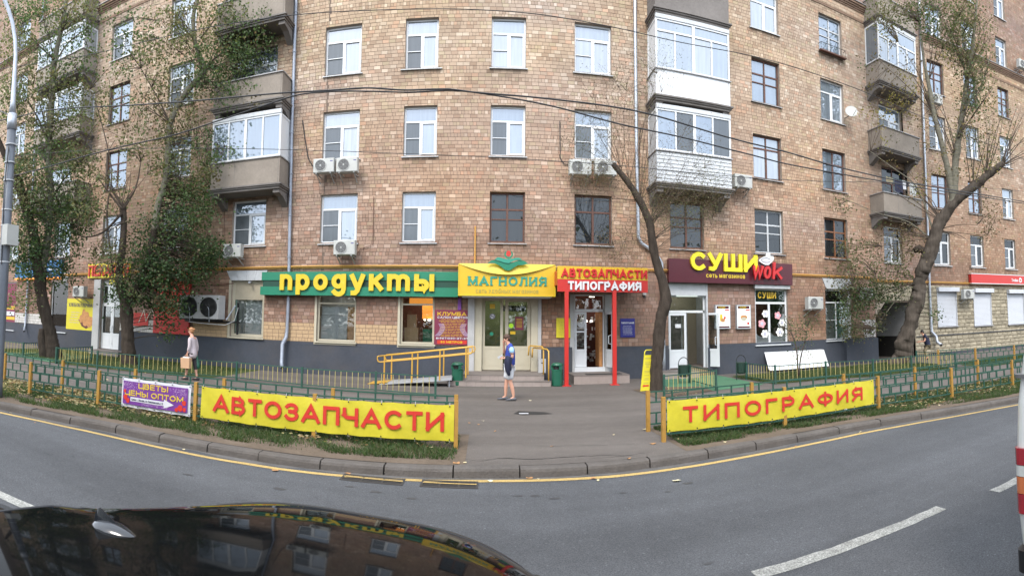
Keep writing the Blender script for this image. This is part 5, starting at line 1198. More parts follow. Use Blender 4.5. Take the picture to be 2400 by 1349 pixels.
P = lambda a, b, w: Wp(q[0] + a*W, w, q[2] + b*H, uc)
MB().add([P(.42, .34, .056), P(.55, .12, .056), P(.70, .05, .056), P(.92, .2, .056), P(.96, .32, .056), P(.7, .26, .056)], [(0, 1, 2, 3, 4, 5)]).build('basket_print', 'basket', o)
for k, (a, b, r, sy) in enumerate(((.60, .45, .07, 2.4), (.68, .38, .08, 2.), (.75, .34, .10, 1.), (.85, .32, .09, 1.), (.66, .24, .08, 1.), (.8, .22, .09, 1.), (.52, .36, .06, 1.6), (.73, .46, .05, 2.))):
    disc(q[0] + a*W, q[2] + b*H, r*W, .053 + k*.001, 'crust', o, .003, 12, sy, 'bread_print')
o, q = poster('flower_poster', (1018, 726, 1103, 808), 'posterm', 'maroon flower shop poster КЛУМБА with yellow text left of the grocery doors', 'poster'); W, H = q[1] - q[0], q[3] - q[2]
def tx(s_, a, b, wd, h_, t_, m, k=0): text(s_, h_*H, t_*H, wframe(q[0] + a*W, .051 + k*.002, q[2] + b*H, uc2), dep=.002, lift=0, gap=.14, m=m, parent=o, width=wd*W, name='lettering')
uc2 = (q[0] + q[1])/2
tx('КЛУМБА', .08, .83, .80, .11, .022, 'syel'); tx('САЛОН ЦВЕТОВ', .08, .755, .84, .06, .013, 'vinylw'); lines(o, q, (.72, .68, .64, .595, .55, .505, .46, .415, .37, .325, .28, .24), 'syel', .052, .014, .12, .9, 5)
tx('8(967)030-37-37', .05, .16, .88, .055, .012, 'vinylw'); WB('red_flash', 'banred', o, (q[0] + .08*W, q[0] + .9*W, .051, .053, q[2] + .03*H, q[2] + .13*H)); tx('50 МЕТРОВ', .18, .05, .6, .06, .014, 'syel', 2)
for sx_ in (0, 1):
    mb = MB()
    for k in range(6):
        a0 = .02 + k*.025; pts = [((a0 + .14*math.sin(t_*2.4)) if sx_ == 0 else 1 - (a0 + .14*math.sin(t_*2.4)), .25 + .35*t_) for t_ in [i/8 for i in range(9)]]
        ribbon(mb, pts, .012, 0, 0, W, H, wframe(q[0], .056 + k*.0006, q[2], uc2), .001, 0)
    mb.build('petal_print', 'posterv', o)
o, q = poster('notice_board', (1304, 745, 1337, 791), 'postery', 'yellow notice plate partly behind the left red post', 'notice'); lines(o, q, [.15 + .07*k for k in range(10)], 'olive', .052, .012, .15, .85, 8)
o, q = poster('notice_board', (1454, 746, 1488, 790), 'blue', 'dark blue plate ТИПОГРАФИЯ with small white text right of the print shop', 'notice'); uc2 = (q[0] + q[1])/2; W, H = q[1] - q[0], q[3] - q[2]; tx('ТИПОГРАФИЯ', .06, .72, .88, .09, .02, 'swhite'); lines(o, q, (.14, .22, .28, .34, .40, .46, .52, .6), 'swhite', .052, .010, .15, .85, 9)
def lbox(px, lab, kind):
    q = wrect(*px, .16); o = thing('menu_light_box', Wp((q[0] + q[1])/2, .1, q[2]), lab, 'light box', 'menu light boxes beside the sushi door'); W, H = q[1] - q[0], q[3] - q[2]
    frame_w('box_frame', 'alu', o, q[0], q[1], q[2], q[3], .035, .012, .165); WB('face', 'litbox', o, (q[0] + .035, q[1] - .035, .012, .15, q[2] + .035, q[3] - .035))
    WB('header', 'smar', o, (q[0] + .06, q[1] - .06, .1505, .154, q[3] - .16, q[3] - .05), (q[0] + .05, q[1] - .05, .1505, .154, q[2] + .04, q[2] + .11)); global uc2; uc2 = (q[0] + q[1])/2
    text('СУШИ', .06, .014, wframe(q[0] + .14, .1555, q[3] - .135, uc2), dep=.001, lift=0, m='sletter', parent=o, width=W*.45, name='lettering'); WB('tab', 'sred', o, (q[1] - .25, q[1] - .05, .1505, .153, q[3] - .24, q[3] - .185))
    if kind == 0: WB('food_print', 'sletter', o, (q[0] + .2, q[0] + .32, .1505, .153, q[2] + .3, q[2] + .58)); disc(q[0] + .33, q[2] + .34, .10, .1535, 'crust', o, .002, 14, .8, 'food_print'); disc(q[0] + .42, q[2] + .44, .05, .1555, 'banred', o, .002, 12, 1.2, 'food_print')
    else: disc(q[0] + W/2, q[2] + .47, .17, .1505, 'crust', o, .003, 18, .55, 'food_print'); disc(q[0] + W/2, q[2] + .40, .14, .1545, 'cream', o, .002, 18, .5, 'food_print'); disc(q[1] - .13, q[2] + .22, .06, .1505, 'sred', o, .003, 14, 1, 'food_print')
lbox((1677, 714, 1712, 770), 'menu light box with a yellow drink picture, the nearer one to the sushi door', 0); lbox((1727, 714, 1760, 770), 'menu light box with a round dish picture, left of the sushi window', 1)
o, q = poster('red_board', (361, 640, 444, 782), 'sred', 'large red panel on the wall behind the leaves left of the twin fans', 'panel', w=.12)
o, q = poster('red_poster', (313, 733, 347, 764), 'banred', 'small orange red poster on the wall between the tree trunk and the red panel', 'poster'); mb = MB(); ribbon(mb, [(0, 0), (.3, .9), (.45, .1), (.8, 1), (1, .2)], .05, .3, .15, 1.0, .7, wframe(q[0], .055, q[2], (q[0] + q[1])/2), .002, 0); mb.build('script_print', 'cream', o)
o, q = poster('purple_board', (1073, 697, 1081, 726), 'purple', 'narrow violet board above the maroon flower poster', 'board', w=.08)
# lamps on the wall
o = thing('wall_lamp', Wp(5.95, .1, 3.2), 'small grey camera housing on the brick right of the print shop canopy', 'camera'); q = on_wall(1510, 688, .1); WB('housing', 'plastergrey', o, (q[0] - .06, q[0] + .06, .015, .16, q[1] - .05, q[1] + .06)); MB().lathe([(.01, -.02), (.05, 0), (.045, .06), (.0, .08)], Wp(q[0], .1, q[1] - .15), 10).build('dome', 'black', o)

# ------------------------------------------------------------------ air conditioners
def make_ac(label, fan='dark'):
    t = thing('air_conditioner', (0, 0, 0), label, 'air conditioner', 'outdoor air conditioner units on the facade'); W, H, Dp = .82, .54, .28
    mb = MB(); r = .02; rings = []
    for y, e in ((0, 0), (-Dp + .02, 0), (-Dp, .02)): rings.append([(-W/2 + e, y, 0 + e), (W/2 - e, y, 0 + e), (W/2 - e, y, H - e), (-W/2 + e, y, H - e)])
    mb.loft(rings).build('casing', 'acw', t)
    cx = -.12; n = 22
    o = MB().lathe([(.235, .0), (.235, .014), (.215, .018), (.205, .004)], (cx, -Dp - .0, H/2), n, 'y').build('fan_ring', 'acw', t)
    MB().lathe([(.204, .001), (.204, .006)], (cx, -Dp, H/2), n, 'y').build('fan_opening', 'acg', t)
    g = MB()
    for rr in (.06, .10, .14, .18): g.tube([(cx + rr*math.cos(a), -Dp - .010, H/2 + rr*math.sin(a)) for a in [2*math.pi*k/16 for k in range(17)]], .0035, 4, False)
    for k in range(8): a = math.pi*k/8*2; g.tube([(cx, -Dp - .011, H/2), (cx + .2*math.cos(a), -Dp - .011, H/2 + .2*math.sin(a))], .003, 4, False)
    g.build('grille', 'acb', t); MB().lathe([(.035, .006), (.03, .016), (.0, .018)], (cx, -Dp, H/2), 12, 'y').build('hub', 'acw', t)
    MB().box(.26, .36, -Dp - .004, -Dp, H - .13, H - .10).build('badge', 'blue', t)
    for x in (-.28, .28): MB().box(x - .02, x + .02, -Dp - .02, .3, -.045, -.005).build('bracket', 'acb', t); MB().bar((x, -Dp + .05, -.045), (x, .28, -.28), .03).build('bracket', 'acb', t)
    return t
AC = [(761, 390, 'the left of the twin air conditioners under the window with a loop of cable'), (815, 388, 'the right of the twin air conditioners under the third floor window'), (809, 581, 'air conditioner under the second floor window above the green sign'),
      (547, 588, 'air conditioner below the window left of the long downpipe'), (1359, 394, 'shaded air conditioner behind the thin tree, the left one of two'), (1418, 395, 'shaded air conditioner behind the thin tree, the right one of two'),
      (1739, 426, 'grey air conditioner beside the boarded balcony'), (1908, 710, 'air conditioner on the brick between the two right shop windows'), (188, 683, 'small air conditioner above the yellow bread poster'), (2268, 689, 'air conditioner on the pale stone wall between the shutters'),
      (2027, 688, 'air conditioner half hidden by leaves left of the archway'), (2395, 152, 'air conditioner high up at the right edge below the top windows'), (2192, 232, 'small air conditioner under the brown window right of the tall downpipe')]
ac0 = make_ac('x')
for i, (px, py, lab) in enumerate(AC):
    u, z = on_wall(px, py, .45); s_, n_ = seg(u); o = ac0 if i == 0 else copy_tree(ac0)
    o.location = Wp(u, .33, z - .27); o.rotation_euler[2] = math.atan(s_); o['label'] = lab
# the two big condenser fans
a, b, z0, z1 = wrect(420, 691, 512, 746, .75); uc = (a + b)/2
t = thing('condenser_unit', Wp(uc, .5, z0), 'wide grey condenser with two large black fans on a wall bracket', 'condenser'); sx, nx = seg(uc)
WB('casing', 'plastergrey', t, (a, b, .22, .75, z0, z1)); 
for k in (.27, .76):
    u = a + (b - a)*k; c = Wp(u, .76, (z0 + z1)/2, uc); r = .37
    MB().lathe([(r + .03, 0), (r + .03, .03), (r, .05), (r - .01, .01)], c, 28, 'y').build('fan_ring', 'black', t); MB().lathe([(r - .012, .004), (r - .012, .008)], c, 28, 'y').build('fan_opening', 'dark', t)
    for j in range(5):
        a0 = 2*math.pi*j/5; vs = []
        for rr in (.09, .2, .34):
            for da in (-.35, .35): an = a0 + da*(1 if rr > .1 else .6); vs.append((c.x + rr*math.cos(an), c.y - .012 - (.02 if da > 0 else 0), c.z + rr*math.sin(an)))
        MB().add(vs, [(0, 1, 3, 2), (2, 3, 5, 4)]).build('fan_blade', 'cartrim', t)
    MB().lathe([(.09, .01), (.08, .04), (0, .05)], c, 14, 'y').build('hub', 'black', t)
    MB().tube([c + Vector((0, -.06, 0)), c + Vector((.06, -.07, -.1)), c + Vector((.07, -.05, -.45)), c + Vector((.08, -.04, -.62))], .012, 6).build('cable', 'steel', t)
WB('bracket_beam', 'cartrim', t, (a - .1, b + .65, .1, .16, z0 - .14, z0 - .06), (a + .1, b - .1, .18, .74, z0 - .06, z0 - .002)); WB('bracket_post', 'cartrim', t, (b + .5, b + .58, .05, .1, z0 - .6, z0 + .7))
MB().tube([Wp(a + .5, .72, z0 - .16), Wp(a + 1.4, .72, z0 - .2), Wp(b + .2, .5, z0 - .22), Wp(b + .5, .3, z0 - .05), Wp(b + .55, .1, z0 + .5)], .018, 6).build('hose', 'plastergrey', t); MB().bar(Wp(b + .12, .3, z0 - .02), Wp(b + .42, .1, z0 + .6), .05).build('strut', 'steel', t)
# satellite dish
u, z = on_wall(1995, 262, .5); c = Wp(u, .5, z); t = thing('satellite_dish', Wp(u, 0, z), 'pale round satellite dish on the brick beside a white window', 'satellite dish')
rings = []; 
mb = MB(); mb.lathe([(.02, .0), (.12, .005), (.22, .022), (.30, .05), (.305, .05), (.30, .06), (.02, .012)], (0, 0, 0), 26, 'y'); o = mb.build('dish', 'acw', None); o.parent = t; o.location = Vector(c) - Vector(t.location); o.rotation_euler = (R(-15), 0, R(-28))
MB().tube([c + Vector((0, -.02, -.28)), c + Vector((.0, -.35, -.05)), c + Vector((0, -.36, 0))], .012, 6).build('feed_arm', 'black', t); MB().tube([Wp(u, 0, z - .15), Wp(u, .3, z - .15), c + Vector((0, .05, 0))], .02, 6).build('mount', 'black', t)
# laundry and odds on the open balcony
t = thing('laundry_rack', Wp(18.9, .9, 8.4), 'dark clothes and a white basin hanging on the rail of the lowest right balcony', 'laundry')
MB().tube([Wp(17.7, 1.05, 9.1, 18), Wp(20.3, 1.05, 9.1, 18)], .012, 5).build('rail', 'fgreen', t)
for k, (a, w_, h_, m) in enumerate(((17.75, .5, .35, 'khaki'), (18.35, .62, .70, 'navy'), (18.95, .25, .5, 'whitec'), (19.2, .2, .3, 'darkcl'), (19.45, .6, .75, 'acw'))):
    mb = MB(); nn = 6; vs = []
    for i in range(nn + 1):
        x = a + w_*i/nn; vs += [Wp(x, 1.06 + .02*math.sin(i*2.1), 9.1, 18), Wp(x, 1.08 + .03*math.sin(i*1.7), 9.1 - h_*random.uniform(.85, 1), 18)]
    mb.add(vs, [(2*i, 2*i + 2, 2*i + 3, 2*i + 1) for i in range(nn)]).build('garment', m, t)
for k in range(5): MB().tube([Wp(17.8 + k*.5, 1.02, 8.3, 18), Wp(17.8 + k*.5, 1.04, 9.1, 18)], .008, 4).build('rail_post', 'fgreen', t)

# ------------------------------------------------------------------ downpipes, gas pipe, cables
def pipe(px, lab, m='steelold', w=.13, r=.065, outlet=True, r2=None):
    P = []
    for p in px:
        ww = p[2] if len(p) > 2 else w; u, z = on_wall(p[0], p[1], ww); P.append(Wp(u, ww, z))
    t = thing('downpipe', P[-1], lab, 'downpipe')
    top = P[0].copy(); top.z = 23.5; P = [top] + P; r2 = r2 or r; k = max(1, len(P) - 4)
    MB().tube(P, [r]*(len(P) - (len(P) - k)) + [r2]*(len(P) - k), 12).build('pipe', m, t, smooth=True)
    z = P[-1].z + 1.; a, b = P[0], P[1]
    while z < 17.5:
        # interpolate along the pipe
        for q0, q1 in zip(P[:-1], P[1:]):
            if min(q0.z, q1.z) <= z <= max(q0.z, q1.z):
                f_ = (z - q0.z)/(q1.z - q0.z + 1e-9); c = q0.lerp(q1, f_); MB().lathe([(r2 + .012, -.015), (r2 + .012, .015)], c, 12).build('clamp', m, t); break
        z += 1.65
    if outlet: e = P[-1]; d = (P[-1] - P[-2]).normalized(); MB().tube([e - d*.02, e + d*.002], [r2*.85]*2, 12).build('outlet', 'black', t)
    return t
pipe([(689, 150), (684, 300), (679, 540), (676, 700), (673, 770), (671, 789), (662, 806, .3), (660, 850, .32), (661, 862, .45)], 'grey downpipe left of the centre, crossing the green sign and bending out at the foot', r2=.075)
pipe([(1489, 100), (1492, 350), (1496, 555), (1503, 569), (1536, 592), (1551, 616), (1553, 700), (1556, 840), (1556, 872)], 'galvanised downpipe behind the leaning thin tree with a double bend', m='steel')
pipe([(2158, 100), (2166, 330), (2175, 560), (2180, 700), (2183, 776), (2194, 788, .3), (2197, 802, .35), (2206, 808, .8)], 'tall grey downpipe between the balconies and the stone wing', m='steel', r2=.085)
pipe([(100, 30), (80, 380), (64, 690), (59, 762), (56, 776, .4)], 'grey downpipe behind the lamp post at the far left', m='steelold')
t = thing('gas_pipe', (0, 18.6, 4.1), 'thin yellow gas pipe running along the facade above the shop signs', 'gas pipe')
ks = [Wp(-22, .1, 3.98), Wp(-14, .1, 4.06), Wp(-6.2, .1, 4.12), Wp(0, .1, 4.12), Wp(8, .1, 4.13), Wp(17.45, .1, 4.16), Wp(17.6, .1, 4.02), Wp(19.55, .1, 4.05), Wp(19.9, .12, 4.05), Wp(33, .12, 3.98)]
MB().tube(ks, .032, 8).build('pipe', 'gas', t, smooth=True); MB().tube([k + Vector((0, .03, -.06)) for k in ks], .018, 6).build('pipe', 'gas', t, smooth=True)
u, z = on_wall(1114, 530, .1); MB().tube([Wp(u, .1, 4.14), Wp(u, .1, z)], .03, 8).build('riser', 'gas', t)
for k in range(26): u = -21 + k*2.05; MB().tube([Wp(u, .0, 4.1), Wp(u, .13, 4.1)], .014, 5).build('bracket', 'gas', t)
def wallcable(px, lab, r=.012, w=.05, m='cable'):
    P = [Wp(*(lambda a: (a[0], w, a[1]))(on_wall(x, y, w))) for x, y in px]; t = thing('wall_cable', P[0], lab, 'cable'); MB().tube(P, r, 5).build('cable', m, t); return t
wallcable([(709, 282), (714, 320), (722, 370), (738, 398)], 'black cable curling down to the twin air conditioners', .02); wallcable([(1312, 284), (1313, 370), (1322, 384), (1336, 386)], 'dark cable down to the shaded air conditioners', .018)
wallcable([(828, 606), (845, 583), (874, 573), (876, 460)], 'brown cable rising from the air conditioner over the green sign', .012, m='brownw'); wallcable([(1497, 395), (1500, 310), (1502, 300)], 'short cable beside the galvanised downpipe', .012); wallcable([(527, 565), (526, 490), (530, 482)], 'thin cable up from the air conditioner left of the downpipe', .01, m='brownw')
wallcable([(452, 668), (500, 668), (548, 664)], 'pair of old pipes on the brick above the twin fans', .014, m='brownw')
def span(px, y, lab, r, ang=0):
    P = []
    for (x, yy) in px: P.append(at_y(x, yy, y))
    # smooth the run
    Q = [P[0]]
    for i in range(len(P) - 1):
        p0 = P[max(i - 1, 0)]; p1, p2 = P[i], P[i + 1]; p3 = P[min(i + 2, len(P) - 1)]
        for k in range(1, 7):
            t_ = k/6; Q.append(.5*((2*p1) + (p2 - p0)*t_ + (2*p0 - 5*p1 + 4*p2 - p3)*t_*t_ + (3*p1 - 3*p2 + p3 - p0)*t_**3) if True else p2)
    t = thing('overhead_cable', Q[len(Q)//2], lab, 'cable', 'cables strung along the street'); MB().tube(Q, r, 5).build('cable', 'cable', t); return t
span([(-60, 296), (30, 276), (130, 256), (300, 247), (480, 234), (690, 216), (780, 211), (860, 206), (950, 211), (1050, 209), (1130, 218), (1300, 233), (1500, 262), (1700, 320), (1850, 358), (2000, 400), (2200, 440), (2500, 490)], 9.0, 'thick black overhead cable, the upper one of the pair', .016)
span([(-60, 430), (60, 405), (250, 352), (400, 318), (520, 280), (620, 247), (700, 222), (790, 214), (870, 214), (960, 216), (1060, 212), (1150, 222), (1300, 250), (1450, 290), (1600, 322), (1750, 360), (1900, 395), (2170, 442), (2420, 480)], 9.15, 'thick black overhead cable, the lower one of the pair', .015)
span([(-20, 165), (200, 130), (500, 62), (700, 34), (900, 23), (1100, 22), (1250, 32), (1430, 62), (1600, 100), (1800, 140), (2000, 205), (2200, 290), (2460, 400)], 11.0, 'thin overhead wire above all the others', .010)
span([(-20, 372), (200, 352), (420, 347), (650, 350), (850, 356), (1000, 362), (1250, 374), (1500, 392), (1700, 412), (1900, 424), (2100, 428), (2420, 450)], 11.5, 'thin overhead wire below the thick cables', .008)
# ------------------------------------------------------------------ fences
PK = {}
def picket_mesh(kind):
    if kind not in PK:
        if kind == 'thin': o = MB().box(-.007, .007, -.007, .007, .11, .575).build('picket', 'ypick')
        else: o = MB().box(-.013, .013, -.012, .012, 0, .175).build('picket', 'fgreen')
        PK[kind] = o.data; bpy.data.objects.remove(o)
    return PK[kind]
def put(name, me, par, x, y, z, rot=0.):
    o = bpy.data.objects.new(name, me); COL.objects.link(o); o.parent = par; l = wloc(par); o.location = (x - l[0], y - l[1], z - l[2]); o.rotation_euler[2] = rot; return o
def street_fence(posts, lab, group, hh=.73, zoff=0.):
    t = thing('street_fence', (posts[0][0], posts[0][1], 0), lab, 'fence', group); n = 0
    tmp = MB().box(-.032, .032, -.032, .032, -.05, hh + .015).build('post', 'yellp'); pm = tmp.data; bpy.data.objects.remove(tmp)
    for (x, y) in posts: put('post', pm, t, x, y, 0, random.uniform(-.1, .1))
    for (a, b) in zip(posts[:-1], posts[1:]):
        A_, B_ = Vector((*a, 0)), Vector((*b, 0)); d = B_ - A_; L_ = d.length; d.normalize(); ang = math.atan2(d.y, d.x)
        for z in (hh - .60, hh - .40, hh - .205, hh - .012):
            MB().bar(A_ + d*.034 + Vector((0, 0, z)), B_ - d*.034 + Vector((0, 0, z + random.uniform(-.004, .004))), .026, .024).build('rail', 'fgreen', t)
        m = 7
        for bnd, (z0, off) in enumerate(((hh - .587, .5), (hh - .387, 0.), (hh - .192, .5))):
            for k in range(m + (1 if off == 0 else 0)):
                s = L_*(k + off)/m
                if s < .05 or s > L_ - .05: continue
                p = A_ + d*s; put('picket', picket_mesh('thick'), t, p.x, p.y, z0 + .0, ang)
    return t
FL = [(-9.12, 7.62), (-7.35, 8.02), (-5.06, 8.18), (-2.75, 8.18), (-.43, 8.18)]
street_fence(FL, 'front green lattice fence with yellow posts that carries the purple and the АВТОЗАПЧАСТИ banners', 'green lattice fences with yellow posts')
street_fence([(-13.4, 8.0), (-11.15, 8.4), (-9.3, 8.8), (-7.2, 9.05), (-5.0, 9.15), (-2.7, 9.05), (-.47, 8.92)], 'rear green lattice fence with yellow posts left of the paved crossing', 'green lattice fences with yellow posts')
FR = [(2.95, 8.2), (5.35, 8.2), (7.78, 8.2), (9.85, 7.8), (12.1, 7.45), (14.5, 7.2)]
street_fence(FR, 'front green lattice fence with yellow posts that carries the ТИПОГРАФИЯ banner', 'green lattice fences with yellow posts')
street_fence([(2.98, 9.12), (5.3, 9.35), (7.7, 9.27), (9.75, 8.9), (12.1, 8.6), (14.4, 8.3)], 'rear green lattice fence with yellow posts right of the paved crossing', 'green lattice fences with yellow posts')
street_fence([(15.9, 13.2), (16.9, 12.1), (18.6, 11.3), (20.6, 10.6)], 'far green fence with yellow posts beside the right lawn', 'green lattice fences with yellow posts')
def low_fence(runs, lab):
    t = thing('garden_fence', (*runs[0][0], 0), lab, 'fence', 'low green garden fences with thin yellow pickets')
    for pts in runs:
        for (x, y) in pts: MB().box(x - .027, x + .027, y - .027, y + .027, -.02, .63).build('post', 'fgreen', t)
        for a, b in zip(pts[:-1], pts[1:]):
            A_, B_ = Vector((*a, 0)), Vector((*b, 0)); d = B_ - A_; L_ = d.length; d.normalize()
            for z in (.115, .585): MB().bar(A_ + d*.028 + Vector((0, 0, z)), B_ - d*.028 + Vector((0, 0, z)), .028, .026).build('rail', 'fgreen', t)
            n = int(L_/.165)
            for k in range(1, n): p = A_ + d*L_*k/n; put('picket', picket_mesh('thin'), t, p.x, p.y, 0)
    return t
low_fence([[(-14.3, 13.15), (-12.6, 13.6), (-11.0, 14.0), (-9.3, 14.4), (-7.6, 14.7), (-5.25, 14.35), (-3.0, 14.2), (-1.28, 13.72)], [(-14.3, 13.2), (-14.6, 15.4)]], 'low green fence with yellow pickets round the two big trees and behind the walking woman')
low_fence([[(-19.5, 12.9), (-16.6, 13.4), (-17.2, 15.2)]], 'low green fence at the far left edge behind the lamp post')
low_fence([[(4.81, 13.3), (6.72, 14.0), (6.85, 16.3)]], 'small low green fence round the foot of the leaning thin tree')
low_fence([[(8.98, 16.2), (9.0, 14.3), (11.05, 14.25), (12.55, 13.45), (14.4, 13.3), (15.9, 12.35), (16.8, 15.2)]], 'low green fence with yellow pickets in front of the white board and the thick trunk')
# banners
def banner(x0, x1, y, z0, z1, m, lab, label_name='banner', ya=None, yb=None):
    t = thing(label_name, ((x0 + x1)/2, y, z0), lab, 'banner'); nx_, nz_ = 60, 9; vs = []
    ph = random.random()*6
    for i in range(nx_ + 1):
        for j in range(nz_ + 1):
            a, b = i/nx_, j/nz_; x = x0 + (x1 - x0)*a
            yy = (ya + (yb - ya)*a if ya is not None else y) - .035 - .006*math.sin(a*23 + ph + b*2.5) - .005*math.sin(a*61 + b*6) - .008*math.sin(math.pi*b)*(1 + .4*math.sin(a*11 + ph))
            sag = .012*abs(math.sin(a*math.pi*(9 if x1 - x0 > 2 else 4))) 
            zz = z0 + (z1 - z0)*b - (sag if j == nz_ else 0) + (sag*.8 if j == 0 else 0); vs.append((x, yy, zz))
    fs = [(i*(nz_ + 1) + j, (i + 1)*(nz_ + 1) + j, (i + 1)*(nz_ + 1) + j + 1, i*(nz_ + 1) + j + 1) for i in range(nx_) for j in range(nz_)]
    o = MB().add(vs, fs).build('sheet', m, t, smooth=True)
    n = max(4, int((x1 - x0)/.5))
    for k in range(n + 1):
        a = (k + .04)/(n + .08)
        for zz in (z0 + .03, z1 - .03):
            x = x0 + (x1 - x0)*a*.985 + .02; yy = (ya + (yb - ya)*a if ya is not None else y) - .05
            MB().lathe([(.011, 0), (.011, .006)], (x, yy, zz), 8, 'y').build('eyelet', 'cartrim', t); MB().tube([(x, yy, zz), (x, yy + .02, zz + (.06 if zz > .4 else -.05))], .003, 4).build('tie', 'vinylw', t)
    return t
EX, EZ, EN = Vector((1, 0, 0)), Vector((0, 0, 1)), Vector((0, -1, 0))
yb_ = 8.18
t = banner(-4.92, -.46, yb_, .12, .69, 'ban', 'yellow banner with red lettering АВТОЗАПЧАСТИ tied to the left front fence')
a = at_y(500, 945, yb_ - .05).x; b = at_y(1041, 990, yb_ - .05).x
text('АВТОЗАПЧАСТИ', .30, .060, (Vector((a, yb_ - .0565, .27)), EX, EZ, EN), dep=.003, lift=.004, gap=.16, m='banred', parent=t, joined=False, width=b - a)
t = banner(3.0, 7.62, 8.2, .16, .69, 'ban', 'yellow banner with red lettering ТИПОГРАФИЯ tied to the right front fence')
a = at_y(1600, 960, 8.15).x; b = at_y(2021, 930, 8.15).x
text('ТИПОГРАФИЯ', .27, .054, (Vector((a, 8.1435, .30)), EX, EZ, EN), dep=.003, lift=.004, gap=.30, m='banred', parent=t, joined=False, width=b - a)
# purple banner on the slanting panel
A_ = Vector((-7.35, 8.02, 0)); B_ = Vector((-5.06, 8.18, 0)); d = (B_ - A_).normalized(); nn_ = Vector((d.y, -d.x, 0))
x0, x1 = -6.72, -5.14; ya = 8.02 + (x0 + 7.35)*.0699; yb = 8.02 + (x1 + 7.35)*.0699
t = banner(x0, x1, 8.1, .10, .68, 'vinylw', 'white edged purple banner ЦВЕТЫ ЦЕНЫ ОПТОМ with an arrow and red poppies', ya=ya, yb=yb)
def pf(u, z, l=.06): return (Vector((x0 + u*d.x, ya + u*d.y, z)) + nn_*l, d, EZ, nn_)
def pq(u0, u1, z0, z1, l, m, name='print'):
    o, ex, ey, n = pf(0, 0, l); P = [o + ex*u0 + ey*z0, o + ex*u1 + ey*z0, o + ex*u1 + ey*z1, o + ex*u0 + ey*z1]; Q = [p - n*.002 for p in P]
    return MB().hexa([P[0], P[1], Q[1], Q[0], P[3], P[2], Q[2], Q[3]]).build(name, m, t)
pq(.05, 1.53, .165, .62, .0665, 'purple', 'purple_field'); Wd = 1.58
rr = random.Random(4); mb = MB(); org, ex, ey, n = pf(0, 0, .068)
for k in range(420):
    u = rr.choice([rr.uniform(.06, .42)**1.3, 1.5 - abs(rr.gauss(0, .18)), rr.uniform(.3, 1.1)]); z = (.60 - abs(rr.gauss(0, .09))) if u < .5 or u > 1.1 else .19 + abs(rr.gauss(0, .02)); u = min(max(u, .06), 1.51); z = min(max(z, .17), .61); s_ = rr.uniform(.003, .008)
    p = org + ex*u + ey*z; mb.add([p + ex*s_, p + ey*s_, p - ex*s_, p - ey*s_], [(0, 1, 2, 3)])
mb.build('confetti_print', 'posterv', t)
text('ЦВЕТЫ', .105, .019, pf(.42, .50, .069), dep=.002, lift=0, gap=.15, m='sletter', parent=t, width=.68, name='lettering'); text('ЦЕНЫ ОПТОМ', .105, .019, pf(.10, .345, .069), dep=.002, lift=0, gap=.15, m='sletter', parent=t, width=1.34, name='lettering')
pq(.24, 1.02, .235, .315, .070, 'vinylw', 'address_strip'); o, ex, ey, n = pf(0, 0, .0705); MB().add([o + ex*1.02 + ey*.19, o + ex*1.24 + ey*.275, o + ex*1.02 + ey*.36], [(0, 1, 2)]).build('arrow', 'vinylw', t)
text('Адрес: г. Москва, ул. Симоновская д. 12', .040, .006, pf(.26, .255, .0725), dep=.001, lift=0, gap=.18, m='navytxt', parent=t, width=.74, name='lettering')
for (u, z, r_) in ((.12, .30, .055), (.18, .24, .05), (.10, .42, .035), (1.38, .24, .06), (1.46, .34, .05), (1.30, .20, .04), (1.47, .22, .04)):
    o, ex, ey, n = pf(u, z, .0735); k2 = 16; vs = [o] + [o + ex*r_*math.cos(2*math.pi*k/k2)*(.8 + .25*(k % 3)/2) + ey*r_*math.sin(2*math.pi*k/k2) for k in range(k2)]; MB().add(vs, [(0, k + 1, (k + 1) % k2 + 1) for k in range(k2)]).build('poppy_print', 'banred', t)

# ------------------------------------------------------------------ street furniture
def bin_(px, lab):
    p = ground(*px); t = thing('litter_bin', p, lab, 'bin', 'green litter bins by the steps')
    MB().lathe([(.17, 0), (.185, .03), (.19, .5), (.195, .52), (.17, .53), (.17, .54)], p, 22).build('barrel', 'bgreen', t, smooth=False)
    MB().lathe([(.13, .53), (.13, .66)], p, 16).build('opening', 'black', t); 
    for k in range(3): a = R(60 + 120*k); MB().box(p.x + .165*math.cos(a) - .05, p.x + .165*math.cos(a) + .05, p.y + .165*math.sin(a) - .03, p.y + .165*math.sin(a) + .03, .53, .67).build('rib', 'bgreen', t)
    MB().lathe([(.19, .66), (.20, .69), (.17, .74), (.06, .765), (0, .77)], p, 22).build('lid', 'bgreen', t)
bin_((1072, 903), 'green litter bin left of the grocery steps by the ramp'); bin_((1306, 904), 'green litter bin right of the grocery steps beside the red post')
def urn(p, lab, a=0.):
    p = Vector((*p, 0)); t = thing('litter_urn', p, lab, 'bin', 'dark green tipping bins on legs'); rings = []
    for z, r_ in ((.22, .13), (.26, .155), (.5, .17), (.62, .18)): rings.append([(p.x + r_*math.cos(2*math.pi*k/12), p.y + r_*math.sin(2*math.pi*k/12), z) for k in range(12)])
    MB().loft(rings).build('bucket', 'dgreen', t)
    for s_ in (-1, 1): MB().tube([(p.x + s_*.19, p.y, 0), (p.x + s_*.19, p.y, .68)], .018, 6).build('leg', 'dgreen', t)
    MB().tube([(p.x + .19*math.cos(R(k)), p.y + a, .66 + .22*math.sin(R(k))) for k in range(0, 181, 20)], .014, 6).build('hoop', 'black', t)
urn((6.65, 16.4), 'dark green tipping bin with a hoop in front of the sushi shop door'); urn((8.85, 16.35), 'dark green tipping bin at the corner of the right garden fence')
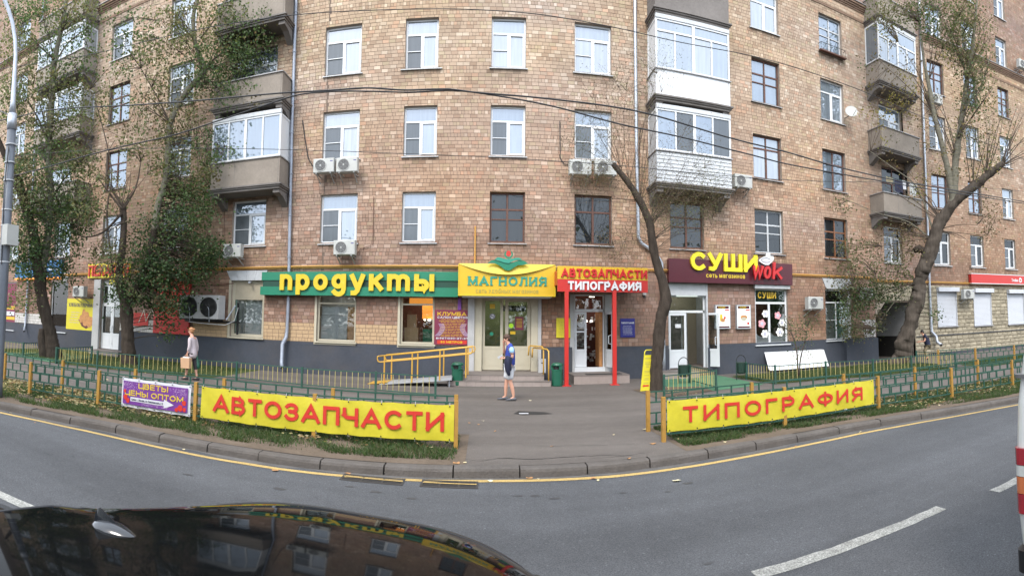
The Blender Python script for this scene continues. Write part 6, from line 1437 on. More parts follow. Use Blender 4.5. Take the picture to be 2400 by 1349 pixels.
# ramp and rails
t = thing('wheelchair_ramp', (-2.2, 16.8, 0), 'metal wheelchair ramp with yellow double handrails rising to the grocery steps', 'ramp')
MB().hexa([(-3.35, 16.42, .0), (-1.02, 16.42, .22), (-1.02, 17.3, .22), (-3.35, 17.3, .0), (-3.35, 16.42, .05), (-1.02, 16.42, .31), (-1.02, 17.3, .31), (-3.35, 17.3, .05)]).build('deck', 'alu', t)
MB().hexa([(-3.75, 16.42, .004), (-3.1, 16.42, .055), (-3.1, 17.3, .055), (-3.75, 17.3, .004), (-3.75, 16.42, .012), (-3.1, 16.42, .085), (-3.1, 17.3, .085), (-3.75, 17.3, .012)]).build('entry_plate', 'yell', t)
for x in (-1.95, -1.1): 
    for y in (16.5, 17.2): MB().tube([(x, y, 0), (x, y, .2)], .022, 8).build('leg', 'steel', t)
for (yy, tl, tr, bl, br, posts) in ((16.42, (887, 834), (1102, 813), (889, 848), (1100, 829), (901, 966, 1031, 1092)), (17.25, (905, 831), (1108, 811), (907, 844), (1106, 826), (918, 979, 1040, 1097))):
    a, b, c, e = (at_y(*q, yy) for q in (tl, tr, br, bl)); m1 = (a + e)/2 + Vector((-.05, 0, 0)); m2 = (b + c)/2 + Vector((.09, 0, 0))
    loop = [a + Vector((.03, 0, 0)), b, b + Vector((.07, 0, -.02)), m2, c + Vector((.06, 0, .02)), c, e + Vector((.03, 0, 0)), e + Vector((-.04, 0, .02)), m1, a + Vector((-.03, 0, -.02)), a + Vector((.03, 0, 0))]
    MB().tube(loop, .022, 8).build('handrail', 'yell', t, smooth=True)
    for px in posts:
        x = at_y(px, 850, yy).x; f_ = (x - a.x)/(b.x - a.x); zt = a.z + (b.z - a.z)*f_; MB().tube([(x, yy, max(.02, .26*(x + 3.3)/2.3)), (x, yy, zt)], .024, 8).build('post', 'yell', t)
t = thing('handrail', (2.1, 17.2, 0), 'pair of yellow tube handrails at the right side of the grocery steps', 'handrail')
for (y0, y1, x, zt, zb) in ((18.4, 17.35, 2.0, 1.27, .17), (18.3, 16.9, 2.12, 1.2, .0)):
    MB().tube([(x - .42, y0, zt - .35), (x - .40, y0, zt - .03), (x - .35, y0, zt), (x - .05, y1 + .1, zt), (x, y1, zt - .06), (x, y1, zb)], .026, 8).build('rail', 'yell', t, smooth=True)
p = at_y(1270, 860, 18.1); t = thing('grey_box', (p.x, 18.1, .34), 'small pale grey utility box beside the right pier of the grocery entrance', 'utility box'); MB().box(p.x - .13, p.x + .13, 18.0, 18.2, .341, .82).build('casing', 'plastergrey', t); MB().box(p.x - .03, p.x + .03, 17.99, 18.0, .66, .70).build('lock', 'black', t)
# yellow standing sign by the tree
p = ground(1512, 917); t = thing('pavement_sign', p, 'tall narrow yellow standing sign with a red arrow leaning by the thin tree', 'sign board')
tl_ = R(9); ex = Vector((1, .1, 0)).normalized(); ey = Vector((math.sin(tl_)*1., .12, math.cos(tl_))).normalized(); n_ = ex.cross(ey).normalized()
if n_.y > 0: n_ = -n_
def sq(u0, u1, v0, v1, m, name, l0=-.03, l1=.0, r_=0):
    P = lambda u, v, l: p + ex*u + ey*v + n_*l
    return MB().hexa([P(u0, v0, l1), P(u1, v0, l1), P(u1, v0, l0), P(u0, v0, l0), P(u0, v1, l1), P(u1, v1, l1), P(u1, v1, l0), P(u0, v1, l0)]).build(name, m, t)
sq(-.15, .15, .02, 1.10, 'postery', 'board'); MB().tube([p + ex*u + ey*v - n_*.015 for u, v in ((-.14, 1.08), (-.14, 1.2), (-.10, 1.25), (.10, 1.25), (.14, 1.2), (.14, 1.08))], .018, 8).build('handle', 'postery', t)
mb = MB(); fr_ = (p, ex, ey, n_); rr = random.Random(2)
for k, v in enumerate((.98, .86, .81, .77, .72, .60, .56, .47, .38, .34, .24)): 
    w_ = rr.uniform(.10, .2) if k else .22; ribbon(mb, [(0, 0), (1, 0)], .018 if k else .03, -w_/2, v, w_, .02, fr_, .0015, .001)
mb.build('lettering', 'olive', t); MB().add([p + ex*u + ey*v + n_*.004 for u, v in ((-.11, .17), (-.05, .22), (-.05, .195), (.10, .195), (.10, .145), (-.05, .145), (-.05, .12))], [tuple(range(7))]).build('arrow', 'banred', t)
# white panel leaning on the plinth
t = thing('white_board', (12.6, 18.2, 0), 'long white board leaning against the dark plinth behind the garden fence', 'board')
q0, q1, q2, q3 = at_y(1810, 868, 18.0), at_y(1943, 857, 18.0), at_y(1931, 819, 18.5), at_y(1799, 826, 18.5); bk = Vector((-.10, .09, .02))
MB().hexa([q0, q1, q1 + bk, q0 + bk, q3, q2, q2 + bk, q3 + bk]).build('panel', 'swhite', t)
for k in (.15, .5, .85): c = q3.lerp(q2, k); MB().add([c + Vector((a, -.03, b)) for a, b in ((-.06, .01), (.05, .03), (.07, -.06), (-.02, -.09))], [(0, 1, 2, 3)]).build('loose_wrap', 'vinylw', t)
# lamp post
pb = at_rho(18, 470, 11.3); px_, py_ = pb.x, pb.y; t = thing('lamp_post', (px_, py_, 0), 'grey lamp post with a curved arm and a pale meter box at the left edge', 'lamp post')
MB().tube([(px_, py_, 0), (px_, py_, .3), (px_, py_, 3.4), (px_, py_, 5.9)], [.13, .115, .112, .10], 18).build('pole', 'pole', t, smooth=True)
MB().tube([(px_, py_, 5.9), (px_, py_, 6.25)], [.112, .105], 18).build('collar', 'steel', t, smooth=True)
top = [at_rho(*q, 11.3) for q in ((37, 130), (36, 95), (30, 55), (21, 25), (8, -8), (-12, -40), (-60, -70))]
MB().tube([Vector((px_, py_, 6.25)), Vector((px_, py_, 6.5))] + top, [.085, .06] + [.045]*7, 12).build('arm', 'steel', t, smooth=True)
for z in (5.55, 5.15, 4.75, 4.1, 3.75, 2.95): MB().tube([(px_, py_, z), (px_, py_, z + .025)], [.124, .124], 16).build('band', 'sillw', t)
MB().tube([(px_ + .05, py_ - .11, 2.9), (px_ + .02, py_ - .13, 4.5), (px_ + .07, py_ - .11, 5.4), (px_ - .2, py_ + .1, 6.3), (px_ - 1.4, py_ + .6, 6.9)], .012, 5).build('cable', 'cable', t)
bx0 = at_rho(3, 573, 11.1); bx1 = at_rho(17, 573, 11.0); bx2 = at_rho(42, 573, 11.15); zt = at_rho(20, 526, 11.1).z
mb = MB(); P = [Vector((bx0.x, bx0.y, 0)), Vector((bx1.x, bx1.y - .02, 0)), Vector((bx2.x, bx2.y, 0)), Vector((bx0.x + bx2.x - bx1.x, bx0.y + bx2.y - bx1.y + .02, 0))]
mb.hexa([p + EZ*bx0.z for p in P] + [p + EZ*zt for p in P]).build('meter_box', 'acw', t)

# ------------------------------------------------------------------ trees
from mathutils import noise as mnoise
def tri_leaf(rng, c, size, narrow=.75):
    """n leaves round c: each a bent diamond; returns verts (n,4,3)"""
    n = len(c); d = rng.normal(size=(n, 3)); d[:, 2] -= .35; d /= np.linalg.norm(d, axis=1)[:, None]
    e = rng.normal(size=(n, 3)); e -= d*(e*d).sum(1)[:, None]; e /= np.linalg.norm(e, axis=1)[:, None] + 1e-9
    s = size*rng.uniform(.65, 1.25, n)[:, None]; nrm = np.cross(d, e)
    a = c - d*s*.5; b = c + d*s*.5; m = c + nrm*s*.10
    return np.stack([a, m + e*s*narrow*.5 - d*s*.08, b, m - e*s*narrow*.5 - d*s*.08], 1)
def leaves_object(name, V4, tint, par, kind=None, two=True):
    n = len(V4); off = np.array(wloc(par)); V = V4.reshape(-1, 3) - off
    me = bpy.data.meshes.new(name); me.vertices.add(4*n); me.vertices.foreach_set('co', V.astype(np.float32).ravel())
    idx = np.arange(n)[:, None]*4; tri = np.concatenate([idx + [[0, 1, 2]], idx + [[0, 2, 3]]], 1).reshape(-1)
    me.loops.add(6*n); me.loops.foreach_set('vertex_index', tri.astype(np.int32)); me.polygons.add(2*n); me.polygons.foreach_set('loop_start', np.arange(2*n, dtype=np.int32)*3)
    me.update(calc_edges=True); a = me.attributes.new('tint', 'FLOAT_COLOR', 'FACE'); c = np.repeat(tint, 2, 0); a.data.foreach_set('color', np.c_[c, np.ones(len(c))].astype(np.float32).ravel())
    me.materials.append(MT['leaf']); o = bpy.data.objects.new(name, me); COL.objects.link(o)
    if par: o.parent = par
    if kind: o['kind'] = kind
    return o
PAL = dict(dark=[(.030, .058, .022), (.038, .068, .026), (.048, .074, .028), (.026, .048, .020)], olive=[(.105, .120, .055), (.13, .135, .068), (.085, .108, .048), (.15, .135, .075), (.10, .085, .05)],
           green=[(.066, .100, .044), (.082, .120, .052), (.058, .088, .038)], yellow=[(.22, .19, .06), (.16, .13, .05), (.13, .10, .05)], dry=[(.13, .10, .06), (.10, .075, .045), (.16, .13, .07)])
def tree(name, label, base, rho, stems, blobs, leaf=.075, narrow=.8, seed=1, cat='tree', bark='bark', group=None, drho=1.0, twigr=.012, twm='twig', dens=1., spr=1., knot=.55, lift=1.):
    rng = np.random.default_rng(seed); rr = random.Random(seed); p0 = at_rho(*base, rho); t = thing(name, (p0.x, p0.y, 0), label, cat, group); pts = []
    for si, st in enumerate(stems):
        m = st[0] if isinstance(st[0], str) else (bark if si == 0 else 'barkp'); q = st[1:] if isinstance(st[0], str) else st
        P = []; Rr = []; dr = rr.uniform(-.5, .5)*drho*.6 if si else 0
        for k, s in enumerate(q):
            r0 = rho + dr*min(1, k/3); v = at_rho(s[0], s[1], r0)
            if si == 0 and k == 0: v.z = -.05
            P.append(v); Rr.append(s[2])
        # subdivide, roughen
        Q, R2 = [], []
        sub = 8 if Rr[0] > .1 else (4 if Rr[0] > .05 else 3)
        for i in range(len(P) - 1):
            a_ = P[max(i - 1, 0)]; b_, c_ = P[i], P[i + 1]; d_ = P[min(i + 2, len(P) - 1)]
            for k in range(sub):
                u = k/sub; v = .5*((2*b_) + (c_ - a_)*u + (2*a_ - 5*b_ + 4*c_ - d_)*u*u + (3*b_ - 3*c_ + d_ - a_)*u**3); rj = Rr[i]*(1 - u) + Rr[i + 1]*u
                Q.append(v + Vector((rr.gauss(0, 1), rr.gauss(0, 1), 0))*rj*.025); R2.append(rj*rr.uniform(.98, 1.03))
        Q.append(P[-1]); R2.append(Rr[-1]); mb = MB().tube(Q, R2, 20 if Rr[0] > .1 else (8 if Rr[0] > .05 else 5))
        if Rr[0] > .08:
            n_ = 20 if Rr[0] > .1 else 8
            for i in range(len(mb.v)):
                v = Vector(mb.v[i]); c_ = Q[min(i//n_, len(Q) - 1)]; d_ = v - c_; q_ = mnoise.noise(v*2.6)*.9*knot + mnoise.noise(v*7.)*.35*knot + abs(mnoise.noise(v*16.))*.25
                mb.v[i] = tuple(c_ + d_*(1 + .30*q_))
        mb.build('trunk' if si == 0 else ('limb' if Rr[0] > .05 else 'branch'), m, t, smooth=True)
        pts += [(v, r) for v, r in zip(Q, R2)]
    LP = np.array([tuple(p) for p, _ in pts]); C, T4, tw = [], [], MB()
    for (cx, cy, rx, ry, n, pal, *o_) in blobs:
        dd = o_[0] if o_ else drho
        for _ in range(int(n*dens)):
            a = rr.uniform(0, 2*math.pi); q = math.sqrt(rr.random()); c = at_rho(cx + rx*q*math.cos(a), cy + ry*q*math.sin(a), rho + rr.uniform(-dd, dd))
            k = rr.randint(12, 26); sp = rr.uniform(.14, .36)*(rho/22)*spr; cc = np.array(tuple(c))[None] + rng.normal(size=(k, 3))*sp*np.array([1, 1, .8])
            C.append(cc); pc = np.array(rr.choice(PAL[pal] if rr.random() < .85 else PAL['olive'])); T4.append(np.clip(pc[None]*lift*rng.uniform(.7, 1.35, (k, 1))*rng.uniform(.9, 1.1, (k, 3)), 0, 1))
            dist_ = ((LP - np.array(tuple(c)))**2).sum(1); i = int(np.argmin(dist_))
            if dist_[i] < 9 and rr.random() < .75:
                s = Vector(LP[i]); mid = s.lerp(c, .5) + Vector((rr.gauss(0, .08), rr.gauss(0, .08), rr.uniform(-.02, .18))); tw.tube([s, mid, c], [twigr*1.3, twigr, twigr*.45], 3, False)
    if tw.v: tw.build('twigs', twm, t, fixn=False)
    C = np.concatenate(C); T4 = np.concatenate(T4); leaves_object('crown', tri_leaf(rng, C, leaf, narrow), T4, t); return t
def tw_fan(rr, stems, a, b, n, r, spread, up=1.):
    """long whippy shoots from a knot towards b (pixels)"""
    for _ in range(n):
        x, y = a[0] + rr.uniform(-4, 4), a[1] + rr.uniform(-4, 4); ex_, ey_ = b[0] + rr.gauss(0, spread), b[1] + rr.gauss(0, spread*.8); mx_, my_ = (x + ex_)/2 + rr.gauss(0, spread*.2), (y + ey_)/2 + rr.gauss(0, spread*.2) - 6*up
        stems.append(['twig', (x, y, r), (mx_, my_, r*.7), (ex_, ey_, r*.25)])
rr = random.Random(5)
S = [[(128, 850, 0.390), (122, 815, 0.312), (117, 780, 0.265), (108, 740, 0.250), (97, 690, 0.250), (92, 640, 0.250), (86, 580, 0.218), (70, 520, 0.203), (52, 460, 0.187), (30, 405, 0.156), (5, 350, 0.125), (-15, 300, 0.094)],
     [(95, 650, 0.195), (110, 570, 0.164), (118, 470, 0.148), (114, 350, 0.140), (122, 220, 0.133), (128, 140, 0.117), (143, 72, 0.101), (155, 0, 0.078), (160, -60, .08)],
     ['bark', (104, 846, 0.203), (98, 800, 0.172), (97, 770, 0.109)], ['bark', (118, 470, .05), (150, 420, .04), (190, 380, .02)], ['barkp', (114, 340, .06), (90, 280, .04), (60, 230, .02)], ['barkp', (128, 150, .05), (160, 100, .03), (200, 70, .02)]]
for a, b in (((115, 330), (60, 240)), ((120, 230), (170, 150)), ((128, 140), (70, 60)), ((118, 470), (180, 430)), ((90, 600), (160, 560)), ((145, 70), (200, 10)), ((55, 460), (20, 380))): tw_fan(rr, S, a, b, 5, .022, 22)
tree('poplar_tree', 'big left poplar with a leaning dark trunk just right of the lamp post', (125, 840), 21.9, S,
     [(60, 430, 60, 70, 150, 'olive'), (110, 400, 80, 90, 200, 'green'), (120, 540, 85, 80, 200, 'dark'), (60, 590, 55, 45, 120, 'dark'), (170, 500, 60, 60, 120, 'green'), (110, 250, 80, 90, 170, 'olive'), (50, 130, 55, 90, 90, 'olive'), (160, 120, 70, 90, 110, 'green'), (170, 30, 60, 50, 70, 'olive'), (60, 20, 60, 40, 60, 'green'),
      (85, 650, 45, 40, 34, 'dark'), (50, 700, 35, 40, 24, 'olive'), (150, 640, 35, 30, 40, 'dark'), (200, 250, 40, 60, 40, 'olive'), (20, 250, 30, 60, 50, 'olive'), (190, 380, 40, 40, 50, 'olive')], seed=11, dens=.74, leaf=.112, lift=1.3)  # lift: hazy glare on this tree is put into its leaf colours
S = [[(303, 862, 0.343), (301, 830, 0.281), (299, 790, 0.257), (297, 750, 0.257), (295, 712, 0.242), (293, 700, 0.218)],
     ['bark', (293, 705, 0.187), (284, 680, 0.164), (279, 640, 0.148), (287, 580, 0.140), (290, 520, 0.125), (288, 490, 0.148), (286, 480, 0.078)],
     ['bark', (298, 720, 0.195), (316, 682, 0.172), (335, 640, 0.156), (350, 590, 0.156), (362, 540, 0.148)],
     [(362, 545, 0.148), (371, 480, 0.133), (388, 420, 0.129), (395, 340, 0.125), (399, 290, 0.117), (420, 240, 0.113), (450, 200, 0.109), (478, 165, 0.133), (466, 130, 0.094), (456, 90, 0.086), (453, 40, 0.078), (462, 0, .08), (470, -50, .06)],
     ['twig', (287, 490, .06), (262, 460, .04), (225, 410, .02)], ['twig', (290, 488, .05), (318, 440, .035), (330, 380, .02)], ['bark', (285, 500, .06), (240, 545, .04), (195, 555, .02), (180, 540, .012)], ['twig', (480, 160, .05), (520, 125, .035), (590, 105, .02)], ['twig', (470, 90, .05), (500, 50, .03), (530, 0, .02)], ['twig', (399, 290, .05), (370, 230, .03), (330, 160, .02)],
     ['twig', (265, 640, .04), (250, 500, .04), (262, 400, .03), (230, 260, .02), (210, 210, .012)]]
for a, b in (((288, 488), (250, 400)), ((288, 488), (320, 410)), ((290, 520), (230, 560)), ((478, 165), (560, 130)), ((478, 165), (420, 90)), ((455, 90), (390, 20)), ((399, 290), (330, 240)), ((450, 200), (540, 190)), ((395, 340), (470, 330))): tw_fan(rr, S, a, b, 6, .02, 22)
tree('poplar_tree', 'forked poplar in front of the bakery door with dense dark low foliage', (302, 855), 20.6, S,
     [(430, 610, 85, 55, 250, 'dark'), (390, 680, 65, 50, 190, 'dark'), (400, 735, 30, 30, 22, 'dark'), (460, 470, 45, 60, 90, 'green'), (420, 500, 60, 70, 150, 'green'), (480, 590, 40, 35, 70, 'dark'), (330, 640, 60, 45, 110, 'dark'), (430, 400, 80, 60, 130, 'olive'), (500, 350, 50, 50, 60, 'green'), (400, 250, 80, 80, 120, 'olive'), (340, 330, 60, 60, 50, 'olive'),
      (520, 160, 90, 60, 170, 'green'), (590, 110, 60, 50, 100, 'green'), (480, 60, 90, 60, 110, 'olive'), (570, 30, 60, 30, 60, 'green'), (380, 100, 60, 80, 70, 'olive'), (300, 100, 70, 80, 45, 'green'), (270, 220, 50, 70, 30, 'olive'), (240, 470, 60, 60, 50, 'olive'), (260, 600, 45, 40, 50, 'olive'), (350, 560, 50, 50, 80, 'dark'), (300, 690, 40, 30, 60, 'dark'), (560, 240, 60, 40, 40, 'green'), (395, 770, 14, 30, 12, 'dark'), (630, 70, 30, 40, 25, 'green')], seed=12, dens=.74, leaf=.108, lift=1.22)  # leaf colours lifted here too, standing in for the haze glare
S = [[(1537, 922, 0.228), (1537, 880, 0.190), (1541, 830, 0.179), (1545, 780, 0.179), (1551, 740, 0.182), (1560, 703, 0.190), (1553, 660, 0.144), (1538, 612, 0.137), (1528, 560, 0.129), (1522, 520, 0.114), (1500, 472, 0.106), (1474, 430, 0.091), (1450, 400, 0.084), (1437, 384, 0.076)]]
for a, b, n in (((1450, 400), (1370, 310), 5), ((1455, 395), (1450, 260), 5), ((1500, 470), (1520, 250), 8), ((1522, 520), (1650, 440), 8), ((1530, 560), (1680, 490), 7), ((1525, 530), (1600, 380), 7), ((1500, 472), (1400, 430), 5), ((1530, 590), (1640, 530), 6), ((1475, 430), (1480, 180), 5), ((1530, 570), (1440, 560), 4)): tw_fan(rr, S, a, b, max(4, int(n*1.3)), .008, 38)
tree('thin_tree', 'leaning thin dark tree with a broken top and wispy shoots beside the yellow sign', (1537, 915), 15.75, S,
     [(1400, 230, 60, 90, 26, 'dry'), (1380, 340, 60, 70, 30, 'olive'), (1470, 330, 80, 120, 40, 'dry'), (1490, 190, 50, 80, 26, 'olive'), (1620, 455, 100, 40, 60, 'dry'), (1600, 500, 90, 40, 60, 'olive'), (1400, 420, 60, 30, 36, 'dry'), (1660, 410, 40, 35, 22, 'olive'), (1600, 350, 60, 60, 26, 'dry'), (1450, 560, 60, 40, 22, 'dry'), (1540, 450, 60, 60, 36, 'dry'), (1550, 160, 40, 60, 12, 'olive'), (1450, 600, 50, 20, 12, 'dry')], leaf=.052, narrow=.36, seed=13, twigr=.004, drho=1.1, dens=1.7, spr=1.4)
S = [['barkg', (2103, 880, .55), (2109, 855, .42), (2116, 825, .40), (2125, 795, .40), (2133, 760, .34), (2141, 730, .34), (2149, 700, .33), (2154, 670, .30), (2160, 640, .29), (2175, 605, .34), (2188, 565, .29), (2200, 525, .27), (2220, 495, .24), (2250, 462, .23), (2280, 438, .21), (2310, 415, .19), (2335, 395, .16), (2352, 382, .11)],
     [(2232, 485, .21), (2238, 425, .18), (2240, 370, .16), (2248, 320, .15), (2258, 250, .13), (2268, 180, .11), (2280, 100, .08), (2288, 20, .06), (2292, -40, .04)], [(2235, 475, .18), (2222, 400, .14), (2205, 330, .12), (2190, 270, .11), (2175, 190, .09), (2165, 140, .06), (2155, 50, .04)],
     ['bark', (2170, 595, .17), (2156, 582, .12), (2148, 584, .12), (2143, 588, .10)], ['barkp', (2190, 550, .045), (2150, 440, .035), (2095, 395, .025), (2040, 355, .015)], ['barkp', (2180, 560, .04), (2130, 520, .03), (2060, 500, .02), (1990, 470, .012)], ['barkp', (2170, 640, .04), (2120, 680, .03), (2075, 735, .02), (2050, 770, .01)], ['twig', (2165, 660, .03), (2120, 670, .025), (2060, 690, .02), (2000, 670, .01)], ['barkp', (2255, 260, .05), (2300, 200, .03), (2320, 130, .02)]]
for a, b, n in (((2350, 385), (2390, 280), 6), ((2310, 415), (2320, 290), 7), ((2280, 440), (2285, 300), 5), ((2205, 520), (2120, 430), 7), ((2190, 270), (2120, 130), 6), ((2175, 190), (2200, 80), 5), ((2240, 370), (2180, 230), 5), ((2248, 320), (2310, 200), 6), ((2165, 660), (2070, 680), 6), ((2190, 560), (2080, 540), 6), ((2268, 180), (2230, 60), 6), ((2268, 180), (2310, 60), 6), ((2340, 392), (2400, 350), 5), ((2200, 540), (2290, 560), 4)): tw_fan(rr, S, a, b, n, .026, 26)
tree('poplar_tree', 'thick gnarled trunk leaning right with a cut off stub and bare upper shoots', (2112, 860), 23.6, S,
     [(2270, 90, 50, 90, 76, 'olive'), (2230, 60, 50, 70, 44, 'olive'), (2290, 160, 40, 50, 26, 'olive'), (2100, 30, 70, 35, 45, 'olive'), (2180, 40, 40, 50, 30, 'green'), (2050, 690, 60, 40, 34, 'dark'), (2005, 705, 45, 32, 26, 'green'), (2000, 655, 50, 30, 16, 'olive'), (2050, 755, 30, 25, 8, 'olive'), (2085, 645, 50, 40, 26, 'olive'), (1985, 745, 20, 25, 14, 'green'), (2010, 780, 35, 18, 16, 'olive'),
      (2200, 300, 150, 180, 55, 'yellow'), (2080, 200, 60, 120, 20, 'yellow'), (2300, 300, 80, 120, 26, 'olive'), (2010, 600, 50, 40, 26, 'olive'), (2110, 560, 60, 60, 22, 'dry'), (2280, 230, 25, 40, 18, 'green'), (1975, 480, 30, 20, 6, 'olive'), (2320, 510, 40, 50, 10, 'dry'), (2190, 740, 18, 14, 4, 'green')], seed=14, leaf=.10, dens=1.5, knot=1.25)
S = [['twig', (1869, 886, .035), (1869, 845, .03), (1864, 805, .025), (1850, 775, .02), (1825, 762, .012)], ['twig', (1872, 880, .03), (1877, 835, .025), (1889, 790, .018), (1892, 765, .008)], ['twig', (1864, 805, .015), (1856, 780, .012), (1852, 762, .008)]]
tree('young_sapling', 'spindly sapling with two tufts of leaves in front of the white board', (1870, 884), 18.6, S, [(1893, 758, 12, 9, 9, 'green'), (1876, 779, 9, 7, 7, 'green'), (1880, 798, 6, 5, 3, 'green'), (1848, 762, 9, 5, 5, 'olive'), (1872, 820, 5, 8, 3, 'green'), (1848, 785, 4, 5, 2, 'dark')], seed=15, leaf=.06, drho=.15)
# trees on the other side of the road, seen only as reflections in the panes
rngT = np.random.default_rng(3); C = []; Tt = []
for k in range(9):
    cx, cy, h = -34 + k*8.5 + rngT.uniform(-2, 2), -19 + rngT.uniform(-3, 2), rngT.uniform(7, 11); m_ = 4500
    c = rngT.normal(size=(m_, 3))*np.array([2.0, 1.8, 2.3]) + np.array([cx, cy, h*.62]); c[:, 2] = np.clip(c[:, 2], .4, None); C.append(c); Tt.append(np.array(PAL['green'])[rngT.integers(0, 3, m_)]*rngT.uniform(.7, 1.3, (m_, 1)))
C = np.concatenate(C); o = leaves_object('treeline', tri_leaf(rngT, C, .5, .9), np.concatenate(Tt), None, 'stuff'); tag(o, 'line of green trees across the road behind the camera', 'trees')

# ------------------------------------------------------------------ grass, fallen leaves
def blades(name, regs, lab, hmin=.03, hmax=.09, seed=1):
    rng = np.random.default_rng(seed); P = []
    for f, n in regs: P.append(f(rng, n))
    P = np.concatenate(P); n = len(P); a = rng.uniform(0, math.pi, n); w = rng.uniform(.004, .010, n); h = rng.uniform(hmin, hmax, n); lean = rng.normal(size=(n, 2))*h[:, None]*.5
    v0 = np.c_[P[:, 0] - w*np.cos(a), P[:, 1] - w*np.sin(a), P[:, 2]]; v1 = np.c_[P[:, 0] + w*np.cos(a), P[:, 1] + w*np.sin(a), P[:, 2]]; tip = np.c_[P[:, 0] + lean[:, 0], P[:, 1] + lean[:, 1], P[:, 2] + h]; md = (v1 + tip)/2 + np.c_[w*.3, w*.3, h*.1]
    pal = np.array([(.045, .085, .024), (.06, .10, .03), (.07, .095, .035), (.10, .10, .05), (.035, .07, .022)]); t_ = pal[rng.integers(0, 5, n)]*rng.uniform(.7, 1.3, (n, 1))
    o = leaves_object(name, np.stack([v0, v1, md, tip], 1), t_, None, 'stuff'); tag(o, lab, 'grass'); return o
KX = np.array([k[0] for k in KERB]); KY = np.array([k[1] for k in KERB]); RXs = np.linspace(-30, 30, 200); RYs = np.array([rear_y(x) for x in RXs])
def verge_pts(x0, x1, seedy=0, bare=.42, pw=1.0):
    def f(rng, n):
        out = []
        while sum(len(o) for o in out) < n:
            x = rng.uniform(x0, x1, n); k = np.interp(x, KX, KY); r = np.interp(x, RXs, RYs); y = k + bare + (r + .15 - k - bare)*rng.random(n)**pw
            cl = np.sin(x*3.1 + seedy) + np.sin(x*7.7 + y*5) + np.sin(y*9 + x*2) + np.sin(x*1.3 - y*3 + seedy); keep = rng.random(n) < 1/(1 + np.exp(-(cl + 1.0 - 1.4*np.exp(-(y - k - bare)*5))*1.7)); out.append(np.c_[x, y, np.full(n, .004)][keep])
        return np.concatenate(out)[:n]
    return f
def poly_pts(x0, x1, f0, f1):
    def f(rng, n): x = rng.uniform(x0, x1, n); return np.c_[x, f0(x) + (f1(x) - f0(x))*rng.random(n), np.full(n, .008)]
    return f
blades('grass', [(verge_pts(-12.5, -.4), 44000), (verge_pts(3.15, 14, 2.), 44000)], 'short patchy green grass in the strips between the fences and the kerb', seed=1)
blades('grass', [(poly_pts(9.1, 17.2, lambda x: np.interp(x, [9, 11, 12.5, 14.6, 15.9, 17.2], [14.5, 14.4, 13.6, 13.45, 12.6, 14.6]), lambda x: 17.5 + 0*x), 14000), (poly_pts(17.5, 25, lambda x: 11.3 - .2*(x - 17.5), lambda x: 13.9 - .08*(x - 17.5)), 12000), (poly_pts(-20, -9, lambda x: np.interp(x, [-20, -14.4, -11.2, -7.6], [13.6, 13.6, 14.3, 15.0]), lambda x: 18.4 + 0*x), 9000)], 'thin green grass behind the low garden fences', .04, .12, 2)
def litter(name, regs, lab, size, seed, pal, zr=(.006, .03)):
    rng = np.random.default_rng(seed); P = np.concatenate([f(rng, n) for f, n in regs]); P[:, 2] += rng.uniform(*zr, len(P)); V = tri_leaf(rng, P, size, .8); c = V.mean(1, keepdims=True); V = c + (V - c)*np.array([1, 1, .35]); V[..., 2] = np.maximum(V[..., 2], P[:, None, 2] - zr[0] + .004)
    t_ = np.array(pal)[rng.integers(0, len(pal), len(P))]*rng.uniform(.75, 1.2, (len(P), 1)); o = leaves_object(name, V, t_, None, 'stuff'); tag(o, lab, 'leaves'); return o
LP_ = [(.42, .33, .18), (.34, .24, .13), (.46, .39, .24), (.24, .15, .075), (.16, .10, .06), (.38, .34, .17)]
def clumpy(x0, x1, cl=1., fr=(0, 1)):
    def f(rng, n):
        x = rng.uniform(x0, x1, n*3); k = np.interp(x, KX, KY); r = np.interp(x, RXs, RYs); y = k + .35 + (r - k - .25)*(fr[0] + (fr[1] - fr[0])*rng.random(n*3)**.8); keep = rng.random(n*3) < .5 + .35*np.sin(x*2.3 + y*1.7)
        return np.c_[x, y, np.full(n*3, .004)][keep][:n]
    return f
litter('fallen_leaves', [(clumpy(-11, -5.3, fr=(.25, 1)), 3400), (clumpy(-5.3, -.5, fr=(.3, 1)), 420), (clumpy(3.2, 8, fr=(.3, 1)), 420), (clumpy(8, 13.5, fr=(.1, 1)), 950)], 'pale yellow and brown fallen leaves lying in the verge between the fences', .085, 5, LP_, (.015, .075))
litter('fallen_leaves', [(poly_pts(-19, -9.5, lambda x: 13.9 + 0*x, lambda x: 18 + 0*x), 700), (poly_pts(9.3, 17, lambda x: 14.4 + 0*x, lambda x: 17 + 0*x), 260), (poly_pts(4.7, 6.5, lambda x: 13.3 + 0*x, lambda x: 15.4 + 0*x), 60)], 'scattered fallen leaves on the garden beds along the house', .07, 6, LP_)
def on_px(lst, z, name, lab, sc=1.):
    for (x, y, *s) in lst:
        p = ground(x, y, z); size = (s[0] if s else .08)*sc; rng = np.random.default_rng(int(x*7 + y)); n = 7; vs = [(p.x, p.y, z + .012)]
        for k in range(n): a = 2*math.pi*k/n; r_ = size*rng.uniform(.35, .62); vs.append((p.x + r_*math.cos(a), p.y + r_*math.sin(a)*.8, z + .004 + .02*rng.random()))
        o = MB().add(vs, [(0, k + 1, (k + 1) % n + 1) for k in range(n)]).build('fallen_leaf', LEAFM[(x + y) % 3], None); tag(o, lab, 'leaf', 'single fallen leaves on the asphalt')
LEAFM = [mat('dry_leaf', (.55, .47, .27), .7, .2, 20), mat('dry_leaf2', (.62, .56, .38), .7, .2, 20), mat('dry_leaf3', (.36, .19, .08), .7, .2, 20)]
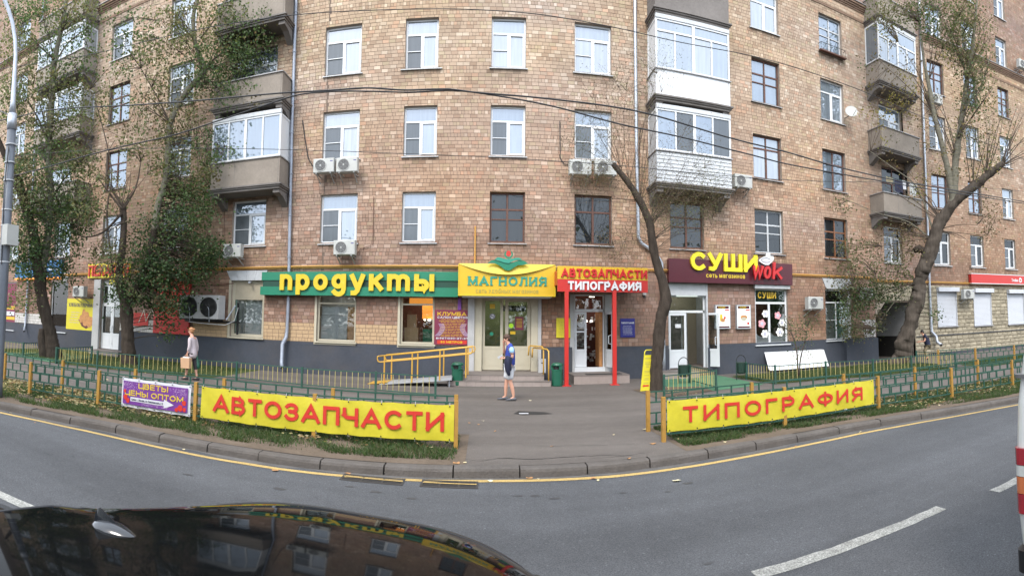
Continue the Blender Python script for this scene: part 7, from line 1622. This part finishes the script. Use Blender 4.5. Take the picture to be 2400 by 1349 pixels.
on_px([(1586, 1127, .11), (1402, 1127, .05), (505, 1056, .1), (430, 1055, .06), (645, 1103, .11), (1241, 1122, .1), (1391, 1122, .08), (900, 1108, .1), (815, 1110, .1), (1150, 1128, .08), (1262, 1123, .05), (390, 1036, .09), (25, 968, .08), (82, 991, .05), (2017, 1013, .08), (1865, 1047, .05), (640, 1330, .03)], ZR + .001, 'leaf', 'single dry leaf lying on the road near the yellow line')
on_px([(1243, 939, .10), (1101, 992, .07), (1122, 995, .06), (1160, 1011, .05), (1293, 1046, .06), (1474, 1075, .07), (1530, 1040, .1), (1510, 1007, .08), (1132, 987, .06), (1437, 1020, .05), (1090, 1085, .06), (1070, 1086, .1), (600, 905, .1), (250, 890, .1), (1990, 965, .10), (1700, 1036, .08), (2200, 950, .1)], .001, 'leaf', 'single dry leaf lying on the paved crossing or pavement')
p = ground(1228, 968, .012); o = MB().box(p.x - .11, p.x + .10, p.y - .04, p.y + .03, .006, .014).build('paper_scrap', 'vinylw'); tag(o, 'white paper scrap lying in the hollow of the crossing', 'litter')
p = ground(1985, 962, .02); o = MB().add([(p.x - .05, p.y, .03), (p.x + .05, p.y - .03, .02), (p.x + .06, p.y + .05, .06), (p.x - .03, p.y + .06, .05)], [(0, 1, 2, 3)]).build('paper_scrap', 'vinylw'); tag(o, 'crumpled white paper in the grass below the right banner', 'litter')
# dark stains on the road
mb = MB()
for (x, y, s) in ((1613, 1132, .10), (655, 1145, .12), (880, 1153, .10), (820, 1140, .08), (965, 1168, .08), (1215, 1162, .08), (1255, 1162, .09), (1300, 1168, .08), (1460, 1155, .06), (1565, 1152, .06), (1660, 1320, .06), (170, 1068, .05), (440, 1112, .1)):
    p = ground(x, y, ZR); n = 12; o_ = len(mb.v); mb.add([(p.x + s*random.uniform(.5, 1.)*math.cos(2*math.pi*k/n), p.y + s*.5*random.uniform(.5, 1.)*math.sin(2*math.pi*k/n), ZR + .003) for k in range(n)], [tuple(range(n))])
mb.build('road_stain', mat('stain', (.045, .046, .05), .6, .2, 9), None)['kind'] = 'structure'
# ------------------------------------------------------------------ people
def skinned(name, nodes, edges, m, parent, root=0, levels=1):
    """one smooth body from a graph of joints: nodes [(xyz, (rx, ry))]"""
    me = bpy.data.meshes.new('tmp'); me.from_pydata([n[0] for n in nodes], edges, []); o = bpy.data.objects.new('tmp', me); COL.objects.link(o)
    sk = o.modifiers.new('s', 'SKIN'); sk.use_smooth_shade = True; sk.branch_smoothing = .6
    lay = me.skin_vertices[0].data if me.skin_vertices else None
    for i, n in enumerate(nodes):
        r = n[1]; lay[i].radius = r if isinstance(r, tuple) else (r, r); lay[i].use_root = (i == root)
    sb = o.modifiers.new('b', 'SUBSURF'); sb.levels = levels; sb.render_levels = levels
    bpy.context.view_layer.update(); dg = bpy.context.evaluated_depsgraph_get(); nm = bpy.data.meshes.new_from_object(o.evaluated_get(dg)); bpy.data.objects.remove(o)
    nm.materials.clear(); nm.materials.append(MT[m] if isinstance(m, str) else m); r = bpy.data.objects.new(name, nm); COL.objects.link(r); r.parent = parent
    return r
class G:
    def __init__(s): s.n = []; s.e = []
    def p(s, xyz, r, prev=None):
        s.n.append((tuple(xyz), r)); i = len(s.n) - 1
        if prev is not None: s.e.append((prev, i))
        return i
def hand(g, wrist_i, w, d, side, curl=.5, sc=1.):
    """palm and five fingers from the wrist w along d; side points to the thumb"""
    w, d, side = Vector(w), Vector(d).normalized(), Vector(side).normalized(); nrm = d.cross(side).normalized(); palm = w + d*.075*sc; pi = g.p(palm, (.030*sc, .016*sc), wrist_i)
    for k, (off, ln) in enumerate(((.026, .068), (.009, .078), (-.009, .072), (-.025, .056))):
        a = palm + side*off*sc + d*.022*sc; b = a + (d*(1 - curl*.3) + nrm*curl*.5).normalized()*ln*.5*sc; c = b + (d*(1 - curl) + nrm*curl).normalized()*ln*.5*sc
        i = g.p(a, .0095*sc, pi); i = g.p(b, .0085*sc, i); g.p(c, .0068*sc, i)
    a = w + d*.03*sc + side*.030*sc; i = g.p(a, .012*sc, wrist_i); i = g.p(a + (side + d*.8).normalized()*.034*sc, .0095*sc, i); g.p(a + (side*.6 + d).normalized()*.064*sc, .008*sc, i)
def head(g, neck, base, fwd, tilt=0., s=1.):
    f = Vector(fwd).normalized(); b = Vector(base); up = (Vector((0, 0, 1)) + f*tilt).normalized(); f2 = (f - up*f.dot(up)).normalized(); side = up.cross(f2)
    j = g.p(b + up*.05*s + f2*.012, (.058*s, .062*s), neck); m = g.p(b + up*.115*s + f2*.010, (.073*s, .084*s), j); t = g.p(b + up*.185*s - f2*.006, (.060*s, .070*s), m)
    n_ = g.p(b + up*.095*s + f2*.088*s, .012*s, m); g.p(b + up*.075*s + f2*.106*s, .011*s, n_)
    return b, up, f2, side
def face_bits(par, b, up, f2, side, s, hair, bun=None, long=False, glasses=False):
    def ell(c, r, m, name, n=14, cut=None):
        c = Vector(c) - Vector((0, 0, 0)); vs = []; N = 10
        for i in range(N + 1):
            th = math.pi*i/N
            for k in range(n): ph = 2*math.pi*k/n; vs.append(c + side*r[0]*math.sin(th)*math.cos(ph) + f2*r[1]*math.sin(th)*math.sin(ph) + up*r[2]*math.cos(th))
        return MB().add(vs, [(i*n + k, i*n + (k + 1) % n, (i + 1)*n + (k + 1) % n, (i + 1)*n + k) for i in range(N) for k in range(n)]).build(name, m, par, smooth=True)
    o = ell(b + up*.155*s - f2*.022*s, (.082*s, .094*s, .080*s), hair, 'hair'); ell(b + up*.105*s - f2*.045*s, (.076*s, .062*s, .075*s), hair, 'hair')
    for q in (-1, 1):
        ell(b + up*.115*s + f2*.082*s + side*.028*s*q, (.010*s, .006*s, .006*s), 'hairk', 'eye', 8); ell(b + up*.10*s + side*.078*s*q - f2*.004, (.008*s, .016*s, .024*s), 'skin', 'ear', 8)
        ell(b + up*.135*s + f2*.086*s + side*.03*s*q, (.018*s, .005*s, .004*s), hair, 'eyebrow', 8)
    ell(b + up*.048*s + f2*.080*s, (.020*s, .007*s, .006*s), 'banred', 'mouth', 8)
    if bun: ell(b + up*.15*s - f2*.125*s, (.035*s, .038*s, .035*s), hair, 'hair_bun')
    if glasses: ell(b + up*.118*s + f2*.082*s, (.062*s, .016*s, .018*s), 'black', 'sunglasses', 12)
def shoe(par, x, y, z, fx, m='shoe', L_=.28):
    rings = []
    for t_, w, h in ((-.30, .035, .07), (-.25, .042, .085), (0, .045, .075), (.35, .052, .05), (.6, .045, .035), (.70, .022, .025)):
        X = x + fx*t_*L_; rings.append([(X, y + w*math.cos(a), z + max(0, h*(.5 + .5*math.sin(a)))) for a in [2*math.pi*k/10 for k in range(10)]])
    return MB().loft(rings).build('shoe', m, par, smooth=True)
# the man with the phone, walking to the left
mp_ = ground(1192, 938); X0, Y0 = mp_.x, mp_.y
man = thing('person', (X0, Y0, 0), 'man in blue polo and white shorts with phone and dark jacket in hand', 'person', 'passers-by'); lp = lambda x, y, z: (x, y, z)
g = G(); pel = g.p((.02, 0, .96), (.13, .10)); sp = g.p((.03, 0, 1.14), (.125, .095), pel); ch = g.p((.025, 0, 1.34), (.15, .105), sp); nb = g.p((.0, 0, 1.47), (.055, .055), ch)
hd = head(g, nb, (-.035, 0, 1.505), (-1, -.12, 0), tilt=.33)
for sy, kx, ax in ((-1, .06, .13), (1, -.10, -.08)):
    h_ = g.p((.02, sy*.085, .90), .085, pel); k_ = g.p((kx*.5 + .0, sy*.09, .50), .056, h_); c_ = g.p((kx + .03, sy*.09, .34), .056, k_); a_ = g.p((ax, sy*.09, .09), .036, c_); g.p((ax - .09, sy*.09, .045), .034, a_)
sl_ = g.p((.03, -.185, 1.41), .058, ch); el = g.p((.09, -.235, 1.13), .046, sl_); wr = g.p((-.10, -.17, 1.10), .030, el); hand(g, wr, (-.10, -.17, 1.10), (-1, .1, .15), (0, .3, 1), .5)
sr_ = g.p((.02, .185, 1.41), .058, ch); er = g.p((-.12, .21, 1.18), .042, sr_); wr2 = g.p((-.13, .08, 1.42), .028, er); hand(g, wr2, (-.13, .08, 1.42), (-.1, -.35, 1), (1, 0, 0), .6)
o = skinned('body', g.n, g.e, 'skin', man, 0)
def local(par_loc):     # build lists for clothing in the same frame
    return None
def cloth(name, m, par, chain, edges=None, levels=1, root=0): return skinned(name, chain, edges or [(i, i + 1) for i in range(len(chain) - 1)], m, par, root, levels)
cloth('shirt', 'polo', man, [((.03, 0, .90), (.165, .155)), ((.035, 0, 1.12), (.150, .145)), ((.03, 0, 1.33), (.172, .150)), ((.015, 0, 1.44), (.115, .11)), ((.0, 0, 1.50), (.068, .064)), ((.03, -.185, 1.41), .070), ((.06, -.21, 1.27), .067), ((.02, .185, 1.41), .070), ((-.05, .20, 1.30), .064)], [(0, 1), (1, 2), (2, 3), (3, 4), (3, 5), (5, 6), (3, 7), (7, 8)], root=1)
cloth('sleeve', 'sky_cl', man, [((.035, -.192, 1.42), .075), ((.058, -.215, 1.31), .073), ((.072, -.225, 1.23), .066)]); cloth('sleeve', 'navy', man, [((.072, -.225, 1.235), .069), ((.074, -.226, 1.215), .067)])
cloth('shorts', 'whitec', man, [((.02, 0, .98), (.150, .145)), ((.02, -.085, .87), .125), ((.02, -.09, .52), .108), ((.02, .085, .87), .125), ((-.06, .09, .52), .105)], [(0, 1), (1, 2), (0, 3), (3, 4)])
cloth('jacket', 'navy', man, [((-.03, -.27, 1.19), (.075, .06)), ((-.07, -.30, 1.02), (.12, .05)), ((-.05, -.29, .82), (.10, .045)), ((.0, -.27, .66), (.05, .03))]); cloth('jacket', 'navy', man, [((.04, -.25, 1.16), (.06, .05)), ((.01, -.27, .95), (.06, .04)), ((.02, -.26, .78), (.05, .03))])
pm_ = MB().box(-.03, .03, -.005, .005, -.07, .07).build('phone', 'sillw'); pm_.parent = man; pm_.location = (-.235, -.15, 1.15); pm_.rotation_euler = (.2, R(60), .3)
class Off:   # face pieces are laid out in the figure's own frame
    pass
def face_local(par, hd, s, hair, **k):
    b, up, f2, side = hd; L0 = Vector(par.location); face_bits(par, b + L0, up, f2, side, s, hair, **k)
face_local(man, hd, 1., 'hairb')
shoe(man, X0 + .11, Y0 - .09, .012, -1); shoe(man, X0 - .10, Y0 + .09, .012, -1)
# the woman with the bags
wp = Vector((-8.72, 13.75, 0)); wom = thing('person', wp, 'woman in a long lilac sweater carrying a brown paper bag behind the front fences', 'person', 'passers-by')
g = G(); pel = g.p((.0, 0, .92), (.12, .10)); sp = g.p((.01, 0, 1.08), (.11, .09), pel); ch = g.p((.0, 0, 1.27), (.13, .10), sp); nb = g.p((-.02, 0, 1.40), (.05, .05), ch); hd = head(g, nb, (-.05, 0, 1.43), (-1, -.1, -.1), tilt=.18, s=.97)
for sy, kx, ax in ((-1, -.10, -.14), (1, .08, .18)):
    h_ = g.p((.0, sy*.08, .86), .08, pel); k_ = g.p((kx, sy*.08, .48), .055, h_); a_ = g.p((ax, sy*.08, .09), .034, k_); g.p((ax - .09, sy*.08, .045), .032, a_)
sl_ = g.p((.0, -.165, 1.33), .05, ch); el = g.p((.03, -.20, 1.06), .04, sl_); wr = g.p((-.04, -.20, .84), .027, el); hand(g, wr, (-.04, -.20, .84), (-.1, 0, -1), (-1, 0, 0), .7, .92)
sr_ = g.p((.0, .165, 1.33), .05, ch); er = g.p((.06, .20, 1.06), .04, sr_); wr2 = g.p((.06, .20, .82), .027, er); hand(g, wr2, (.06, .20, .82), (0, 0, -1), (-1, 0, 0), .7, .92)
skinned('body', g.n, g.e, 'skin', wom, 0)
cloth('sweater', 'lilac', wom, [((.03, 0, .64), (.185, .18)), ((.02, 0, .90), (.175, .165)), ((.01, 0, 1.12), (.15, .14)), ((.0, 0, 1.28), (.155, .13)), ((-.01, 0, 1.38), (.085, .075)), ((.0, -.165, 1.33), .066), ((.03, -.20, 1.06), .056), ((-.02, -.20, .90), .046), ((.0, .165, 1.33), .066), ((.06, .20, 1.06), .056), ((.06, .20, .88), .046)], [(0, 1), (1, 2), (2, 3), (3, 4), (3, 5), (5, 6), (6, 7), (3, 8), (8, 9), (9, 10)], root=2)
cloth('trousers', 'darkcl', wom, [((.0, 0, .88), (.125, .11)), ((.0, -.08, .78), .09), ((-.09, -.08, .48), .062), ((-.11, -.08, .30), .052), ((.0, .08, .78), .09), ((.08, .08, .48), .062), ((.13, .08, .30), .052)], [(0, 1), (1, 2), (2, 3), (0, 4), (4, 5), (5, 6)])
face_local(wom, hd, .97, 'hairg', bun=True, glasses=True)
shoe(wom, wp.x - .13, wp.y - .08, .012, -1, 'darkcl', .25); shoe(wom, wp.x + .18, wp.y + .08, .012, -1, 'darkcl', .25)
t = thing('paper_bag', (wp.x - .05, wp.y - .21, .38), 'brown paper carrier bag with white packs hanging from the woman\'s hand', 'bag'); x, y = wp.x - .06, wp.y - .21
MB().hexa([(x - .15, y - .07, .38), (x + .15, y - .07, .38), (x + .15, y + .07, .38), (x - .15, y + .07, .38), (x - .17, y - .08, .70), (x + .16, y - .08, .70), (x + .16, y + .08, .70), (x - .17, y + .08, .70)]).build('bag_body', 'kraft', t)
for s_ in (-1, 1): MB().tube([(x - .07, y + s_*.05, .69), (x - .05, y + s_*.03, .775), (x + .05, y + s_*.03, .775), (x + .07, y + s_*.05, .69)], .006, 5).build('handle', 'kraft', t)
MB().box(x - .10, x + .12, y - .05, y + .05, .69, .735).build('contents', 'swhite', t)
t = thing('shopping_bag', (wp.x + .1, wp.y + .2, .3), 'green plastic bag in the woman\'s other hand', 'bag'); cb = [((wp.x + .07, wp.y + .2, .78), (.02, .02)), ((wp.x + .09, wp.y + .18, .62), (.07, .05)), ((wp.x + .12, wp.y + .16, .42), (.11, .08)), ((wp.x + .12, wp.y + .16, .34), (.07, .05))]
o = skinned('bag_body', [((a[0] - t.location.x, a[1] - t.location.y, a[2] - t.location.z), r) for a, r in cb], [(0, 1), (1, 2), (2, 3)], 'bgreen', t)
# the worker at the archway, seen from behind
pw = at_rho(2173, 800, 25.6); pw.z = 0; wk = thing('person', pw, 'worker in a navy vest with pale back emblem, bending by the stone wall', 'person', 'passers-by')
fw = Vector((-.75, .65, 0)).normalized(); sd_ = Vector((-fw.y, fw.x, 0))
def V(a, b, z): v = fw*a + sd_*b; return (v.x, v.y, z)
g = G(); pel = g.p(V(-.02, 0, .74), (.13, .12)); sp = g.p(V(.02, 0, .92), (.125, .11), pel); ch = g.p(V(.10, 0, 1.10), (.15, .12), sp); nb = g.p(V(.17, 0, 1.22), .055, ch); hd = head(g, nb, V(.20, 0, 1.25), fw, tilt=.4)
for sy in (-1, 1):
    h_ = g.p(V(-.02, sy*.09, .70), .085, pel); k_ = g.p(V(.16, sy*.10, .42), .058, h_); a_ = g.p(V(.0, sy*.10, .09), .038, k_); g.p(V(.1, sy*.10, .045), .034, a_)
    s__ = g.p(V(.10, sy*.18, 1.16), .055, ch); e_ = g.p(V(.16, sy*.25, .92), .044, s__); w_ = g.p(V(.36, sy*.2, .90), .028, e_); hand(g, w_, V(.36, sy*.2, .90), fw + Vector((0, 0, -.2)), Vector((0, 0, 1)), .6)
skinned('body', g.n, g.e, 'skin', wk, 0)
cloth('vest', 'navy', wk, [(V(-.05, 0, .60), (.21, .20)), (V(-.01, 0, .85), (.20, .185)), (V(.08, 0, 1.10), (.215, .19)), (V(.15, 0, 1.25), (.11, .10)), (V(.09, -.20, 1.18), .095), (V(.11, -.24, 1.04), .080), (V(.09, .20, 1.18), .095), (V(.11, .24, 1.04), .080)], [(0, 1), (1, 2), (2, 3), (2, 4), (4, 5), (2, 6), (6, 7)], root=1)
cloth('trousers', 'khaki', wk, [(V(-.02, 0, .70), (.14, .13)), (V(-.02, -.09, .64), .10), (V(.16, -.10, .42), .072), (V(.02, -.10, .14), .062), (V(-.02, .09, .64), .10), (V(.16, .10, .42), .072), (V(.02, .10, .14), .062)], [(0, 1), (1, 2), (2, 3), (0, 4), (4, 5), (5, 6)])
cloth('shorts', 'darkcl', wk, [(V(-.02, 0, .72), (.155, .14)), (V(-.0, -.09, .60), .115), (V(-.0, .09, .60), .115)], [(0, 1), (0, 2)])
face_local(wk, hd, 1., 'hairk')
bk_ = -fw; c = pw + Vector(V(-.10, 0, 1.0)); c = c + bk_*.10; n_ = (bk_ + Vector((0, 0, .35))).normalized(); up_ = (Vector((0, 0, 1)) - n_*n_.z).normalized(); si_ = up_.cross(n_)
vs = [c + n_*.012] + [c + n_*.012 + si_*.085*math.cos(2*math.pi*k/14) + up_*.07*math.sin(2*math.pi*k/14) for k in range(14)]; MB().add(vs, [(0, k + 1, (k + 1) % 14 + 1) for k in range(14)]).build('emblem', 'sky_cl', wk)
for sy in (-1, 1): v = pw + Vector(V(.02, sy*.1, 0)); MB().lathe([(.05, .012), (.05, .06), (.03, .09)], v, 10).build('shoe', 'black', wk)

# ------------------------------------------------------------------ the black car beside the camera
car = thing('black_car', (-.45, 1.22, ZR), 'glossy black car roof with a shark fin antenna in the foreground', 'car'); CX, CY = -.45, 1.22; z0 = ZR
def ring(x, hw, zb, zt, n=24, p=3.2, yc=CY):
    R_ = []
    for k in range(n):
        a = 2*math.pi*k/n; c_, s_ = math.cos(a), math.sin(a); R_.append((x, yc + hw*math.copysign(abs(c_)**(2/p), c_), (zb + zt)/2 + (zt - zb)/2*math.copysign(abs(s_)**(2/p), s_)))
    return R_
bd = [(-2.70, .55, .35, .78), (-2.66, .70, .28, .88), (-2.45, .82, .22, .955), (-2.0, .87, .20, .98), (-1.3, .89, .20, .97), (0, .90, .20, .95), (.9, .89, .20, .90), (1.3, .87, .2, .82), (1.6, .80, .22, .73), (1.76, .68, .28, .64), (1.80, .5, .34, .58)]
MB().loft([ring(x, hw, z0 + a, z0 + b) for x, hw, a, b in bd]).build('body', 'carp', car, smooth=True)
# glasshouse
def cab(x, zr, wt, wb=.80, zb=.93, n=9):
    """half-round cross section from the belt over the roof"""
    P = [(x, CY - wb, z0 + zb)]
    for k in range(n + 1):
        t_ = k/n; y = -wt + 2*wt*t_; q = abs(2*t_ - 1); P.append((x, CY + y, z0 + zr - .055*q**2.2 - (.05 if k in (0, n) else 0)))
    P.append((x, CY + wb, z0 + zb)); return P
st = [(-2.05, .99, .66), (-1.85, 1.06, .64), (-1.6, 1.17, .62), (-1.38, 1.255, .61), (-1.1, 1.30, .61), (-.6, 1.325, .615), (-.1, 1.315, .61), (.18, 1.275, .60), (.45, 1.18, .61), (.75, 1.03, .64), (1.0, .92, .68)]
MB().loft([cab(x, z, w) for x, z, w in st], closed=False).build('glasshouse', 'carglass', car, smooth=True)
# roof panel: a crowned skin with rolled edges over the glass
def roofpt(u, v):
    """u along the car -1..1, v across -1..1, squared-off oval plan"""
    xm = -.575; sx = math.copysign(abs(u)**1.0, u)
    w = .68*(1 - ((.32 if u > 0 else .66) if v > 0 else .06)*abs(u)**(4.5 if u > 0 else 2.6)); x = xm + (.70 + .24*max(0, .25 - v) if sx < 0 else .86)*sx - .10*(v*v)*(1 if u < 0 else -1)*abs(u)*-1
    y = CY + .02 + w*v; z = z0 + 1.388 - .060*abs(v)**2.4 - (.085 if u > 0 else .030)*abs(u)**3.0 - .03*(u > 0)*u
    return x, y, z
NU, NV = 48, 32; vs = [roofpt(-1 + 2*i/NU, -1 + 2*j/NV) for i in range(NU + 1) for j in range(NV + 1)]
MB().add(vs, [(i*(NV + 1) + j, (i + 1)*(NV + 1) + j, (i + 1)*(NV + 1) + j + 1, i*(NV + 1) + j + 1) for i in range(NU) for j in range(NV)]).build('roof', 'carp', car, smooth=True)
bor = [roofpt(-1 + 2*i/40, 1.) for i in range(41)] + [roofpt(1, 1 - 2*j/24) for j in range(1, 25)] + [roofpt(1 - 2*i/40, -1.) for i in range(1, 41)] + [roofpt(-1, -1 + 2*j/24) for j in range(1, 25)]
MB().tube([Vector(b) + Vector((0, 0, -.006)) for b in bor], .010, 6).build('roof_trim', 'cartrim', car, smooth=True)
# antenna
ax, ay = -1.05, 1.22; az = z0 + 1.388 - .014; L_ = .185; rings = []; rings2 = []
for k in range(13):
    t_ = k/12; hw = .040*math.sin(math.pi*min(1, (.02 + .98*t_)**.75))**.7 + .001; hh = .030*math.sin(math.pi*min(1, (.03 + .97*t_)**.8))**.6 + .002
    rings.append([(ax - .06 + L_*t_, ay + hw*math.cos(a), az - .004 + hh*max(0, math.sin(a))) for a in [2*math.pi*q/20 for q in range(20)]])
    xx = ax - .05 + L_*.75*t_; h2 = (.056*(1 - t_)**.9 + .004)*(1 if k else .80); rings2.append([(xx, ay + .011*(1 - t_*.6), az + .010), (xx, ay + .009*(1 - t_*.6), az + h2*.6), (xx, ay + .002, az + h2), (xx, ay - .002, az + h2), (xx, ay - .009*(1 - t_*.6), az + h2*.6), (xx, ay - .011*(1 - t_*.6), az + .010)])
am = mat('antenna_paint', (.012, .014, .018), .16, 0, coat=.6); MB().loft(rings).build('antenna', am, car, smooth=True); MB().loft(rings2).build('antenna_fin', am, car)
MB().loft([[(ax - .06 + L_/2 + (L_/2 + .006)*math.cos(a), ay + .043*math.sin(a), az - z_) for a in [2*math.pi*q/24 for q in range(24)]] for z_ in (.012, .003)]).build('antenna_gasket', 'black', car)
for x in (-1.75, 1.25):
    for y in (CY - .82, CY + .82):
        w = MB().lathe([(.0, -.1), (.30, -.1), (.325, -.07), (.325, .07), (.30, .1), (0, .1)], (0, 0, 0), 28, 'y').build('wheel', 'black', None); w.parent = car; w.location = (x - car.location.x, y - CY, .325)
        r = MB().lathe([(.0, -.03), (.2, -.02), (.215, .0), (0, .02)], (0, -.09 if y < CY else .09, 0), 18, 'y').build('rim', 'steel', None); r.parent = w
for y in (CY - .62, CY + .62):
    MB().box(-2.69, -2.60, y - .14, y + .14, z0 + .66, z0 + .80).build('tail_light', 'tlred', car); MB().box(1.69, 1.77, y - .12, y + .12, z0 + .50, z0 + .60).build('headlight', 'tlclr', car)
for y in (CY - .96, CY + .94): MB().loft([[(x, y + .06*math.cos(a), z0 + .86 + .05*math.sin(a)) for a in [2*math.pi*k/10 for k in range(10)]] for x in (.52, .60, .66)]).build('wing_mirror', 'carp', car, smooth=True)
# ------------------------------------------------------------------ white van at the right edge
pc_ = at_rho(2387.5, 1000, 3.50); VX, VY = pc_.x, pc_.y; van = thing('white_van', (VX, VY - .9, ZR), 'rear corner of a white van with its tall tail light at the right edge', 'van')
def vring(z, x0, x1, y0, y1, r=.06, n=5):
    R_ = []
    for cx, cy, a0 in ((x1 - r, y1 - r, 0), (x0 + r, y1 - r, 90), (x0 + r, y0 + r, 180), (x1 - r, y0 + r, 270)):
        for k in range(n): a = R(a0 + 90*k/(n - 1)); R_.append((cx + r*math.cos(a), cy + r*math.sin(a), z))
    return R_
B0, B1 = VY - 1.9, VY + .0
zs = [(ZR + .32, .03), (ZR + .40, .0), (ZR + .75, -.02), (ZR + 1.05, -.02), (ZR + 1.45, .0), (ZR + 1.75, .035), (ZR + 1.95, .075), (ZR + 2.02, .13), (ZR + 2.06, .25)]
MB().loft([vring(z, VX - .02 + e, VX + 4.7 - e*1.5, B0 + e, B1 - e + .01) for z, e in zs]).build('body', 'vanp', van, smooth=False)
zt_ = [at_rho(2389, y, 3.5).z for y in (1044, 1084, 1110, 1150, 1197)]
for k, m in enumerate(('tlred', 'tlclr', 'tlamb', 'tlred')):
    MB().loft([vring(z, VX - .056, VX + .10, VY - .16, VY + .022, .045) for z in (zt_[k + 1] + .002, zt_[k] - .002)]).build('tail_light', m, van)
zz = at_rho(2389, 880, 3.5).z; MB().loft([vring(z, VX - .028, VX + .12, VY - .2, VY + .016, .05) for z in (zz - .012, zz + .012)]).build('body_seam', 'acg', van)
MB().loft([vring(z, VX - .10, VX + .12, B0 + .02, VY + .01, .05) for z in (ZR + .38, ZR + .52)]).build('bumper', 'cartrim', van)
WBx = MB().box(VX - .035, VX - .022, B0 + .15, VY - .28, ZR + 1.25, ZR + 1.78).build('rear_window', 'carglass', van); MB().box(VX - .045, VX - .022, VY - .98, VY - .96, ZR + .5, ZR + 1.9).build('door_gap', 'black', van)
MB().tube([(VX - .03, VY - .85, ZR + .95), (VX - .07, VY - .84, ZR + .95), (VX - .07, VY - .72, ZR + .95), (VX - .03, VY - .71, ZR + .95)], .012, 6).build('handle', 'black', van)
for x in (VX + .9, VX + 3.8):
    for y in (B0 + .12, B1 - .12): w = MB().lathe([(.0, -.1), (.30, -.1), (.33, -.07), (.33, .07), (.30, .1), (0, .1)], (0, 0, 0), 26, 'y').build('wheel', 'black', None); w.parent = van; w.location = (x - van.location.x, y - van.location.y, .33)
for o in list(bpy.data.objects):
    if o.type == 'MESH' and o.users == 0: bpy.data.objects.remove(o)
